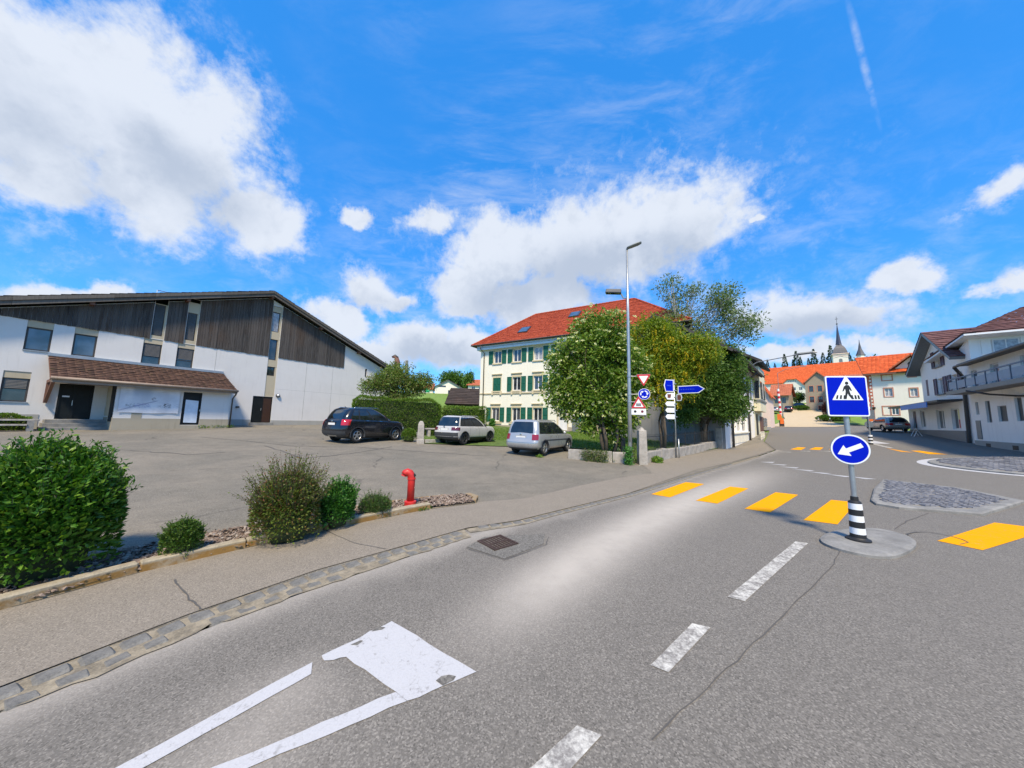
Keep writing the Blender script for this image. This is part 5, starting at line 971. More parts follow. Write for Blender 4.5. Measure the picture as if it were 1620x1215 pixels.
# gable part
ez, gz = 7.75, 10.25; gx = -3.3; gl = -7.5
top = lambda x: gz-.15-abs(x-gx)*(gz-ez)/(4.2)
ops = [(-6.5,-6.0,4.95,6.4),(-3.9,-2.6,4.9,6.2),(-1.1,.1,4.95,6.2),(-3.9,-2.6,7.2,8.5),(-5.0,-3.4,1.98,3.6),(-2.0,-.55,1.98,3.62)]
m = MB(); facade(m, gl, 2.3, .3, lambda x: max(top(x), 7.6+max(0, x)*.38), ops, 0., .2, (gx,.5)); m.poly([(2.3,0,.3),(2.3,9,.3),(2.3,9,8.5),(2.3,0,8.5)]); m.poly([(gl,9,.3),(gl,0,.3),(gl,0,top(gl)),(gl,9,top(gl))]); m.poly([(2.3,9,.3),(gl,9,.3),(gl,9,8),(2.3,9,8)]); wb.put('wall', m, M['whitewall'])
wb.box('shutter', M['purple'], -6.48,-6.02,.0,.05,4.96,6.39)
for xa, xb, za, zb in ops[1:4]:
    window(wb, xa, xb, za, zb, .18, M['wframe'], M['curtain'], 1, .08); wb.box('sill', M['concrete'], xa-.1,xb+.1,-.1,.1,za-.1,za)
    for s in (-1,1): shutter(wb, *sorted(((xa if s<0 else xb)+s*.02, (xa if s<0 else xb)+s*.62)), za-.05, zb+.05, -.03, M['purple'])
window(wb, *ops[4], .18, M['wframe'], M['pane'], 1, .09, name='shop_window'); window(wb, *ops[5], .18, M['wframe'], M['pane'], 1, .09, name='shop_window'); t = MB(); t.box(-1.15,-.68,.10,.14,2.75,3.5); wb.put('window_patch', t, plain('yellow_reflection', (.75,.72,.35), .5)); t = MB(); t.box(-1.15,-.68,.10,.14,2.1,2.73); wb.put('window_patch', t, plain('red_patch', (.45,.03,.04), .5))  # upper patch paints a bright yellow reflection, lower one is plain red
wb.box('plinth', M['greysteel'], -12.2,.2,-.05,-.003,.3,1.88)
t = MB(); tiles(t, (gl-1.,-.75,ez-.55),(gl-1.,9,ez-.55),(gx,9,gz),(gx,-.75,gz), 14, .4, .05, .008, 5); tiles(t, (gx+4.9,9,ez-.45),(gx+4.9,-.75,ez-.45),(gx,-.75,gz),(gx,9,gz), 14, .36, .06, .008, 6); ro = wb.put('roof', t, M['purpletile'])
t = MB(); slab(t, (gl-1.,-.72,ez-.58),(gl-1.,9,ez-.58),(gx,9,gz-.03),(gx,-.72,gz-.03), .22)
wb.put('roof_deck', t, M['greysteel'], ro); t = MB(); slab(t, (gx+4.9,9,ez-.48),(gx+4.9,-.72,ez-.48),(gx,-.72,gz-.03),(gx,9,gz-.03), .22); wb.put('roof_deck', t, M['greysteel'], ro)
t = MB(); A0, A1, A2, A3, ap = (-4.4,-.5,7.85),(3.4,-.5,8.62),(3.4,10.5,8.62),(-4.4,10.5,7.85),(-.1,3.3,10.8); ap2 = (-.1,7.5,10.75)
tiles(t, A0, A1, ap, ap, 16, .36, .06, .008, 7); tiles(t, A1, A2, ap2, ap, 16, .36, .06, .008, 8); tiles(t, A2, A3, ap2, ap2, 8, .8, .06); ro2 = wb.put('hip_roof', t, M['purpletile']); t = MB(); t.add([(A0[0],A0[1]+.02,A0[2]-.05),(A1[0]-.02,A1[1]+.02,A1[2]-.05),(A2[0]-.02,A2[1],A2[2]-.05),(A3[0],A3[1],A3[2]-.05),(A0[0],A0[1]+.02,A0[2]-.17),(A1[0]-.02,A1[1]+.02,A1[2]-.17),(A2[0]-.02,A2[1],A2[2]-.17),(A3[0],A3[1],A3[2]-.17)], [(4,5,1,0),(5,6,2,1),(6,7,3,2),(7,6,5,4),(0,1,2,3)]); wb.put('soffit', t, M['soffit'], ro2)
# end wall window of the upper floor (faces the street corner)
t = MB(); t.box(2.31,2.36,.95,2.05,7.2,8.2); o = wb.put('window', t, M['wframe']); t = MB(); t.box(2.362,2.37,1.02,1.47,7.27,8.13); t.box(2.362,2.37,1.54,1.98,7.27,8.13); wb.put('pane', t, M['curtain'], o)
for y in (.50,2.1): t = MB(); t.box(2.305,2.34,y,y+.4,7.2,8.2); wb.put('shutter', t, M['whitewall'])
# lower wing with balcony and canopy
ops = [(2.9,3.3,3.0,3.85),(4.2,4.8,2.45,3.85),(5.6,6.6,2.5,3.45),(7.5,8.2,2.5,3.85),(9.3,10.2,2.5,3.6),(2.9,3.7,4.75,6.0),(5.4,6.4,4.65,6.1),(8.6,10.4,4.65,6.1)]
m = MB(); facade(m, 2.302, 13.5, .3, 6.42, ops, -.25, .2); m.box(2.31,13.5,.2,8.9,.3,6.42); m.poly([(13.5,-.25,.3),(13.5,.2,.3),(13.5,.2,6.2),(13.5,-.25,6.2)]); m.poly([(2.302,.2,.3),(2.302,-.25,.3),(2.302,-.25,6.2),(2.302,.2,6.2)]); wb.put('wing_wall', m, M['whitewall'])
for o_ in ops[:5]: window(wb, *o_, -.1, M['greysteel'], M['blind'], 0, .05)
window(wb, *ops[5], -.1, M['wframe'], M['pane'], 0, .07); window(wb, *ops[6], -.1, M['wframe'], M['curtain'], 0, .07, name='balcony_door'); window(wb, *ops[7], -.1, M['wframe'], M['curtain'], 1, .07, name='balcony_door')
wb.box('utility_door', M['greysteel'], 2.75,3.35,-.29,-.251,1.35,2.6); wb.box('wing_plinth', M['greybase'], 2.4,13.5,-.33,-.253,.3,1.25)
for x in (3.9,6.9,9.8): wb.box('cellar_vent', M['black'], x,x+.6,-.335,-.332,.85,1.1)
t = MB(); t.box(2.1,13.6,-1.2,-.255,4.42,4.62); wb.put('balcony_slab', t, M['concrete'])
t = MB(); t.box(2.1,13.6,-1.22,-1.201,4.40,4.66); wb.put('balcony_edge', t, M['greysteel'])
for k in range(9):
    x = 2.3+k*1.3; pl = MB(); pl.box(x,x+.06,-1.15,-1.1,4.62,5.44); wb.put('baluster', pl, M['railblue'])
    if k < 8: t = MB(); t.box(x+.12,x+1.24,-1.13,-1.115,4.78,5.28); wb.put('balcony_panel', t, plain('frosted_panel', (.30,.37,.44), .5, var=.1, spec=.15) if k == 0 else bpy.data.materials['frosted_panel'])
t = MB(); t.box(2.25,12.8,-1.17,-1.09,5.44,5.50); wb.put('handrail', t, M['railblue']); t = MB(); t.ext([(2.6,-.75,6.40),(2.6,9,6.75),(2.6,9,6.95),(2.6,-.75,6.56)], (11.0,0,0)); wb.put('canopy_roof', t, M['dframe']); m = MB(); m.tube([(2.5,-.82,6.40),(13.6,-.82,6.42)], .08, 7); wb.put('gutter', m, M['darkpipe']); m = MB(); m.tube([(2.5,-.82,6.35),(2.2,-.6,6.1),(1.2,-.12,5.8),(.9,-.12,.6)], .10, 7); wb.put('downpipe', m, M['dframe'])
m = MB(); m.tube([(6.2,-1.5,4.4),(7.0,-.9,4.1),(8.2,-.34,3.9),(13,-.34,3.6)], .06, 6); wb.put('drain_pipe', m, M['dframe'])
# porch with blue fascia
m = MB(); facade(m, -12.2, gl-.003, .3, 4.0, [(-8.9,-7.6,2.1,3.7),(-10.9,-10.0,1.9,3.7)], 0., .2); m.poly([(-12.2,6,.3),(-12.2,0,.3),(-12.2,0,4),(-12.2,6,4)]); wb.put('porch_wall', m, M['whitewall']); window(wb, -8.9,-7.6,2.1,3.7,.18,M['wframe'],M['pane'],1,.09,name='display_window'); wb.box('porch_door', M['purple'], -10.9,-10.0,.1,.16,1.9,3.68)
t = MB(); t.ext([(-13.2,-1.2,4.05),(-13.2,6,4.35),(-13.2,6,4.55),(-13.2,-1.2,4.2)], (13.5,0,0)); wb.put('porch_roof', t, M['dframe']); wb.box('blue_fascia', M['bluesign'], -8.6,-1.8,-1.26,-1.205,3.72,4.15); t = MB(); t.box(-12.4,-9.4,-1.1,-.06,.3,1.35); wb.put('ramp', t, M['concrete']); m = MB(); m.tube([(-12.3,-1.05,1.2),(-12.3,-1.05,2.0),(-9.4,-1.05,2.4),(-9.4,-1.05,1.2)], .035, 5); wb.put('handrail', m, M['greysteel'])
e = empty('sign_board', (28.9,20.6,H(28.9,20.6)), 0, 'white A-board and trestle on the pavement under the blue shop fascia', 'board')
e.location = (at(wb,(33.8,24.39),-5.6,-1.1).x, at(wb,(33.8,24.39),-5.6,-1.1).y, 1.25); e.rotation_euler = wb.root.rotation_euler
m = MB(); m.box(-.5,.5,-.03,.03,.6,.75); m.build('table_top', M['stone'], e); m = MB()
for x in (-.42,.42): m.tube([(x,-.25,0),(x,0,.62),(x,.25,0)], .03, 5)
m.build('trestle', M['wframe'], e)
# ---- white gabled house with rose window frames --------------------------------------
q0 = (56.95,51.05); nb = Bld('rose_trim_house', 'white house with rose window frames and orange roof beyond the crossing', 'house', q0, 140.8, 2.4)
ops = [(1.12,2.08,9.37,10.15),(1.22,2.02,6.85,8.1),(.9,1.6,4.05,5.3),(1.74,2.46,4.05,5.3),(3.72,4.42,6.75,7.95),(3.74,4.40,9.7,10.55)]
m = MB(); facade(m, 0, 6.0, 1.5, lambda x: 10.5 if x < 2.4 else 12.7-abs(x-4.12)*1.0, ops, 0., .2, (2.4,2.401,4.12)); m.poly([(-.9,9,1.5),(-.9,0,1.5),(-.9,0,10.4),(-.9,4.5,13.7),(-.9,9,10.4)]); m.box(.01,5.99,.5,9,1.5,10.4); nb.put('wall', m, M['farwhite'])
for i, o_ in enumerate(ops):
    if i in (0,2): nb.box('blind_panel', M['farwhite'], o_[0],o_[1],.02,.1,o_[2],o_[3])
    else: window(nb, *o_, .16, M['wframe'], M['pane'] if i == 3 else M['curtain'], 1, .07)
    t = MB(); f = .13; xa, xb, za, zb = o_; t.box(xa-f,xa,-.04,0,za-f,zb+f); t.box(xb,xb+f,-.04,0,za-f,zb+f); t.box(xa,xb,-.04,0,zb,zb+f); t.box(xa,xb,-.04,0,za-f,za); nb.put('window_surround', t, M['rose'])
nb.box('corner_wall', M['brick'], -.9,-.003,-.02,.4,1.5,10.3)
for k in range(14): nb.box('corner_stone', M['farwhite'], -.30+.05*(k%2),-.10+.05*(k%2),-.05,-.021,2.9+.53*k,3.18+.53*k)
t = MB(); t.ext([(4.12+.36*math.cos(a),-.03,11.55+.48*math.sin(a)) for a in np.linspace(0, math.pi, 9)], (0,.02,0)); nb.put('lunette', t, M['dframe'])
t = MB(); tiles(t, (-.85,-.85,10.45),(6.4,-.85,10.45),(6.4,4.5,13.95),(-1.9,4.5,13.95), 14, .4, .06, .008, 9); tiles(t, (6.4,9.9,10.4),(-1.0,9.9,10.4),(-1.9,4.5,13.95),(6.4,4.5,13.95), 10, 1.2, .06); ro = nb.put('roof', t, M['orangetile']); t = MB(); slab(t, (-.85,-.83,10.40),(6.4,-.83,10.40),(6.4,4.5,13.90),(-1.9,4.5,13.90), .2); nb.put('roof_deck', t, M['redwood'], ro); t = MB(); slab(t, (1.95,-.95,11.05),(1.95,4.5,11.05),(4.12,4.5,13.05),(4.12,-.95,13.05), .16); slab(t, (6.3,4.5,11.05),(6.3,-.95,11.05),(4.12,-.95,13.05),(4.12,4.5,13.05), .16); nb.put('dormer_roof', t, M['rosetile'], ro); nb.box('eave_board', M['redwood'], -.85,2.6,-.90,-.86,10.2,10.42, ro)
nb.box('door_canopy', M['doorblack'], -.95,.15,-.9,-.05,5.0,5.2); nb.box('door', M['doorblack'], -.8,-.2,-.06,-.022,2.4,4.6)
# ---- church -----------------------------------------------------------------------------
cb = Bld('church_tower', 'white church tower with bell roof and slender dark spire', 'church', (156.8,153.3), 130, 18); w = 2.55
m = MB(); m.box(-w,w,-w,w,18,36.6); cb.put('tower', m, M['farwhite']); t = MB(); t.box(-w-.35,w+.35,-w-.35,w+.35,36.6,36.95); t.box(-w-.15,w+.15,-w-.15,w+.15,35.9,36.1); cb.put('cornice', t, M['pinkwall'])
for s, M_ in ((0,0),(1,90)):
    T = rot('Z', R(M_)) ; t = MB(); t.ext([(-.6,-w-.03,32.0),(.6,-w-.03,32.0),(.6,-w-.03,33.8)]+[(.6*math.cos(a),-w-.03,33.8+.6*math.sin(a)) for a in np.linspace(0,math.pi,7)]+[(-.6,-w-.03,33.8)], (0,.02,0), T); cb.put('belfry_window', t, M['greysteel'])
    t = MB(); t.tube([(-w,-w-.05,35.0),(-.9,-w-.05,35.3),(0,-w-.05,35.7),(.9,-w-.05,35.3),(w,-w-.05,35.0)], .12, 5, T); cb.put('arched_moulding', t, M['pinkwall'])
prof = [(w*1.42,36.95),(w*1.40,37.4),(w*1.22,38.6),(w*1.05,39.6),(w*.8,40.5),(w*.55,41.1),(w*.45,41.5),(w*.40,42.0),(w*.26,45.0),(w*.14,48.5),(.08,51.6),(.05,52.2)]
t = MB(); t.lathe(prof[:7], 4, rot('Z', R(45))); t2 = MB(); t2.lathe(prof[6:], 8); cb.put('bell_roof', t, M['slate']); cb.put('spire', t2, M['spire']); m = MB(); m.lathe([(.05,0),(.35,.2),(.35,.45),(.05,.65)], 8, tr(0,0,51.5)); m.tube([(0,0,51),(0,0,55.5)], .07, 5); m.box(-.5,.5,-.06,.06,54.2,54.4); cb.put('finial_cross', m, M['dframe'])
cs = Bld('turret', 'second thin dark spire rising behind the orange roof', 'spire', (161.5,148.4), 130, 18); m = MB(); m.lathe([(1.3,18),(1.3,35.5)], 8); cs.put('turret_base', m, M['farwhite']); m = MB(); m.lathe([(1.6,35.5),(1.2,36.6),(.6,38.5),(.15,41.5),(.05,43.0)], 8); cs.put('spire', m, M['slate'])
# ---- houses up the hill road ----------------------------------------------------------------
def simple_house(name, label, o, yaw, base, w, d, ez, rzh, wall, roofm, wins, along=True, hip=0., over=.5, pane='pane', frame='wframe', cat='house', trim=None, rows=10):
    b = Bld(name, label, cat, o, yaw, base); m = MB(); ops = [x[:4] for x in wins]
    if along:
        facade(m, 0, w, base-2, ez, ops, 0, .15); m.poly([(w,0,base-2),(w,d,base-2),(w,d,ez),(w,d/2,rzh),(w,0,ez)]); m.poly([(0,d,base-2),(0,0,base-2),(0,0,ez),(0,d/2,rzh),(0,d,ez)])
    else:
        facade(m, 0, w, base-2, lambda x: min(rzh-abs(x-w/2)*(rzh-ez)/(w/2), rzh-hip), ops, 0, .15, (w/2, w/2-hip*(w/2)/(rzh-ez+1e-6), w/2+hip*(w/2)/(rzh-ez+1e-6))); m.poly([(w,0,base-2),(w,d,base-2),(w,d,ez),(w,0,ez)]); m.poly([(0,d,base-2),(0,0,base-2),(0,0,ez),(0,d,ez)])
    m.poly([(w,d,base-2),(0,d,base-2),(0,d,ez),(w,d,ez)]); b.put('wall', m, M[wall])
    for x in wins:
        window(b, *x[:4], .12, M[frame], M[x[4] if len(x) > 4 else pane], 1 if x[1]-x[0] > .7 else 0, .08)
        if trim: f = .16; t = MB(); t.box(x[0]-f,x[0],-.04,0,x[2]-f,x[3]+f); t.box(x[1],x[1]+f,-.04,0,x[2]-f,x[3]+f); t.box(x[0],x[1],-.04,0,x[3],x[3]+f); b.put('window_surround', t, M[trim])
    t = MB(); k = (rzh-ez)/((d if along else w)/2); e = ez-over*k
    if along:
        tiles(t, (-over,-over,e+.12),(w+over,-over,e+.12),(w+over-hip,d/2,rzh+.12),(-over+hip,d/2,rzh+.12), rows, .8, .08); tiles(t, (w+over,d+over,e+.12),(-over,d+over,e+.12),(-over+hip,d/2,rzh+.12),(w+over-hip,d/2,rzh+.12), rows, 1.5, .08)
        if hip: tiles(t, (w+over,-over,e+.12),(w+over,d+over,e+.12),(w+over-hip,d/2,rzh+.12),(w+over-hip,d/2,rzh+.12), rows, .8, .08); tiles(t, (-over,d+over,e+.12),(-over,-over,e+.12),(-over+hip,d/2,rzh+.12),(-over+hip,d/2,rzh+.12), rows, .8, .08)
    else:
        hy = hip*1.0; hx = hip*(w/2)/(rzh-ez+1e-6)
        t.add([(-over,-over,e+.12),(w/2-hx,-over,rzh-hip+.12),(w/2,hy,rzh+.12),(w/2,d,rzh+.12),(-over,d,e+.12)], [(4,0,1,2,3)]); t.add([(w+over,-over,e+.12),(w/2+hx,-over,rzh-hip+.12),(w/2,hy,rzh+.12),(w/2,d,rzh+.12),(w+over,d,e+.12)], [(0,4,3,2,1)])
        if hip: t.add([(w/2-hx,-over,rzh-hip+.12),(w/2+hx,-over,rzh-hip+.12),(w/2,hy,rzh+.12)], [(0,1,2)])
        t.ext([(-over,-over,e+.12),(w/2-hx,-over,rzh-hip+.12),(w/2+hx,-over,rzh-hip+.12),(w+over,-over,e+.12),(w+over,-over,e-.18),(w/2+hx,-over,rzh-hip-.18),(w/2-hx,-over,rzh-hip-.18),(-over,-over,e-.18)], (0,.1,0))
    b.put('roof', t, M[roofm]); return b
gy = 138.8
g1 = simple_house('gable_house', 'pale house front with clipped gable under the long orange roof', (104.7,126.8), gy, 11.2, 8.1, 12, 17.0, 21.6, 'farwhite', 'orangetile', [(4.0,5.0,15.6,16.8),(5.9,6.9,15.6,16.8),(4.0,5.0,13.4,14.6),(5.9,6.9,13.4,14.6),(.7,1.6,15.6,16.8),(2.2,3.1,15.6,16.8),(2.9,3.2,18.9,19.6),(3.4,3.7,18.9,19.6),(3.9,4.2,18.9,19.6),(4.4,4.7,18.9,19.6),(4.9,5.2,18.9,19.6)], along=False, hip=1.6, over=.5)
simple_house('long_roof_house', 'very long house under a broad orange tiled roof across the hill', (106.5,139.5), gy, 10, 32, 14, 20.0, 27.2, 'farwhite', 'orangetile', [(2,3,15,16.5),(5,6,15,16.5)], True, 0., .6, rows=14)
simple_house('rose_roof_house', 'low house with faded rose roof just below the church tower', (124.5,127.5), gy, 10, 16, 10, 21.0, 26.2, 'farwhite', 'rosetile', [(2,3,17,18.4),(6,7,17,18.4)], True, 0., .5)
simple_house('market_shed', 'low building with brown tiled roof behind the raised barrier', (77.5,96.5), gy, 6.3, 3.7, 7, 11.3, 14.4, 'greige', 'rosetile', [(.5,1.5,8.6,10.3),(2.1,3.1,8.6,10.3)], True, 0., .7, frame='dframe')
simple_house('greige_house', 'narrow brownish stone house beside the sunny hill road', (83.8,92.4), gy, 5.6, 5.4, 9, 14.6, 17.4, 'greige', 'rosetile', [(.8,1.7,11.8,13.4),(2.6,3.5,11.8,13.4),(.8,1.7,8.8,10.4),(2.6,3.5,8.8,10.4),(2.5,3.4,6.4,7.8)], False, 0., .5, frame='dframe', trim='rose')
simple_house('garden_house', 'yellowish house with tall windows partly hidden by the crossing sign', (82.6,83.2), gy, 4.8, 10, 9, 12.3, 15.6, 'yellowwall', 'rosetile', [(1.0,2.0,9,11.4),(3.0,4.0,9,11.4),(5,6,9,11.4),(7,8,9,11.4),(1,2,5.6,7.8),(3,4,5.6,7.8)], True, 0., .6, trim='greige')
simple_house('pink_house', 'pinkish white gabled house beyond the jutting bay', (36.83,52.88), 133, 1.6, 4.0, 7, 6.95, 10.5, 'pinkwall', 'orangetile', [(2.6,3.2,4.6,6.0),(1.2,1.8,4.6,6.0)], False, 0., .4, frame='rose')
# hill houses on the left
simple_house('hill_house', 'small white house with low gable on the green hill', (-27.3,115.0), 78, 10.6, 9.0, 8, 13.2, 15.6, 'farwhite', 'slate', [(1.5,3.8,13.0,13.6),(4.6,5.8,10.6,12.0)], False, 0., .5, frame='dframe')
simple_house('hill_house', 'white house with a red roof left of the small gabled one', (-36.5,118.5), 78, 10.8, 7.5, 8, 12.6, 15.0, 'farwhite', 'rosetile', [(1.5,3.0,11.2,12.2),(4.5,6,11.2,12.2)], True, 0., .5)
simple_house('hill_house', 'white hill house with red roof touching the shuttered house corner', (-14.8,109.5), 95, 10.4, 7, 8, 13.4, 15.6, 'farwhite', 'rosetile', [(1.2,2.4,11.6,13.0),(3.6,4.8,11.6,13.0)], True, 0., .6)
simple_house('hill_barn', 'grey roofed building behind the small white gabled hill house', (-22.0,124.5), 78, 11.5, 9, 8, 14.4, 17.2, 'farwhite', 'slate', [(1.2,2.4,12.4,13.6)], True, 0., .5, cat='building')
simple_house('timber_barn', 'old dark timber barn with steep plank roof behind the hedge', (-10.7,54.4), 82, 2.4, 5.6, 8, 4.5, 7.3, 'oldbarn', 'oldbarn', [], True, .7, .4, cat='barn')
for p, lab, mt in (((-29.2,112.5),'bright green container standing in the meadow on the hill','green'),):
    z = H(*p); e = empty('container', (*p, z), .2, lab, 'container'); MB().box(-.7,.7,-.6,.6,.15,1.7).build('body', plain('bright_green', (.02,.42,.18), .5), e, bevel=.05); MB().box(-.75,.75,-.65,.65,1.7,1.82).build('lid', M['green'], e)
# ---------------------------------------------------------------- cars
M['carblack'] = carpaint('black_paint', (.010,.012,.018), .3, .22); M['carwhite'] = carpaint('chalk_paint', (.50,.49,.47), .1, .3); M['carsilver'] = carpaint('silver_paint', (.46,.465,.46), .5, .32); M['cargrey'] = carpaint('grey_paint', (.27,.26,.24), .5, .3); M['carblue'] = carpaint('dark_blue_paint', (.02,.035,.08), .4, .3)
M['clad'] = plain('grey_cladding', (.045,.048,.052), .6); M['cargla'] = glass('car_glass', (.012,.016,.018), .03, .9); M['tail'] = plain('tail_light_red', (.42,.010,.014), .15, coat=1.); M['tailmid'] = plain('tail_light_deep_red', (.24,.010,.014), .15, coat=1.); M['taildark'] = plain('tail_light_dark', (.10,.012,.016), .15, coat=1.); M['rim'] = plain('alloy_rim', (.46,.47,.48), .3, metal=.8); M['darkrim'] = plain('dark_rim', (.05,.05,.052), .4, metal=.4); M['chrome'] = plain('chrome_trim', (.6,.61,.62), .15, metal=1.); M['plate'] = plain('number_plate', (.72,.72,.70), .4); M['headl'] = plain('head_light', (.5,.52,.55), .1, coat=1.)
def cat(p0, p1, p2, p3, t): return .5*((2*p1)+(-p0+p2)*t+(2*p0-5*p1+4*p2-p3)*t*t+(-p0+3*p1-3*p2+p3)*t**3)
class Shell:
    """stack of rounded rings: z at rear, z at front, x rear, x front, half width, rear radius, front radius, bow rear, bow front"""
    def __init__(s, rings): s.r = np.array(rings, float)
    def par(s, h):
        n = len(s.r); i = min(int(h), n-2); t = h-i; g = lambda k: s.r[min(max(k,0),n-1)]; return cat(g(i-1), g(i), g(i+1), g(i+2), t)
    def pt(s, t, h):
        z0, z1, xr, xf, w, rr, rf, br, bf = s.par(h); t = t%8; k = int(t); u = t-k; rr = min(rr, w*.95); rf = min(rf, w*.95); q = math.pi/2
        if k == 0: y = (w-rr)*(1-2*u); x = xr; 
        elif k == 1: x = xr+rr-rr*math.cos(u*q); y = -(w-rr)-rr*math.sin(u*q)
        elif k == 2: x = (xr+rr)+(xf-rf-xr-rr)*u; y = -w
        elif k == 3: x = xf-rf+rf*math.sin(u*q); y = -(w-rf)-rf*math.cos(u*q)
        elif k == 4: x = xf; y = -(w-rf)*(1-2*u)
        elif k == 5: x = xf-rf+rf*math.cos(u*q); y = (w-rf)+rf*math.sin(u*q)
        elif k == 6: x = (xf-rf)+(xr+rr-xf+rf)*u; y = w
        else: x = xr+rr-rr*math.sin(u*q); y = (w-rr)+rr*math.cos(u*q)
        e = (y/w)**2; m = (xr+xf)/2
        if x < m: x -= br*(1-e)*((m-x)/(m-xr))**2
        else: x += bf*(1-e)*((x-m)/(xf-m))**2
        f = min(max((x-xr)/(xf-xr), 0), 1); f2 = f*f*(3-2*f) if z0 != z1 else 0; return Vector((x, y, z0+(z1-z0)*f**1.6))
    def mesh(s, crown=.03, nh=4, bottom=True):
        m = MB(); n = len(s.r); ts = []
        for k, c in enumerate((10,6,18,6,10,6,18,6)): ts += [k+i/c for i in range(c)]
        N = len(ts); hs = [i/nh for i in range((n-1)*nh+1)]; vs = [tuple(s.pt(t, min(h, n-1-1e-6))) for h in hs for t in ts]
        fs = [(i*N+k, i*N+(k+1)%N, (i+1)*N+(k+1)%N, (i+1)*N+k) for i in range(len(hs)-1) for k in range(N)]
        b = (len(hs)-1)*N; z0, z1, xr, xf, w, *_ = s.r[-1]; top = []; 
        # cap: pair every right-hand point with its left-hand mirror
        right = [k for k in range(N) if vs[b+k][1] < -1e-4]; right.sort(key=lambda k: ts[k]); left = {}
        rows = []
        for k in range(5, N//2+5): 
            a = k%N; c = (10-k)%N; rows.append((a, c))
        # sequence from rear centre along the right side to front centre
        order = [i%N for i in range(5, 5+N//2+1)]; mir = [(10-i)%N for i in range(5, 5+N//2+1)]; cols = 6; base = len(vs); ids = []
        for a, c in zip(order, mir):
            A, B = Vector(vs[b+a]), Vector(vs[b+c]); row = [b+a]
            for j in range(1, cols):
                u = j/cols; p = A.lerp(B, u); p.z += crown*4*u*(1-u)*min(1,(A-B).length/w); vs.append(tuple(p)); row.append(len(vs)-1)
            row.append(b+c); ids.append(row)
        for r0, r1 in zip(ids[:-1], ids[1:]):
            for j in range(cols):
                q = []
                for v in (r0[j], r1[j], r1[j+1], r0[j+1]):
                    if v not in q: q.append(v)
                if len(q) > 2: fs.append(tuple(q))
        if bottom: fs.append(tuple(range(N))[::-1])
        m.add(vs, fs); return m
    def patch(s, t0, t1, h0, h1, off=.006, nu=10, nv=4, shape=None):
        m = MB()
        def fn(u, v):
            if shape: u, v = shape(u, v)
            t, h = t0+(t1-t0)*u, h0+(h1-h0)*v; p = s.pt(t, h); a = s.pt(t+.01, h)-s.pt(t-.01, h); hh = min(max(h,.02), len(s.r)-1.03); b = s.pt(t, hh+.01)-s.pt(t, hh-.01); n = a.cross(b)
            n = n.normalized() if n.length > 1e-9 else Vector((0,0,1)); return tuple(p+n*off)
        m.sheet(fn, nu, nv); return m
def wheel(parent, x, y, r, w, side, rim, spokes=5):
    T = tr(x, y, r) @ rot('X', R(-90 if side > 0 else 90)); m = MB()
    m.lathe([(r*.60,-w/2),(r*.92,-w/2),(r,-w*.36),(r,w*.36),(r*.93,w/2),(r*.70,w/2),(r*.66,w*.40),(r*.66,w*.1)], 28, T); o = m.build('wheel', M['rubber'], parent, smooth=True)
    m = MB(); m.lathe([(r*.68,w*.05),(r*.68,w*.42),(r*.63,w*.46),(r*.60,w*.40),(r*.60,w*.05)], 28, T); m.lathe([(.0,w*.42),(r*.16,w*.40),(r*.17,w*.2),(0,w*.2)], 14, T)
    for k in range(spokes):
        a = 2*math.pi*k/spokes+.3; A = T @ rot('Z', a); m.add([(r*.12,-r*.075,w*.38),(r*.62,-r*.11,w*.40),(r*.62,r*.11,w*.40),(r*.12,r*.075,w*.38),(r*.12,-r*.1,w*.2),(r*.62,-r*.12,w*.25),(r*.62,r*.12,w*.25),(r*.12,r*.1,w*.2)], [(0,1,2,3),(0,4,5,1),(2,6,7,3)], A)
    m.build('rim', rim, o, smooth=False); m = MB(); m.lathe([(0,w*.06),(r*.6,w*.06),(r*.6,.0),(0,.0)], 20, T); m.build('brake_disc', M['black'], o)
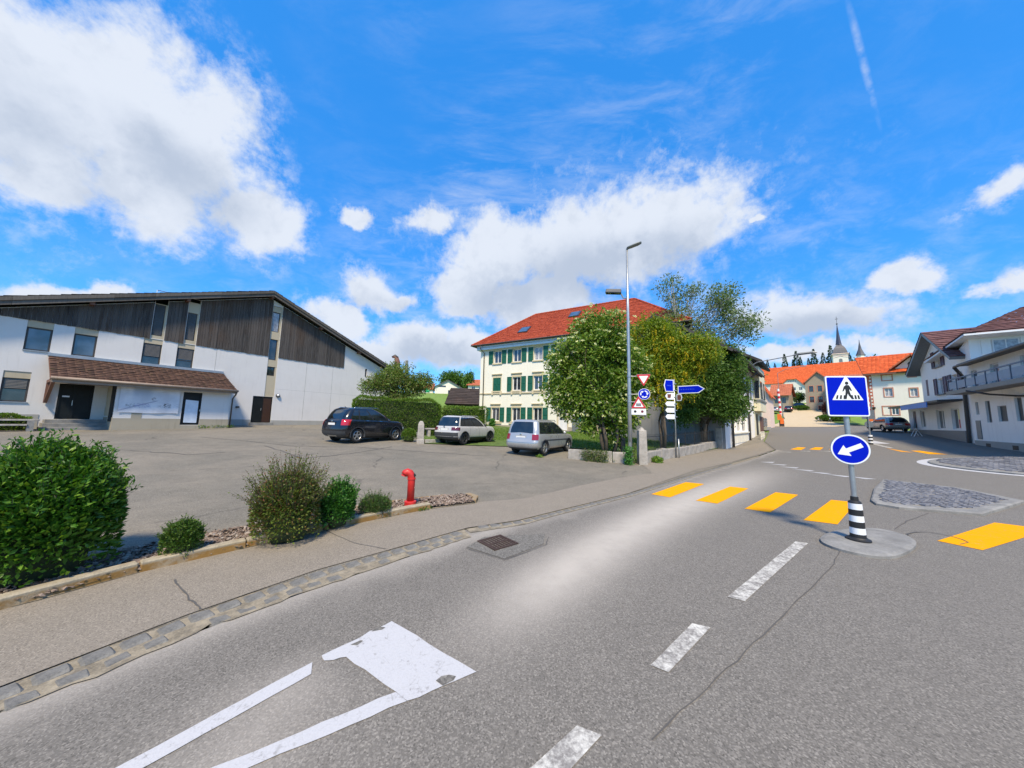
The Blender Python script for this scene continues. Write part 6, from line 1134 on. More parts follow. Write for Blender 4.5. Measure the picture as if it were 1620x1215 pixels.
def car(name, label, pos, head, low, cab, paint, wb, trk, wr, cfg, group='cars parked by the street'):
    x, y = pos; root = empty(name, (x, y, H(x,y)+cfg.get('dz',.012)), R(head), label, 'car', group); S = Shell(low); K = Shell(cab)
    body = S.mesh(cfg.get('crown', .035)).build('body', M[paint], root, smooth=True)
    # wheel arches cut out of the body
    cut = MB(); cx = cfg.get('axle', 0)
    for sx in (-wb/2+cx, wb/2+cx):
        for sy in (-1, 1): cut.lathe([(wr*1.16,-.30),(wr*1.16,.30)], 28, tr(sx, sy*(trk/2+.05), wr*1.02) @ rot('X', R(90)))
    co = cut.build('cutter', None, root); bpy.context.view_layer.update(); md = body.modifiers.new('b', 'BOOLEAN'); md.object = co; md.operation = 'DIFFERENCE'; md.solver = 'EXACT'
    dg = bpy.context.evaluated_depsgraph_get(); me = bpy.data.meshes.new_from_object(body.evaluated_get(dg)); body.modifiers.clear(); body.data = me
    if not me.materials: me.materials.append(M[paint])
    for p in me.polygons: p.material_index = 0
    bpy.data.objects.remove(co)
    K.mesh(cfg.get('rcrown', .03), bottom=False).build('cabin', M[cfg.get('roof', paint)], root, smooth=True)
    n = len(cab)-1; h0, h1 = cfg.get('glass', (.18, n-.42)); P = lambda nm, *a, mat='cargla', par=root, **k: K.patch(*a, **k).build(nm, M[mat], par, smooth=True)
    P('windscreen', 3.35, 5.65, h0, h1+.1, nu=16); rg = cfg.get('rear_glass', (h0+.05, h1)); P('rear_window', -.72, 1.72, rg[0], rg[1], nu=16) if cfg.get('wide_rear') else P('rear_window', .02, .98, rg[0], rg[1], nu=10)
    for sd in (0, 1):
        for a, b in cfg['side']:
            t0, t1 = (2+a, 2+b) if sd == 0 else (7-b, 7-a); P('side_window', t0, t1, h0, h1, nu=10)
        P('door_pillar', *((2+cfg['side'][0][0]-.02, 2+cfg['side'][-1][1]+.02) if sd == 0 else (7-cfg['side'][-1][1]-.02, 7-cfg['side'][0][0]+.02)), h0-.06, h1+.06, mat='black', off=.003, nu=12) if cfg.get('black_pillar', True) else None
        if cfg.get('chrome'): P('window_trim', *((2.02, 2.95) if sd == 0 else (6.05, 6.98)), h0-.12, h0-.05, mat='chrome', off=.009, nu=12, nv=1); P('window_trim', *((2.02, 2.95) if sd == 0 else (6.05, 6.98)), h1+.03, h1+.10, mat='chrome', off=.009, nu=12, nv=1)
    Q = lambda nm, *a, mat='clad', par=root, **k: S.patch(*a, **k).build(nm, M[mat], par, smooth=True)
    for nm, a, mt in cfg.get('panels', []): Q(nm, *a, mat=mt, off=.009, nu=20, nv=3)
    xs0, xs1 = S.par(2)[2]+S.par(2)[5], S.par(2)[3]-S.par(2)[6]; T = lambda xx: (xx-xs0)/(xs1-xs0)
    for sd in (0, 1):
        for xx in cfg['seams']: u = T(xx); Q('door_seam', *((2+u-.0016, 2+u+.0016) if sd == 0 else (7-u-.0016, 7-u+.0016)), .7, len(low)-1.05, mat='black', off=.003, nu=1, nv=10)
        for xx in cfg['handles']: u = T(xx); hh = len(low)-1-cfg.get('hh', .72); Q('door_handle', *((2+u, 2+u+.055) if sd == 0 else (7-u-.055, 7-u)), hh, hh+.10, mat=cfg.get('handle', paint), off=.030, nu=4, nv=2)
        for xx in (-wb/2+cx, wb/2+cx):
            sy = -1 if sd == 0 else 1; m = MB(); rI, rO = wr*1.13, wr*cfg.get('arch', 1.25); N = 20; yy = sy*(S.par(2)[4]+.006); vs = []
            for k in range(N+1):
                a = math.pi*(-.08+1.16*k/N)
                for q in (rI, rO): px_, pz_ = xx+q*math.cos(a), wr*1.02+q*math.sin(a); 
                vs += [(xx+rI*math.cos(a), yy+sy*.012, wr*1.02+rI*math.sin(a)), (xx+rO*math.cos(a), yy-sy*.012, wr*1.02+rO*math.sin(a)), (xx+rI*math.cos(a), yy-sy*.10, wr*1.02+rI*math.sin(a))]
            fs = [(3*k, 3*k+1, 3*k+4, 3*k+3) for k in range(N)]+[(3*k, 3*k+3, 3*k+5, 3*k+2) for k in range(N)]; m.add(vs, fs); m.build('wheel_arch', M[cfg.get('archmat', 'clad')], root, smooth=True); wheel(root, xx, sy*(trk/2), wr, cfg.get('ww', .21), sy, M[cfg.get('rim', 'rim')], cfg.get('spokes', 5))
        tl = cfg['tail']; Q('tail_light', *((tl[0], tl[1]) if sd == 0 else (1-tl[1], 1-tl[0])), tl[2], tl[3], mat=cfg.get('tailmat', 'tail'), off=.014, nu=12, nv=5)
        hl = cfg.get('headl', (3.15, 4.12, 2.2, 2.75)); Q('head_light', *((hl[0], hl[1]) if sd == 0 else (9-hl[1], 9-hl[0])), hl[2], hl[3], mat='headl', off=.01, nu=8)
        mx = cfg['mirror']; sy = -1 if sd == 0 else 1; m = MB(); m.lathe([(.0,0),(.07,.01),(.095,.06),(.085,.13),(.0,.16)], 10, tr(mx[0], sy*(mx[1]), mx[2]) @ rot('X', R(90)*sy*1) @ Matrix.Diagonal((.75,1,1,1))); m.box(mx[0]-.03,mx[0]+.03,*sorted((sy*(mx[1]-.08),sy*(mx[1]+.02))),mx[2]-.03,mx[2]+.02); m.build('wing_mirror', M[cfg.get('mirrormat', paint)], root, smooth=True)
        if cfg.get('rails'):
            r0, r1, ry, rz_ = cfg['rails']; m = MB(); m.tube([(r0,sy*ry,rz_-.06),(r0+.12,sy*ry,rz_),(r1-.15,sy*ry,rz_+.0),(r1,sy*ry,rz_-.07)], .018, 6); m.build('roof_rail', M[cfg.get('railmat', 'chrome')], root, smooth=True)
    pl = cfg['plate']; m = MB(); m.box(pl[0]-.012,pl[0],-.26,.26,pl[1],pl[1]+.11); m.build('number_plate', M['plate'], root); m = MB(); m.box(pl[0]-.006,pl[0]+.03,-.30,.30,pl[1]-.03,pl[1]+.145); m.build('plate_recess', M[cfg.get('recess', paint)], root)
    m = MB(); m.lathe([(0,0),(.05,.0),(.05,.012),(0,.016)], 16, tr(cfg['badge'][0], 0, cfg['badge'][1]) @ rot('Y', R(-90))); m.build('badge', M['chrome'], root)
    m = MB(); m.tube([(cfg['ant'][0],0,cfg['ant'][1]),(cfg['ant'][0]-.12,0,cfg['ant'][1]+.10)], [.02,.006], 6); m.build('aerial', M['black'], root)
    m = MB(); m.box(-wb/2-.2,wb/2+.2,-.6,.6,.17,.34); m.build('underbody', M['black'], root); return root
#        zr   zf    xr    xf    w    rr  rf  br  bf
low = [(.30,.30,-2.12,2.05,.80,.28,.35,.03,.06),(.42,.40,-2.24,2.18,.90,.26,.38,.05,.10),(.62,.58,-2.29,2.22,.925,.24,.40,.05,.12),(.86,.80,-2.25,2.21,.925,.24,.42,.05,.12),(1.04,.96,-2.20,2.12,.91,.26,.45,.05,.10),(1.14,1.03,-2.12,1.95,.865,.28,.50,.04,.08)]
cab = [(1.10,1.07,-2.11,1.20,.868,.26,.40,.04,.10),(1.28,1.27,-2.03,.86,.835,.24,.36,.05,.10),(1.46,1.46,-1.90,.48,.78,.22,.32,.05,.08),(1.63,1.63,-1.74,.08,.71,.20,.30,.04,.06),(1.70,1.70,-1.58,-.15,.63,.20,.28,.03,.05)]
low = [(a*(1.04 if a > .5 else 1), b*(1.04 if b > .5 else 1), c*.94, d*.94, *e) for a, b, c, d, *e in low]; cab = [(a*1.045, b*1.045, c*.94, d*.94, *e) for a, b, c, d, *e in cab]
car('black_suv', 'black SUV with silver alloy wheels parked by the clipped hedge', (-8.2,18.72), 63, low, cab, 'carblack', 2.58, 1.60, .355, dict(side=[(.02,.20),(.24,.56),(.60,.98)], chrome=True, panels=[('rear_bumper', (7.3,9.7,.2,1.75), 'clad'), ('sill_cladding', (2.02,2.98,.05,.75), 'clad'), ('sill_cladding', (6.02,6.98,.05,.75), 'clad'), ('skid_plate', (.2,.8,.15,.75), 'steel')], seams=(-.95,.05,1.05), handles=(-.85,.12), handle='chrome', tail=(1.05,2.02,2.95,4.75), mirror=(.78,.90,1.14), rails=(-1.42,.22,.62,1.82), plate=(-2.155,.89), badge=(-2.14,1.08), ant=(-1.38,1.78), rear_glass=(.25,2.6), arch=1.3))
low = [(.30,.30,-1.95,1.95,.78,.28,.36,.03,.06),(.42,.40,-2.06,2.04,.87,.28,.40,.05,.10),(.62,.58,-2.10,2.08,.89,.28,.42,.05,.12),(.80,.76,-2.06,2.06,.89,.28,.44,.05,.12),(.95,.90,-2.02,1.98,.875,.28,.46,.05,.10),(1.04,.99,-1.97,1.86,.835,.28,.50,.04,.08)]
cab = [(1.0,1.0,-1.97,1.05,.838,.26,.40,.05,.10),(1.2,1.2,-1.90,.78,.80,.24,.34,.06,.10),(1.4,1.4,-1.80,.46,.74,.22,.32,.06,.08),(1.55,1.55,-1.68,.12,.67,.20,.30,.05,.06),(1.61,1.61,-1.56,-.10,.60,.20,.28,.04,.05)]
car('pale_crossover', 'pale grey compact crossover with black wheels and grey bumper', (-2.74,20.5), 60, low, cab, 'carwhite', 2.60, 1.53, .335, dict(side=[(.0,.16),(.20,.55),(.59,.98)], wide_rear=True, panels=[('rear_bumper', (7.25,9.75,.1,2.35), 'clad'), ('sill_cladding', (2.02,2.98,.05,.95), 'clad'), ('sill_cladding', (6.02,6.98,.05,.95), 'clad')], seams=(-.85,.08,1.0), handles=(-.72,.2), tail=(.92,1.95,3.0,4.2), tailmat='taildark', mirror=(.80,.87,1.08), mirrormat='black', rails=(-1.35,.35,.60,1.635), railmat='carwhite', plate=(-2.10,.80), badge=(-2.11,1.0), ant=(-1.2,1.62), rim='darkrim', arch=1.34, rear_glass=(.25,3.0)))
low = [(.28,.28,-2.08,2.02,.80,.26,.36,.03,.06),(.40,.38,-2.18,2.14,.885,.24,.40,.05,.10),(.58,.55,-2.21,2.18,.90,.22,.42,.05,.12),(.74,.72,-2.16,2.14,.90,.22,.44,.04,.12),(.90,.84,-2.12,2.06,.89,.22,.46,.04,.10),(1.02,.92,-2.09,1.90,.865,.22,.52,.04,.08)]
cab = [(.98,.96,-2.09,1.30,.868,.20,.44,.04,.10),(1.2,1.18,-2.04,.92,.835,.18,.36,.04,.10),(1.4,1.4,-1.97,.50,.785,.18,.32,.04,.08),(1.58,1.58,-1.88,.08,.72,.18,.30,.03,.06),(1.64,1.64,-1.78,-.12,.64,.18,.28,.03,.05)]
car('silver_van', 'silver family van parked nearest the low garden wall', (1.68,17.45), 56, low, cab, 'carsilver', 2.68, 1.55, .335, dict(side=[(.03,.26),(.29,.60),(.64,1.0)], panels=[('lower_bumper', (7.3,9.7,.05,.62), 'clad'), ('side_strip', (2.16,2.86,2.55,2.95), 'clad'), ('side_strip', (6.14,6.84,2.55,2.95), 'clad'), ('bumper_crease', (7.4,9.6,2.06,2.16), 'steel')], seams=(-.85,.10,1.12), handles=(-.75,.2), tailmat='tailmid', tail=(.96,1.75,2.9,4.6), mirror=(1.0,.88,1.03), mirrormat='carsilver', rails=(-1.6,.25,.62,1.67), railmat='steel', plate=(-2.165,.78), badge=(-2.16,.97), ant=(-1.4,1.65), rear_glass=(.2,2.85), arch=1.22, archmat='clad'))
low = [(.26,.26,-2.2,2.2,.78,.28,.36,.03,.06),(.40,.36,-2.30,2.30,.86,.26,.40,.05,.10),(.58,.52,-2.32,2.33,.88,.26,.42,.05,.12),(.74,.64,-2.28,2.30,.875,.26,.44,.04,.12),(.90,.76,-2.22,2.2,.85,.26,.48,.04,.10)]
cab = [(.86,.84,-2.20,1.15,.853,.24,.44,.04,.10),(1.05,1.03,-2.10,.78,.81,.22,.36,.04,.10),(1.25,1.25,-1.92,.35,.74,.20,.32,.04,.08),(1.38,1.38,-1.75,.0,.66,.18,.30,.03,.06),(1.43,1.43,-1.6,-.2,.58,.18,.28,.03,.05)]
cfgw = lambda: dict(side=[(.02,.22),(.25,.58),(.61,.99)], seams=(-.85,.05,1.0), handles=(-.75,.15), tail=(.84,1.9,2.3,3.5), mirror=(.85,.84,.95), rails=(-1.5,.1,.56,1.46), railmat='black', plate=(-2.33,.66), badge=(-2.3,.85), ant=(-1.3,1.44), rear_glass=(.2,2.7), arch=1.18, archmat='carblack')
car('grey_estate', 'dark grey estate car parked before the rose trimmed house', (39.7,34.6), 62, low, cab, 'cargrey', 2.7, 1.5, .325, dict(cfgw(), dz=.05))
car('blue_car', 'dark blue car standing under the cream gable house', (86.1,98.7), 140, low, cab, 'carblue', 2.7, 1.5, .325, dict(cfgw(), dz=.15))
car('dark_car', 'very dark car parked at the top of the sunny hill road behind the barrier', (76.4,89.9), 52, low, cab, 'carblack', 2.7, 1.5, .325, dict(cfgw(), dz=.15))
car('grey_hatchback', 'small pale car beside the brown roofed building behind the barrier', (71.6,88.7), 50, low, cab, 'carsilver', 2.7, 1.5, .325, dict(cfgw(), dz=.15))
# ---------------------------------------------------------------- street furniture
def facing(px, py):   # yaw that turns local -Y towards the camera's street
    return math.atan2(py, px)-math.pi/2
def plate2d(name, pts, y, th, mat, parent, label=None, bevel=0):
    m = MB(); m.ext([(x,y,z) for x, z in pts], (0,th,0)); return m.build(name, mat, parent, label=label, bevel=bevel)
def rrect(x0, x1, z0, z1, r, n=5):
    o = []
    for cx_, cz, a0 in ((x1-r,z0+r,-90),(x1-r,z1-r,0),(x0+r,z1-r,90),(x0+r,z0+r,180)): o += [(cx_+r*math.cos(R(a0+90*k/n)), cz+r*math.sin(R(a0+90*k/n))) for k in range(n+1)]
    return o
def circ(cx_, cz, r, n=40): return [(cx_+r*math.cos(2*math.pi*k/n), cz+r*math.sin(2*math.pi*k/n)) for k in range(n)]
def rtri(cx_, z0, w, h, r, flip=False):
    P = [(-w/2,0),(w/2,0),(0,h)]; o = []; 
    for i in range(3):
        a, b, c = Vector(P[i-1]), Vector(P[i]), Vector(P[(i+1)%3]); u, v = (a-b).normalized(), (c-b).normalized(); p, q = b+u*r, b+v*r
        for k in range(5): t = k/4; m = p*(1-t)**2+b*2*t*(1-t)+q*t*t; o.append((cx_+m.x, z0+(h-m.y if flip else m.y)))
    return o[::-1] if flip else o
# --- crossing sign on the refuge ---
px_, py_ = 5.84, 5.67; gz_ = H(px_, py_)+.06
e = empty('crossing_sign', (px_,py_,gz_), facing(px_,py_)+R(4), 'blue pedestrian crossing sign and keep left arrow on a banded post', 'traffic sign')
tilt = empty('crossing_sign', (0,0,0)); bpy.data.objects.remove(tilt)
e.rotation_euler = Euler((0, R(-.6), R(-6)))
m = MB(); m.lathe([(0,0),(.155,0),(.155,.022),(.125,.035),(.11,.05),(0,.05)], 32); m.build('base_plate', M['black'], e, smooth=False)
sl = [(.125,.04),(.125,.14),(.122,.145),(.122,.25),(.118,.255),(.118,.36),(.114,.365),(.114,.47),(.110,.475),(.110,.565)]
cols = ['black','signwhite','black','signwhite','black','signwhite']
for k in range(6):
    z0 = .045+.04*(k == 0)*0+.098*k-(.04 if k else 0); z0 = .045 if k == 0 else .105+.098*(k-1); z1 = .105 if k == 0 else z0+.098; r0, r1 = .101-.0025*k, .0985-.0025*k
    m = MB(); m.lathe([(r0,z0),(r1,z1)], 32); m.build('sleeve_band', M[cols[k]], e, smooth=False)
m = MB(); m.lathe([(.0865,.595),(.078,.622),(.052,.64),(.050,.70),(.042,.705)], 28); m.build('sleeve_cap', M['black'], e)
m = MB(); m.lathe([(.0365,.6),(.0365,2.70),(.03,2.71)], 18); m.build('pole', M['steel'], e, smooth=False)
S = .332; zc = 2.40
o = plate2d('sign_panel', rrect(-S,S,zc-S*1.06,zc+S*1.06,.04), -.060, .018, M['steel'], e, 'square blue panel with a white triangle and walking figure')
plate2d('sign_border', rrect(-S+.004,S-.004,zc-S*1.06+.004,zc+S*1.06-.004,.036), -.0625, .002, M['signwhite'], o); plate2d('sign_face', rrect(-S+.026,S-.026,zc-S*1.06+.026,zc+S*1.06-.026,.02), -.065, .002, M['signblue'], o)
tz = zc-.07; plate2d('sign_triangle', rtri(0, tz, .49, .43, .012), -.0675, .002, M['signwhite'], o)
for xx in (-.175,-.115,-.055,.07,.125,.175):
    plate2d('crossing_stripe', [(xx-.013,tz+.02),(xx+.018,tz+.02),(xx+.018-xx*.08,tz+.085),(xx-.007-xx*.08,tz+.085)], -.070, .002, M['black'], o)
fig = [[(-.028,tz+.20),(-.055,tz+.155),(-.075,tz+.15),(-.045,tz+.235),(-.01,tz+.262),(.035,tz+.258),(.058,tz+.215),(.075,tz+.165),(.06,tz+.155),(.04,tz+.195),(.035,tz+.165),(.05,tz+.10),(.10,tz+.022),(.065,tz+.018),(.018,tz+.085),(.005,tz+.12),(-.005,tz+.08),(-.02,tz+.018),(-.058,tz+.018),(-.035,tz+.085),(-.022,tz+.155)]]
for f in fig: plate2d('walking_figure', f, -.0705, .0025, M['black'], o)
plate2d('walking_figure', circ(.005,tz+.295,.027,18), -.0705, .0025, M['black'], o)
zr = 1.49; q = plate2d('arrow_sign', circ(-.01,zr,.255), -.060, .018, M['steel'], e, 'round blue disc with white arrow pointing down left'); plate2d('sign_border', circ(-.01,zr,.250), -.0625, .002, M['signwhite'], q); plate2d('sign_face', circ(-.01,zr,.228), -.065, .002, M['signblue'], q)
q.rotation_euler = (0,0,R(-20)); a = R(207); ca, sa = math.cos(a), math.sin(a); ar = [(.17,-.036),(-.045,-.036),(-.045,-.10),(-.19,0),(-.045,.10),(-.045,.036),(.17,.036)]; ar = [(-x, z) for x, z in ar]
plate2d('arrow', [(-.01+x*ca-z*sa, zr+x*sa+z*ca) for x, z in ar], -.0675, .002, M['signwhite'], q)
for z in (2.25,2.68,1.38,1.60): m = MB(); m.box(-.05,.05,-.042,.042,z-.02,z+.02); m.build('clamp', M['steel'], e)
# --- street lamp with three signs ---
lx, ly = 5.22, 14.41; lz = H(lx,ly); e = empty('street_lamp', (lx,ly,lz), facing(lx,ly), 'tall steel lamp post with two lamp heads and three road signs', 'street lamp')
m = MB(); m.tube([(0,0,-.1),(0,0,3.0),(0,0,6.5),(0,0,9.85)], [.095,.082,.062,.045], 14); m.build('pole', M['steel'], e, smooth=True)
m = MB(); m.box(-.05,.05,-.105,-.085,.55,.95); m.build('service_hatch', M['greysteel'], e)
m = MB(); m.tube([(0,0,9.8),(.02,0,9.9)], .05, 8); T = tr(.28,0,9.98) @ rot('Y', R(-16)); m.lathe([(.0,-.30),(.10,-.28),(.13,-.1),(.14,.2),(.10,.36),(.0,.38)], 12, T @ rot('Y', R(90)) @ Matrix.Diagonal((.45,1,1,1))); m.build('lamp_head', M['greysteel'], e, smooth=True)
m = MB(); m.tube([(-.03,0,7.48),(-.2,0,7.52),(-.28,0,7.72)], .03, 7); m.build('lamp_arm', M['greysteel'], e); m = MB(); T = tr(-.62,-.02,7.86) @ rot('Y', R(8)); m.add([(-.36,-.15,-.09),(.36,-.15,-.09),(.36,.15,-.09),(-.36,.15,-.09),(-.33,-.12,.10),(.34,-.13,.10),(.34,.13,.10),(-.33,.12,.10)], [(3,2,1,0),(4,5,6,7),(0,1,5,4),(1,2,6,5),(2,3,7,6),(3,0,4,7)], T); o = m.build('lamp_head', plain('dark_lamp_housing', (.085,.09,.10), .5), e, bevel=.03, label='boxy side lamp head half way down the post'); m = MB(); m.box(-.32,.30,-.11,.11,-.10,-.085,T); m.build('lamp_glass', M['cargla'], o)
def pl(n, pts, y, mat, par, lab=None): return plate2d(n, pts, y, .004, mat, par, lab)
cx_ = .60; z0 = 3.40; o = plate2d('yield_sign', rtri(cx_, z0, .60, .54, .05, True), -.05, .015, M['steel'], e, 'white triangle with red rim pointing down'); pl('sign_rim', rtri(cx_, z0+.005, .585, .525, .045, True), -.054, M['signred'], o); pl('sign_face', rtri(cx_, z0+.115, .385, .345, .02, True), -.058, M['signwhite'], o)
cx_, zc = .61, 3.06; o = plate2d('roundabout_sign', circ(cx_, zc, .245), -.05, .015, M['signwhite'], e, 'round blue sign with three circling white arrows'); pl('sign_face', circ(cx_, zc, .228), -.054, M['signblue'], o)
for k in range(3):
    a0 = R(100+120*k); P = [(.115*math.cos(a0+R(t)), .115*math.sin(a0+R(t))) for t in range(0,66,11)]+[(.165*math.cos(a0+R(t)), .165*math.sin(a0+R(t))) for t in range(55,-1,-11)]; P = [(cx_-x, zc+z) for x, z in P]
    pl('arrow', P, -.058, M['signwhite'], o); t = a0+R(62); u = [(.085*math.cos(t),.085*math.sin(t)),(.195*math.cos(t),.195*math.sin(t)),(.14*math.cos(t+R(42)),.14*math.sin(t+R(42)))]; pl('arrow_head', [(cx_-x, zc+z) for x, z in u], -.0585, M['signwhite'], o)
cx_, z0 = .375, 2.44; o = plate2d('warning_sign', rtri(cx_, z0, .62, .55, .05), -.075, .015, M['steel'], e, 'red rimmed triangle with a black gate symbol'); pl('sign_rim', rtri(cx_, z0+.005, .605, .535, .045), -.079, M['signred'], o); pl('sign_face', rtri(cx_, z0+.055, .405, .36, .02), -.083, M['signwhite'], o)
for zz_ in (.115,.175): pl('gate_symbol', [(cx_-.10,z0+zz_),(cx_+.10,z0+zz_),(cx_+.10,z0+zz_+.022),(cx_-.10,z0+zz_+.022)], -.087, M['black'], o)
for k in range(5): x = cx_-.085+.042*k; pl('gate_symbol', [(x-.010,z0+.095),(x+.010,z0+.095),(x+.010,z0+.215),(x-.010,z0+.215)], -.0875, M['black'], o)
o = plate2d('light_plate', rrect(cx_-.30,cx_+.30,2.16,2.42,.02), -.075, .012, M['signwhite'], e, 'white plate with one black and one dark red dot'); pl('dot', circ(cx_-.145,2.30,.055,20), -.079, M['black'], o); pl('dot', circ(cx_+.145,2.30,.055,20), -.079, plain('dark_red', (.16,.012,.03), .5), o)
for z, x in ((3.86,.5),(3.06,.5),(2.72,.3)): m = MB(); m.tube([(0,0,z),(x,-.03,z)], .014, 6); m.build('sign_arm', M['steel'], e); m = MB(); m.lathe([(.10,-.03),(.10,.03)], 12, tr(0,0,z)); m.build('clamp', M['steel'], e)
# --- direction post ---
sx, sy = 8.69, 17.27; sz = H(sx,sy); e = empty('direction_post', (sx,sy,sz), facing(sx,sy), 'steel post of blue, brown and white arrow signs by the garden wall', 'signpost')
for x in (-.03,.10): m = MB(); m.tube([(x,0,-.05),(x,0,1.0 if x > 0 else 4.15)], .034, 10); m.build('pole', M['steel'], e, smooth=True)
def arrow_sign(nm, x0, x1, z0, z1, tip, mat, yaw, label, y=-.05, strokes=0, edge='signwhite'):
    g = MB(); c = (z0+z1)/2
    def out(k):
        a, b, d, u = (x0, x1, z0, z1); t = tip
        P = [(a+k,d+k),(b-k*.6,d+k),(b+t-k*1.3,c),(b-k*.6,u-k),(a+k,u-k)] if t > 0 else [(b-k,d+k),(b-k,u-k),(a+k*.6,u-k),(a+t+k*1.3,c),(a+k*.6,d+k)]
        return P
    o = plate2d(nm, out(0), -.02, .02, M['greysteel'], e, label); o.rotation_euler = (0,0,yaw); pl('sign_border', out(.006), -.025, M[edge], o); pl('sign_face', out(.045), -.030, M[mat], o)
    r = random.Random(len(nm)+int(z0*100))
    for k in range(strokes):
        xa = x0+.10+(x1-x0-.25)*k/strokes; hgt = r.uniform(.02,.045); pl('faded_mark', [(xa,c-.02),(xa+.022,c-.02),(xa+.022,c+hgt),(xa,c+hgt)], -.0345, M['faded'], o)
    return o
M['faded'] = plain('faded_print', (.06,.14,.62), .5)
arrow_sign('arrow_sign', .15,1.15,3.36,3.78,.28,'signblue',R(-18),'long blue arrow sign pointing right', strokes=9)
arrow_sign('arrow_sign', -.58,-.08,3.46,4.12,-.10,'signblue',R(38),'tall blue arrow sign pointing left', strokes=5)
o = arrow_sign('arrow_sign', -.44,-.07,3.05,3.42,-.12,'signwhite',R(30),'small white sign with a brown picture pointing left'); pl('brown_picture', [(-.43,3.14),(-.27,3.14),(-.22,3.34),(-.43,3.34)], -.036, M['signbrown'], o)
arrow_sign('arrow_sign', .10,.36,2.98,3.34,.07,'signbrown',R(-35),'small brown sign pointing right')
for k, (z, lab) in enumerate(((2.70,'topmost of three white direction boards'),(2.36,'middle one of three white direction boards'),(2.02,'lowest of three white direction boards'))): arrow_sign('white_board', -.46,-.06,z,z+.26,-.10,'signwhite',R(28),lab, edge='signwhite')
for z in (3.9,3.55,3.2,2.83,2.49,2.15): m = MB(); m.box(-.08,.08,-.05,.05,z-.02,z+.02); m.build('clamp', M['steel'], e)
# --- hydrant ---
hx, hy = -2.03, 6.91; e = empty('hydrant', (hx,hy,H(hx,hy)+.03), R(15), 'red pipe shaped hydrant with bent top standing in the flower bed', 'hydrant')
m = MB(); m.lathe([(.085,-.05),(.115,.02),(.118,.15),(.105,.155),(.078,.16)], 24); m.build('base', M['hydrant'], e, bevel=.006); m = MB(); m.tube([(0,0,.12),(0,0,.55),(0,0,.60),(-.012,0,.66),(-.04,0,.705),(-.09,0,.73),(-.13,0,.715),(-.145,0,.69)], [.074,.074,.078,.08,.08,.078,.074,.070], 18); m.build('bent_pipe', M['hydrant'], e, smooth=True)
m = MB(); m.lathe([(.084,.585),(.088,.59),(.088,.60),(.078,.605)], 20); m.build('collar', M['hydrant'], e); T = tr(-.148,0,.675) @ rot('Y', R(200)); m = MB(); m.lathe([(.0,-.012),(.055,-.012),(.058,.02),(.0,.03)], 16, T); m.build('outlet_cap', M['hydrant'], e); m = MB(); m.lathe([(0,0),(.035,0),(.035,.045),(.0,.05)], 6, tr(.035,-.03,.66) @ rot('Y', R(50))); m.build('valve_nut', M['iron'], e)
# --- drain ---
e = empty('drain_grate', (-.165,5.30,H(-.165,5.3)+.016), R(40), 'rusty square iron drain grate in the gutter', 'drain'); m = MB(); s = .23
m.box(-s,s,-s,-s+.035,-.02,.006); m.box(-s,s,s-.035,s,-.02,.006); m.box(-s,-s+.035,-s+.035,s-.035,-.02,.006); m.box(s-.035,s,-s+.035,s-.035,-.02,.006); m.build('frame', M['rust'], e)
for k in range(7): m = MB(); x = -s+.06+.056*k; m.box(x-.013,x+.013,-s+.035,s-.035,-.02,.004); m.build('bar', M['rust'], e)
m = MB(); m.box(-s+.03,s-.03,-.012,.012,-.019,.003); m.build('cross_bar', M['rust'], e); MB().box(-s,s,-s,s,-.012,-.0105).build('shaft', M['black'], e)
strip('tar_joint', [(7.22,6.12),(7.30,6.21),(7.58,6.32),(7.80,6.34),(7.93,6.28),(7.99,6.13),(7.97,5.97),(7.88,5.82),(7.6,5.72)], .02, .012, M['tar'], road)
# --- garden wall, pillars, fence ---
def block(name, x0, x1, w, h, jit, mat, parent, loc, rz, bev=.02):
    m = MB(); j = lambda: random.gauss(0,jit); m.add([(x0,-w/2+j(),-.15),(x1,-w/2+j(),-.15),(x1,w/2+j(),-.15),(x0,w/2+j(),-.15),(x0+j()*.5,-w/2+j(),h+j()),(x1+j()*.5,-w/2+j(),h+j()),(x1+j()*.5,w/2+j(),h+j()),(x0+j()*.5,w/2+j(),h+j())], [(3,2,1,0),(4,5,6,7),(0,1,5,4),(1,2,6,5),(2,3,7,6),(3,0,4,7)]); o = m.build(name, mat, parent, bevel=bev); o.location = loc; o.rotation_euler = (0,0,rz); return o
def wall_run(root, pts, w, h, lens):
    P = resample(pts, .02); i = 0; k = 0
    while i < len(P)-5:
        n = int(lens[k%len(lens)]/.02); j = min(i+n, len(P)-1); a, b = P[i], P[j]; L = (b-a).length; c = (a+b)/2; o = block('stone_block', -L/2+.012, L/2-.012, w, h+random.gauss(0,.015), .012, M['stone'], root, (0,0,0), 0); o.location = (c.x-root.location.x, c.y-root.location.y, H(c.x,c.y)-root.location.z); o.rotation_euler = (0,0,math.atan2(b.y-a.y,b.x-a.x)); i = j; k += 1
e = empty('garden_wall', (3.11,15.2,H(3.11,15.2)), 0, 'low overgrown stone wall left of the lamp post', 'wall'); wall_run(e, [(2.75,15.55),(3.11,15.2),(5.45,14.62)], .28, .46, [1.1,.9,1.3])
e = empty('garden_wall', (6.0,14.95,H(6,14.95)), 0, 'low wall of pale stone blocks under the iron fence', 'wall'); run = [(5.95,14.95),(6.56,15.52),(9.63,18.55),(15.1,24.3)]; wall_run(e, run, .30, .50, [.75,1.1,.9,1.35,1.2])
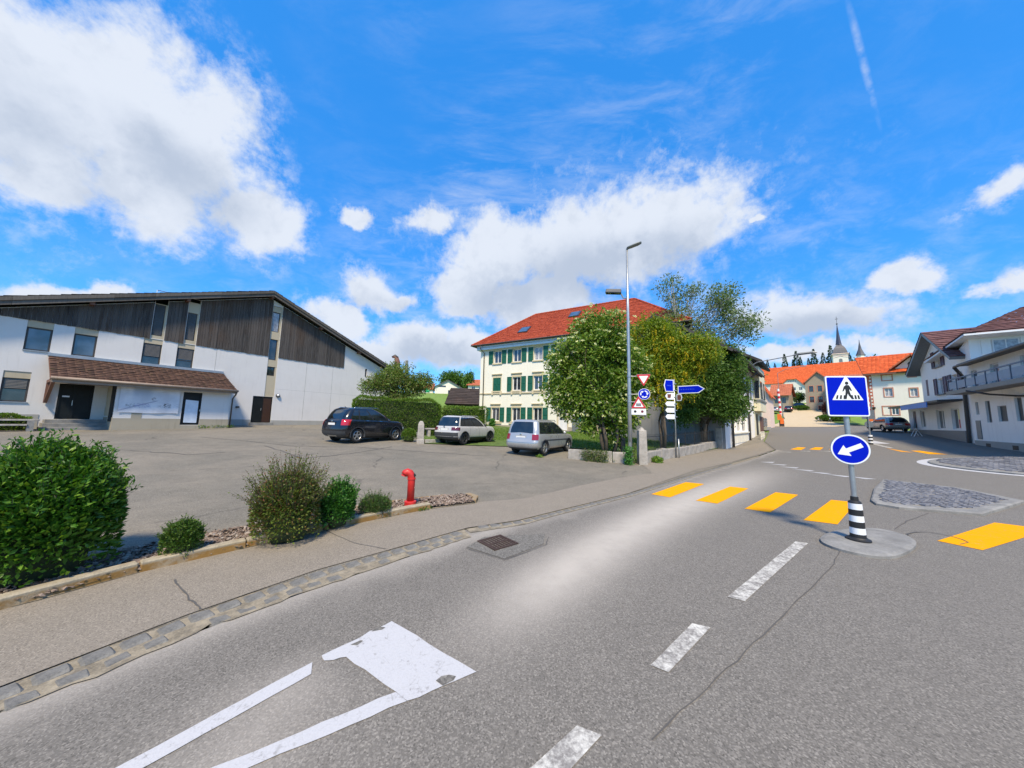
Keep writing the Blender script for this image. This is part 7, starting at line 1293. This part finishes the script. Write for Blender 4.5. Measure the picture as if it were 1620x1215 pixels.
def pillar(name, label, x, y, w, h, taper=.9, cap=.06, dome=False, rz=0.):
    e = empty(name, (x,y,H(x,y)), rz, label, 'pillar'); m = MB(); a, b = w/2, w/2*taper
    prof = [(a*1.15,-.1),(a*1.15,.22),(a,.24),(b,h-cap),(b*.75,h-cap*.35),(b*.35,h)] if dome else [(a,-.1),(a*1.02,.3),(b,h-cap),(b*.98,h)]
    m.lathe([(r*1.414, z) for r, z in prof], 4, rot('Z', R(45))); o = m.build('shaft', M['stone'], e, bevel=.025); return e
e = pillar('gate_pillar', 'rough square stone pillar at the wall corner right of the lamp post', 5.78, 14.52, .36, 1.5, .9, rz=facing(5.7,14.5)+.3); m = MB(); m.lathe([(.16,1.49),(.10,1.56),(.03,1.62)], 5, rot('Z',.3)); m.build('broken_cap', M['stone'], e)
pillar('gate_pillar', 'pointed pale stone post between the black car and the pale crossover', -5.16, 18.85, .36, 1.28, .92, .22, True, .3)
pillar('gate_pillar', 'stone pillar ending the garden wall at the corner house', 15.25, 24.0, .46, 1.5, .92, .05, rz=.7)
e = empty('kerb_block', (-4.3,19.6,H(-4.3,19.6)), .75, 'short stone edging beside the pale post', 'edging'); block('stone_block', -.9,.9,.22,.24,.01,M['stone'],e,(0,0,0),0)
e = empty('edging_wall', (-6.6,20.9,H(-6.6,20.9)), .55, 'low grey concrete edging at the foot of the hedge', 'edging'); block('concrete_block', -1.6,.8,.2,.42,.005,M['concrete'],e,(0,0,0),0)
e = empty('garden_bench', (-5.3,23.2,H(-5.3,23.2)+.05), .5, 'pale stone bench seat between the stone post and the crossover', 'bench'); MB().box(-.75,.75,-.22,.22,.47,.56).build('seat', M['stone'], e, bevel=.015)
for x in (-.5,.5): MB().box(x-.09,x+.09,-.18,.18,-.1,.469).build('leg', M['stone'], e)
def fence(label, pts, zb, h, step, catg='fence'):
    e = empty('iron_fence', (*pts[0], H(*pts[0])), 0, label, catg); ox, oy, oz = e.location; P = resample(pts, step)
    for i, p in enumerate(P):
        z = H(p.x,p.y)-oz; post = i % 14 == 0; m = MB(); m.tube([(p.x-ox,p.y-oy,z+zb-.02),(p.x-ox,p.y-oy,z+zb+h*(1.05 if post else 1))], .022 if post else .008, 6 if post else 4); m.build('post' if post else 'picket', M['iron'], e)
    for zz_ in (.08, h-.12):
        m = MB(); m.tube([(p.x-ox,p.y-oy,H(p.x,p.y)-oz+zb+zz_) for p in P[::4]+[P[-1]]], .013, 4); m.build('rail', M['iron'], e)
fence('dark iron picket fence standing on the pale stone wall', [(6.1,15.1),(9.6,18.55),(15.0,24.2)], .50, .78, .135)
fence('dark picket fence crossing the lawn behind the flowering tree', [(5.4,15.6),(6.4,19.6),(7.6,23.2)], .06, .95, .14)
# --- striped post on the second refuge, hanging signs ---
q = (27.9,25.5); e = empty('refuge_post', (*q,H(*q)), facing(*q), 'far black and white banded post with a sign seen from behind', 'post'); 
for k in range(6): m = MB(); m.lathe([(.13,.12*k),(.125,.12*k+.12)], 16); m.build('sleeve_band', M['black' if k%2==0 else 'signwhite'], e)
m = MB(); m.tube([(0,0,.6),(0,0,2.6)], .04, 8); m.build('pole', M['steel'], e); m = MB(); m.ext([(x,.05,z) for x, z in circ(0,1.55,.25)], (0,.02,0)); m.build('sign_back', M['greysteel'], e); m = MB(); m.box(-.35,.35,.05,.07,1.95,2.65); m.build('sign_back', M['greysteel'], e)
# --- level crossing barriers ---
def barrier(label, x, y, h, lean, n, head):
    e = empty('level_crossing_barrier', (x,y,H(x,y)), facing(x,y), label, 'barrier'); m = MB(); m.box(-.35,.35,-.3,.3,0,1.1); m.build('drive_box', M['dframe'], e, bevel=.05); m = MB(); m.tube([(.25,.2,0),(.25,.2,4.2)], .07, 8); m.build('signal_mast', M['greysteel'], e)
    m = MB(); m.box(-.55,.05,-.42,-.36,1.2,2.2); m.box(-.2,.3,-.40,-.34,.5,1.5); m.build('counterweight', M['orange'], e)
    for k in range(n): z0 = 1.9+(h-1.9)*k/n; z1 = 1.9+(h-1.9)*(k+1)/n; m = MB(); m.tube([(lean*z0,-.1,z0),(lean*z1,-.1,z1)], .17, 8); m.build('boom_segment', M['boomred' if k%2 else 'signwhite'], e)
    m = MB(); m.tube([(.25,.2,4.2),(.25,.2,4.3)], .08, 8); m.box(-.45,.55,-.02,.04,3.7,3.85,tr(.05,.1,0) @ rot('Y',R(35))); m.box(-.45,.55,.05,.11,3.7,3.85,tr(.05,.1,0) @ rot('Y',R(-35))); return e
barrier('raised red and white level crossing barrier on the left side of the street', 47.8,57.8,6.7,-.03,11,1)
barrier('red and white level crossing barrier half hidden behind the crossing sign', 55.4,50.4,5.2,-.02,9,1)
q = (61,74); e = empty('street_lamp', (*q,H(*q)), facing(*q), 'thin far street lamp arching over the hill road', 'street lamp'); m = MB(); m.tube([(0,0,0),(0,0,10.5)], [.09,.05], 6); m.build('pole', M['greysteel'], e); m = MB(); m.tube([(0,0,10.4),(1.5,0,11.2),(4.2,0,11.6)], .05, 6); m.build('arm', M['greysteel'], e); m = MB(); m.box(4.0,5.0,-.12,.12,11.55,11.72); m.build('lamp_head', M['greysteel'], e)
# --- carved post, mast, planting by the hill road ---
x, y = -12.95, 35.85; e = empty('carved_post', (x,y,H(x,y)), facing(x,y), 'brown weathered hooked post rising behind the garden bush', 'post'); zb = 8.75-H(x,y)
m = MB(); m.tube([(.05,0,0),(.05,0,zb-2.4),(.12,0,zb-1.5),(.10,0,zb-.75),(.0,0,zb-.3),(-.22,0,zb-.1),(-.45,0,zb-.22)], [.26,.28,.34,.33,.24,.16,.09], 10); m.build('post', M['redwood'], e, smooth=True); m = MB(); m.tube([(.06,0,zb-.28),(-.2,0,zb-.02),(-.5,0,zb-.18)], [.22,.17,.08], 8); m.build('dark_hood', M['dframe'], e, smooth=True); m = MB(); m.tube([(-.1,0,zb-1.2),(-.38,-.1,zb-1.05)], [.1,.07], 6); m.build('stub', M['redwood'], e)
x, y = -11.9, 36.2; e = empty('mast', (x,y,H(x,y)), 0, 'thin grey mast beside the brown hooked post', 'mast'); m = MB(); m.tube([(0,0,0),(0,0,8.3-H(x,y))], .04, 6); m.build('pole', M['greysteel'], e); m = MB(); m.box(-.12,.12,-.12,.12,7.0-H(x,y),8.3-H(x,y)); m.build('antenna', M['concrete'], e)
bush('copper_bush', 'dark copper red bush beside the yellowish house on the hill road', 72.5, 73.0, 2.1, 1.8, 4.6, 5000, .34, .6, G['purple'], 90, flat=.4)
bush('verge_bush', 'low green bush on the grass verge of the hill road', 83.5, 93.2, 2.4, 1.4, 1.2, 2500, .3, .5, G['far'], 91)
bush('verge_bush', 'long green planting behind the crossing sign by the street', 66.5, 67.5, 2.8, 1.6, 1.3, 3000, .3, .5, G['far'], 92)
tree('young_tree', 'small bright green tree on the hill road verge', 88.0, 99.5, 1.5, [(88.0,99.5,3.2,1.2,1.2,1.7,1)], 60, 26, .42, .6, G['far'], 93, .4, limbs=10, trunk_r=.1)
tree('street_tree', 'green tree beside the narrow brownish stone house', 93.0, 96.5, 2.0, [(93,96.5,5.0,1.6,1.6,3.0,1)], 80, 26, .5, .6, G['far'], 94, .5, limbs=10, trunk_r=.15)
tree('window_shrub', 'bushy dark green plant over the pink house by the bay', 43.8, 58.2, 1.5, [(43.8,58.2,8.6,1.3,1.2,.9,1)], 50, 24, .35, .6, G['ash'], 95, .4, limbs=8, trunk_r=.1, cat='plant')
# trestle barriers on the sunny road
for k, (x, y) in enumerate(((62.5,66.5),(63.8,65.4))):
    e = empty('road_trestle', (x,y,H(x,y)+.05), .8, ('left' if k == 0 else 'right')+' one of two small trestles standing by the kerb of the hill road', 'trestle', 'trestles by the hill road'); m = MB(); m.box(-.6,.6,-.04,.04,.65,.85); m.build('board', M['signwhite'], e); m = MB(); 
    for s in (-.5,.5): m.tube([(s,-.3,0),(s,0,.7),(s,.3,0)], .04, 5)
    m.build('leg_pair', M['greysteel'], e)
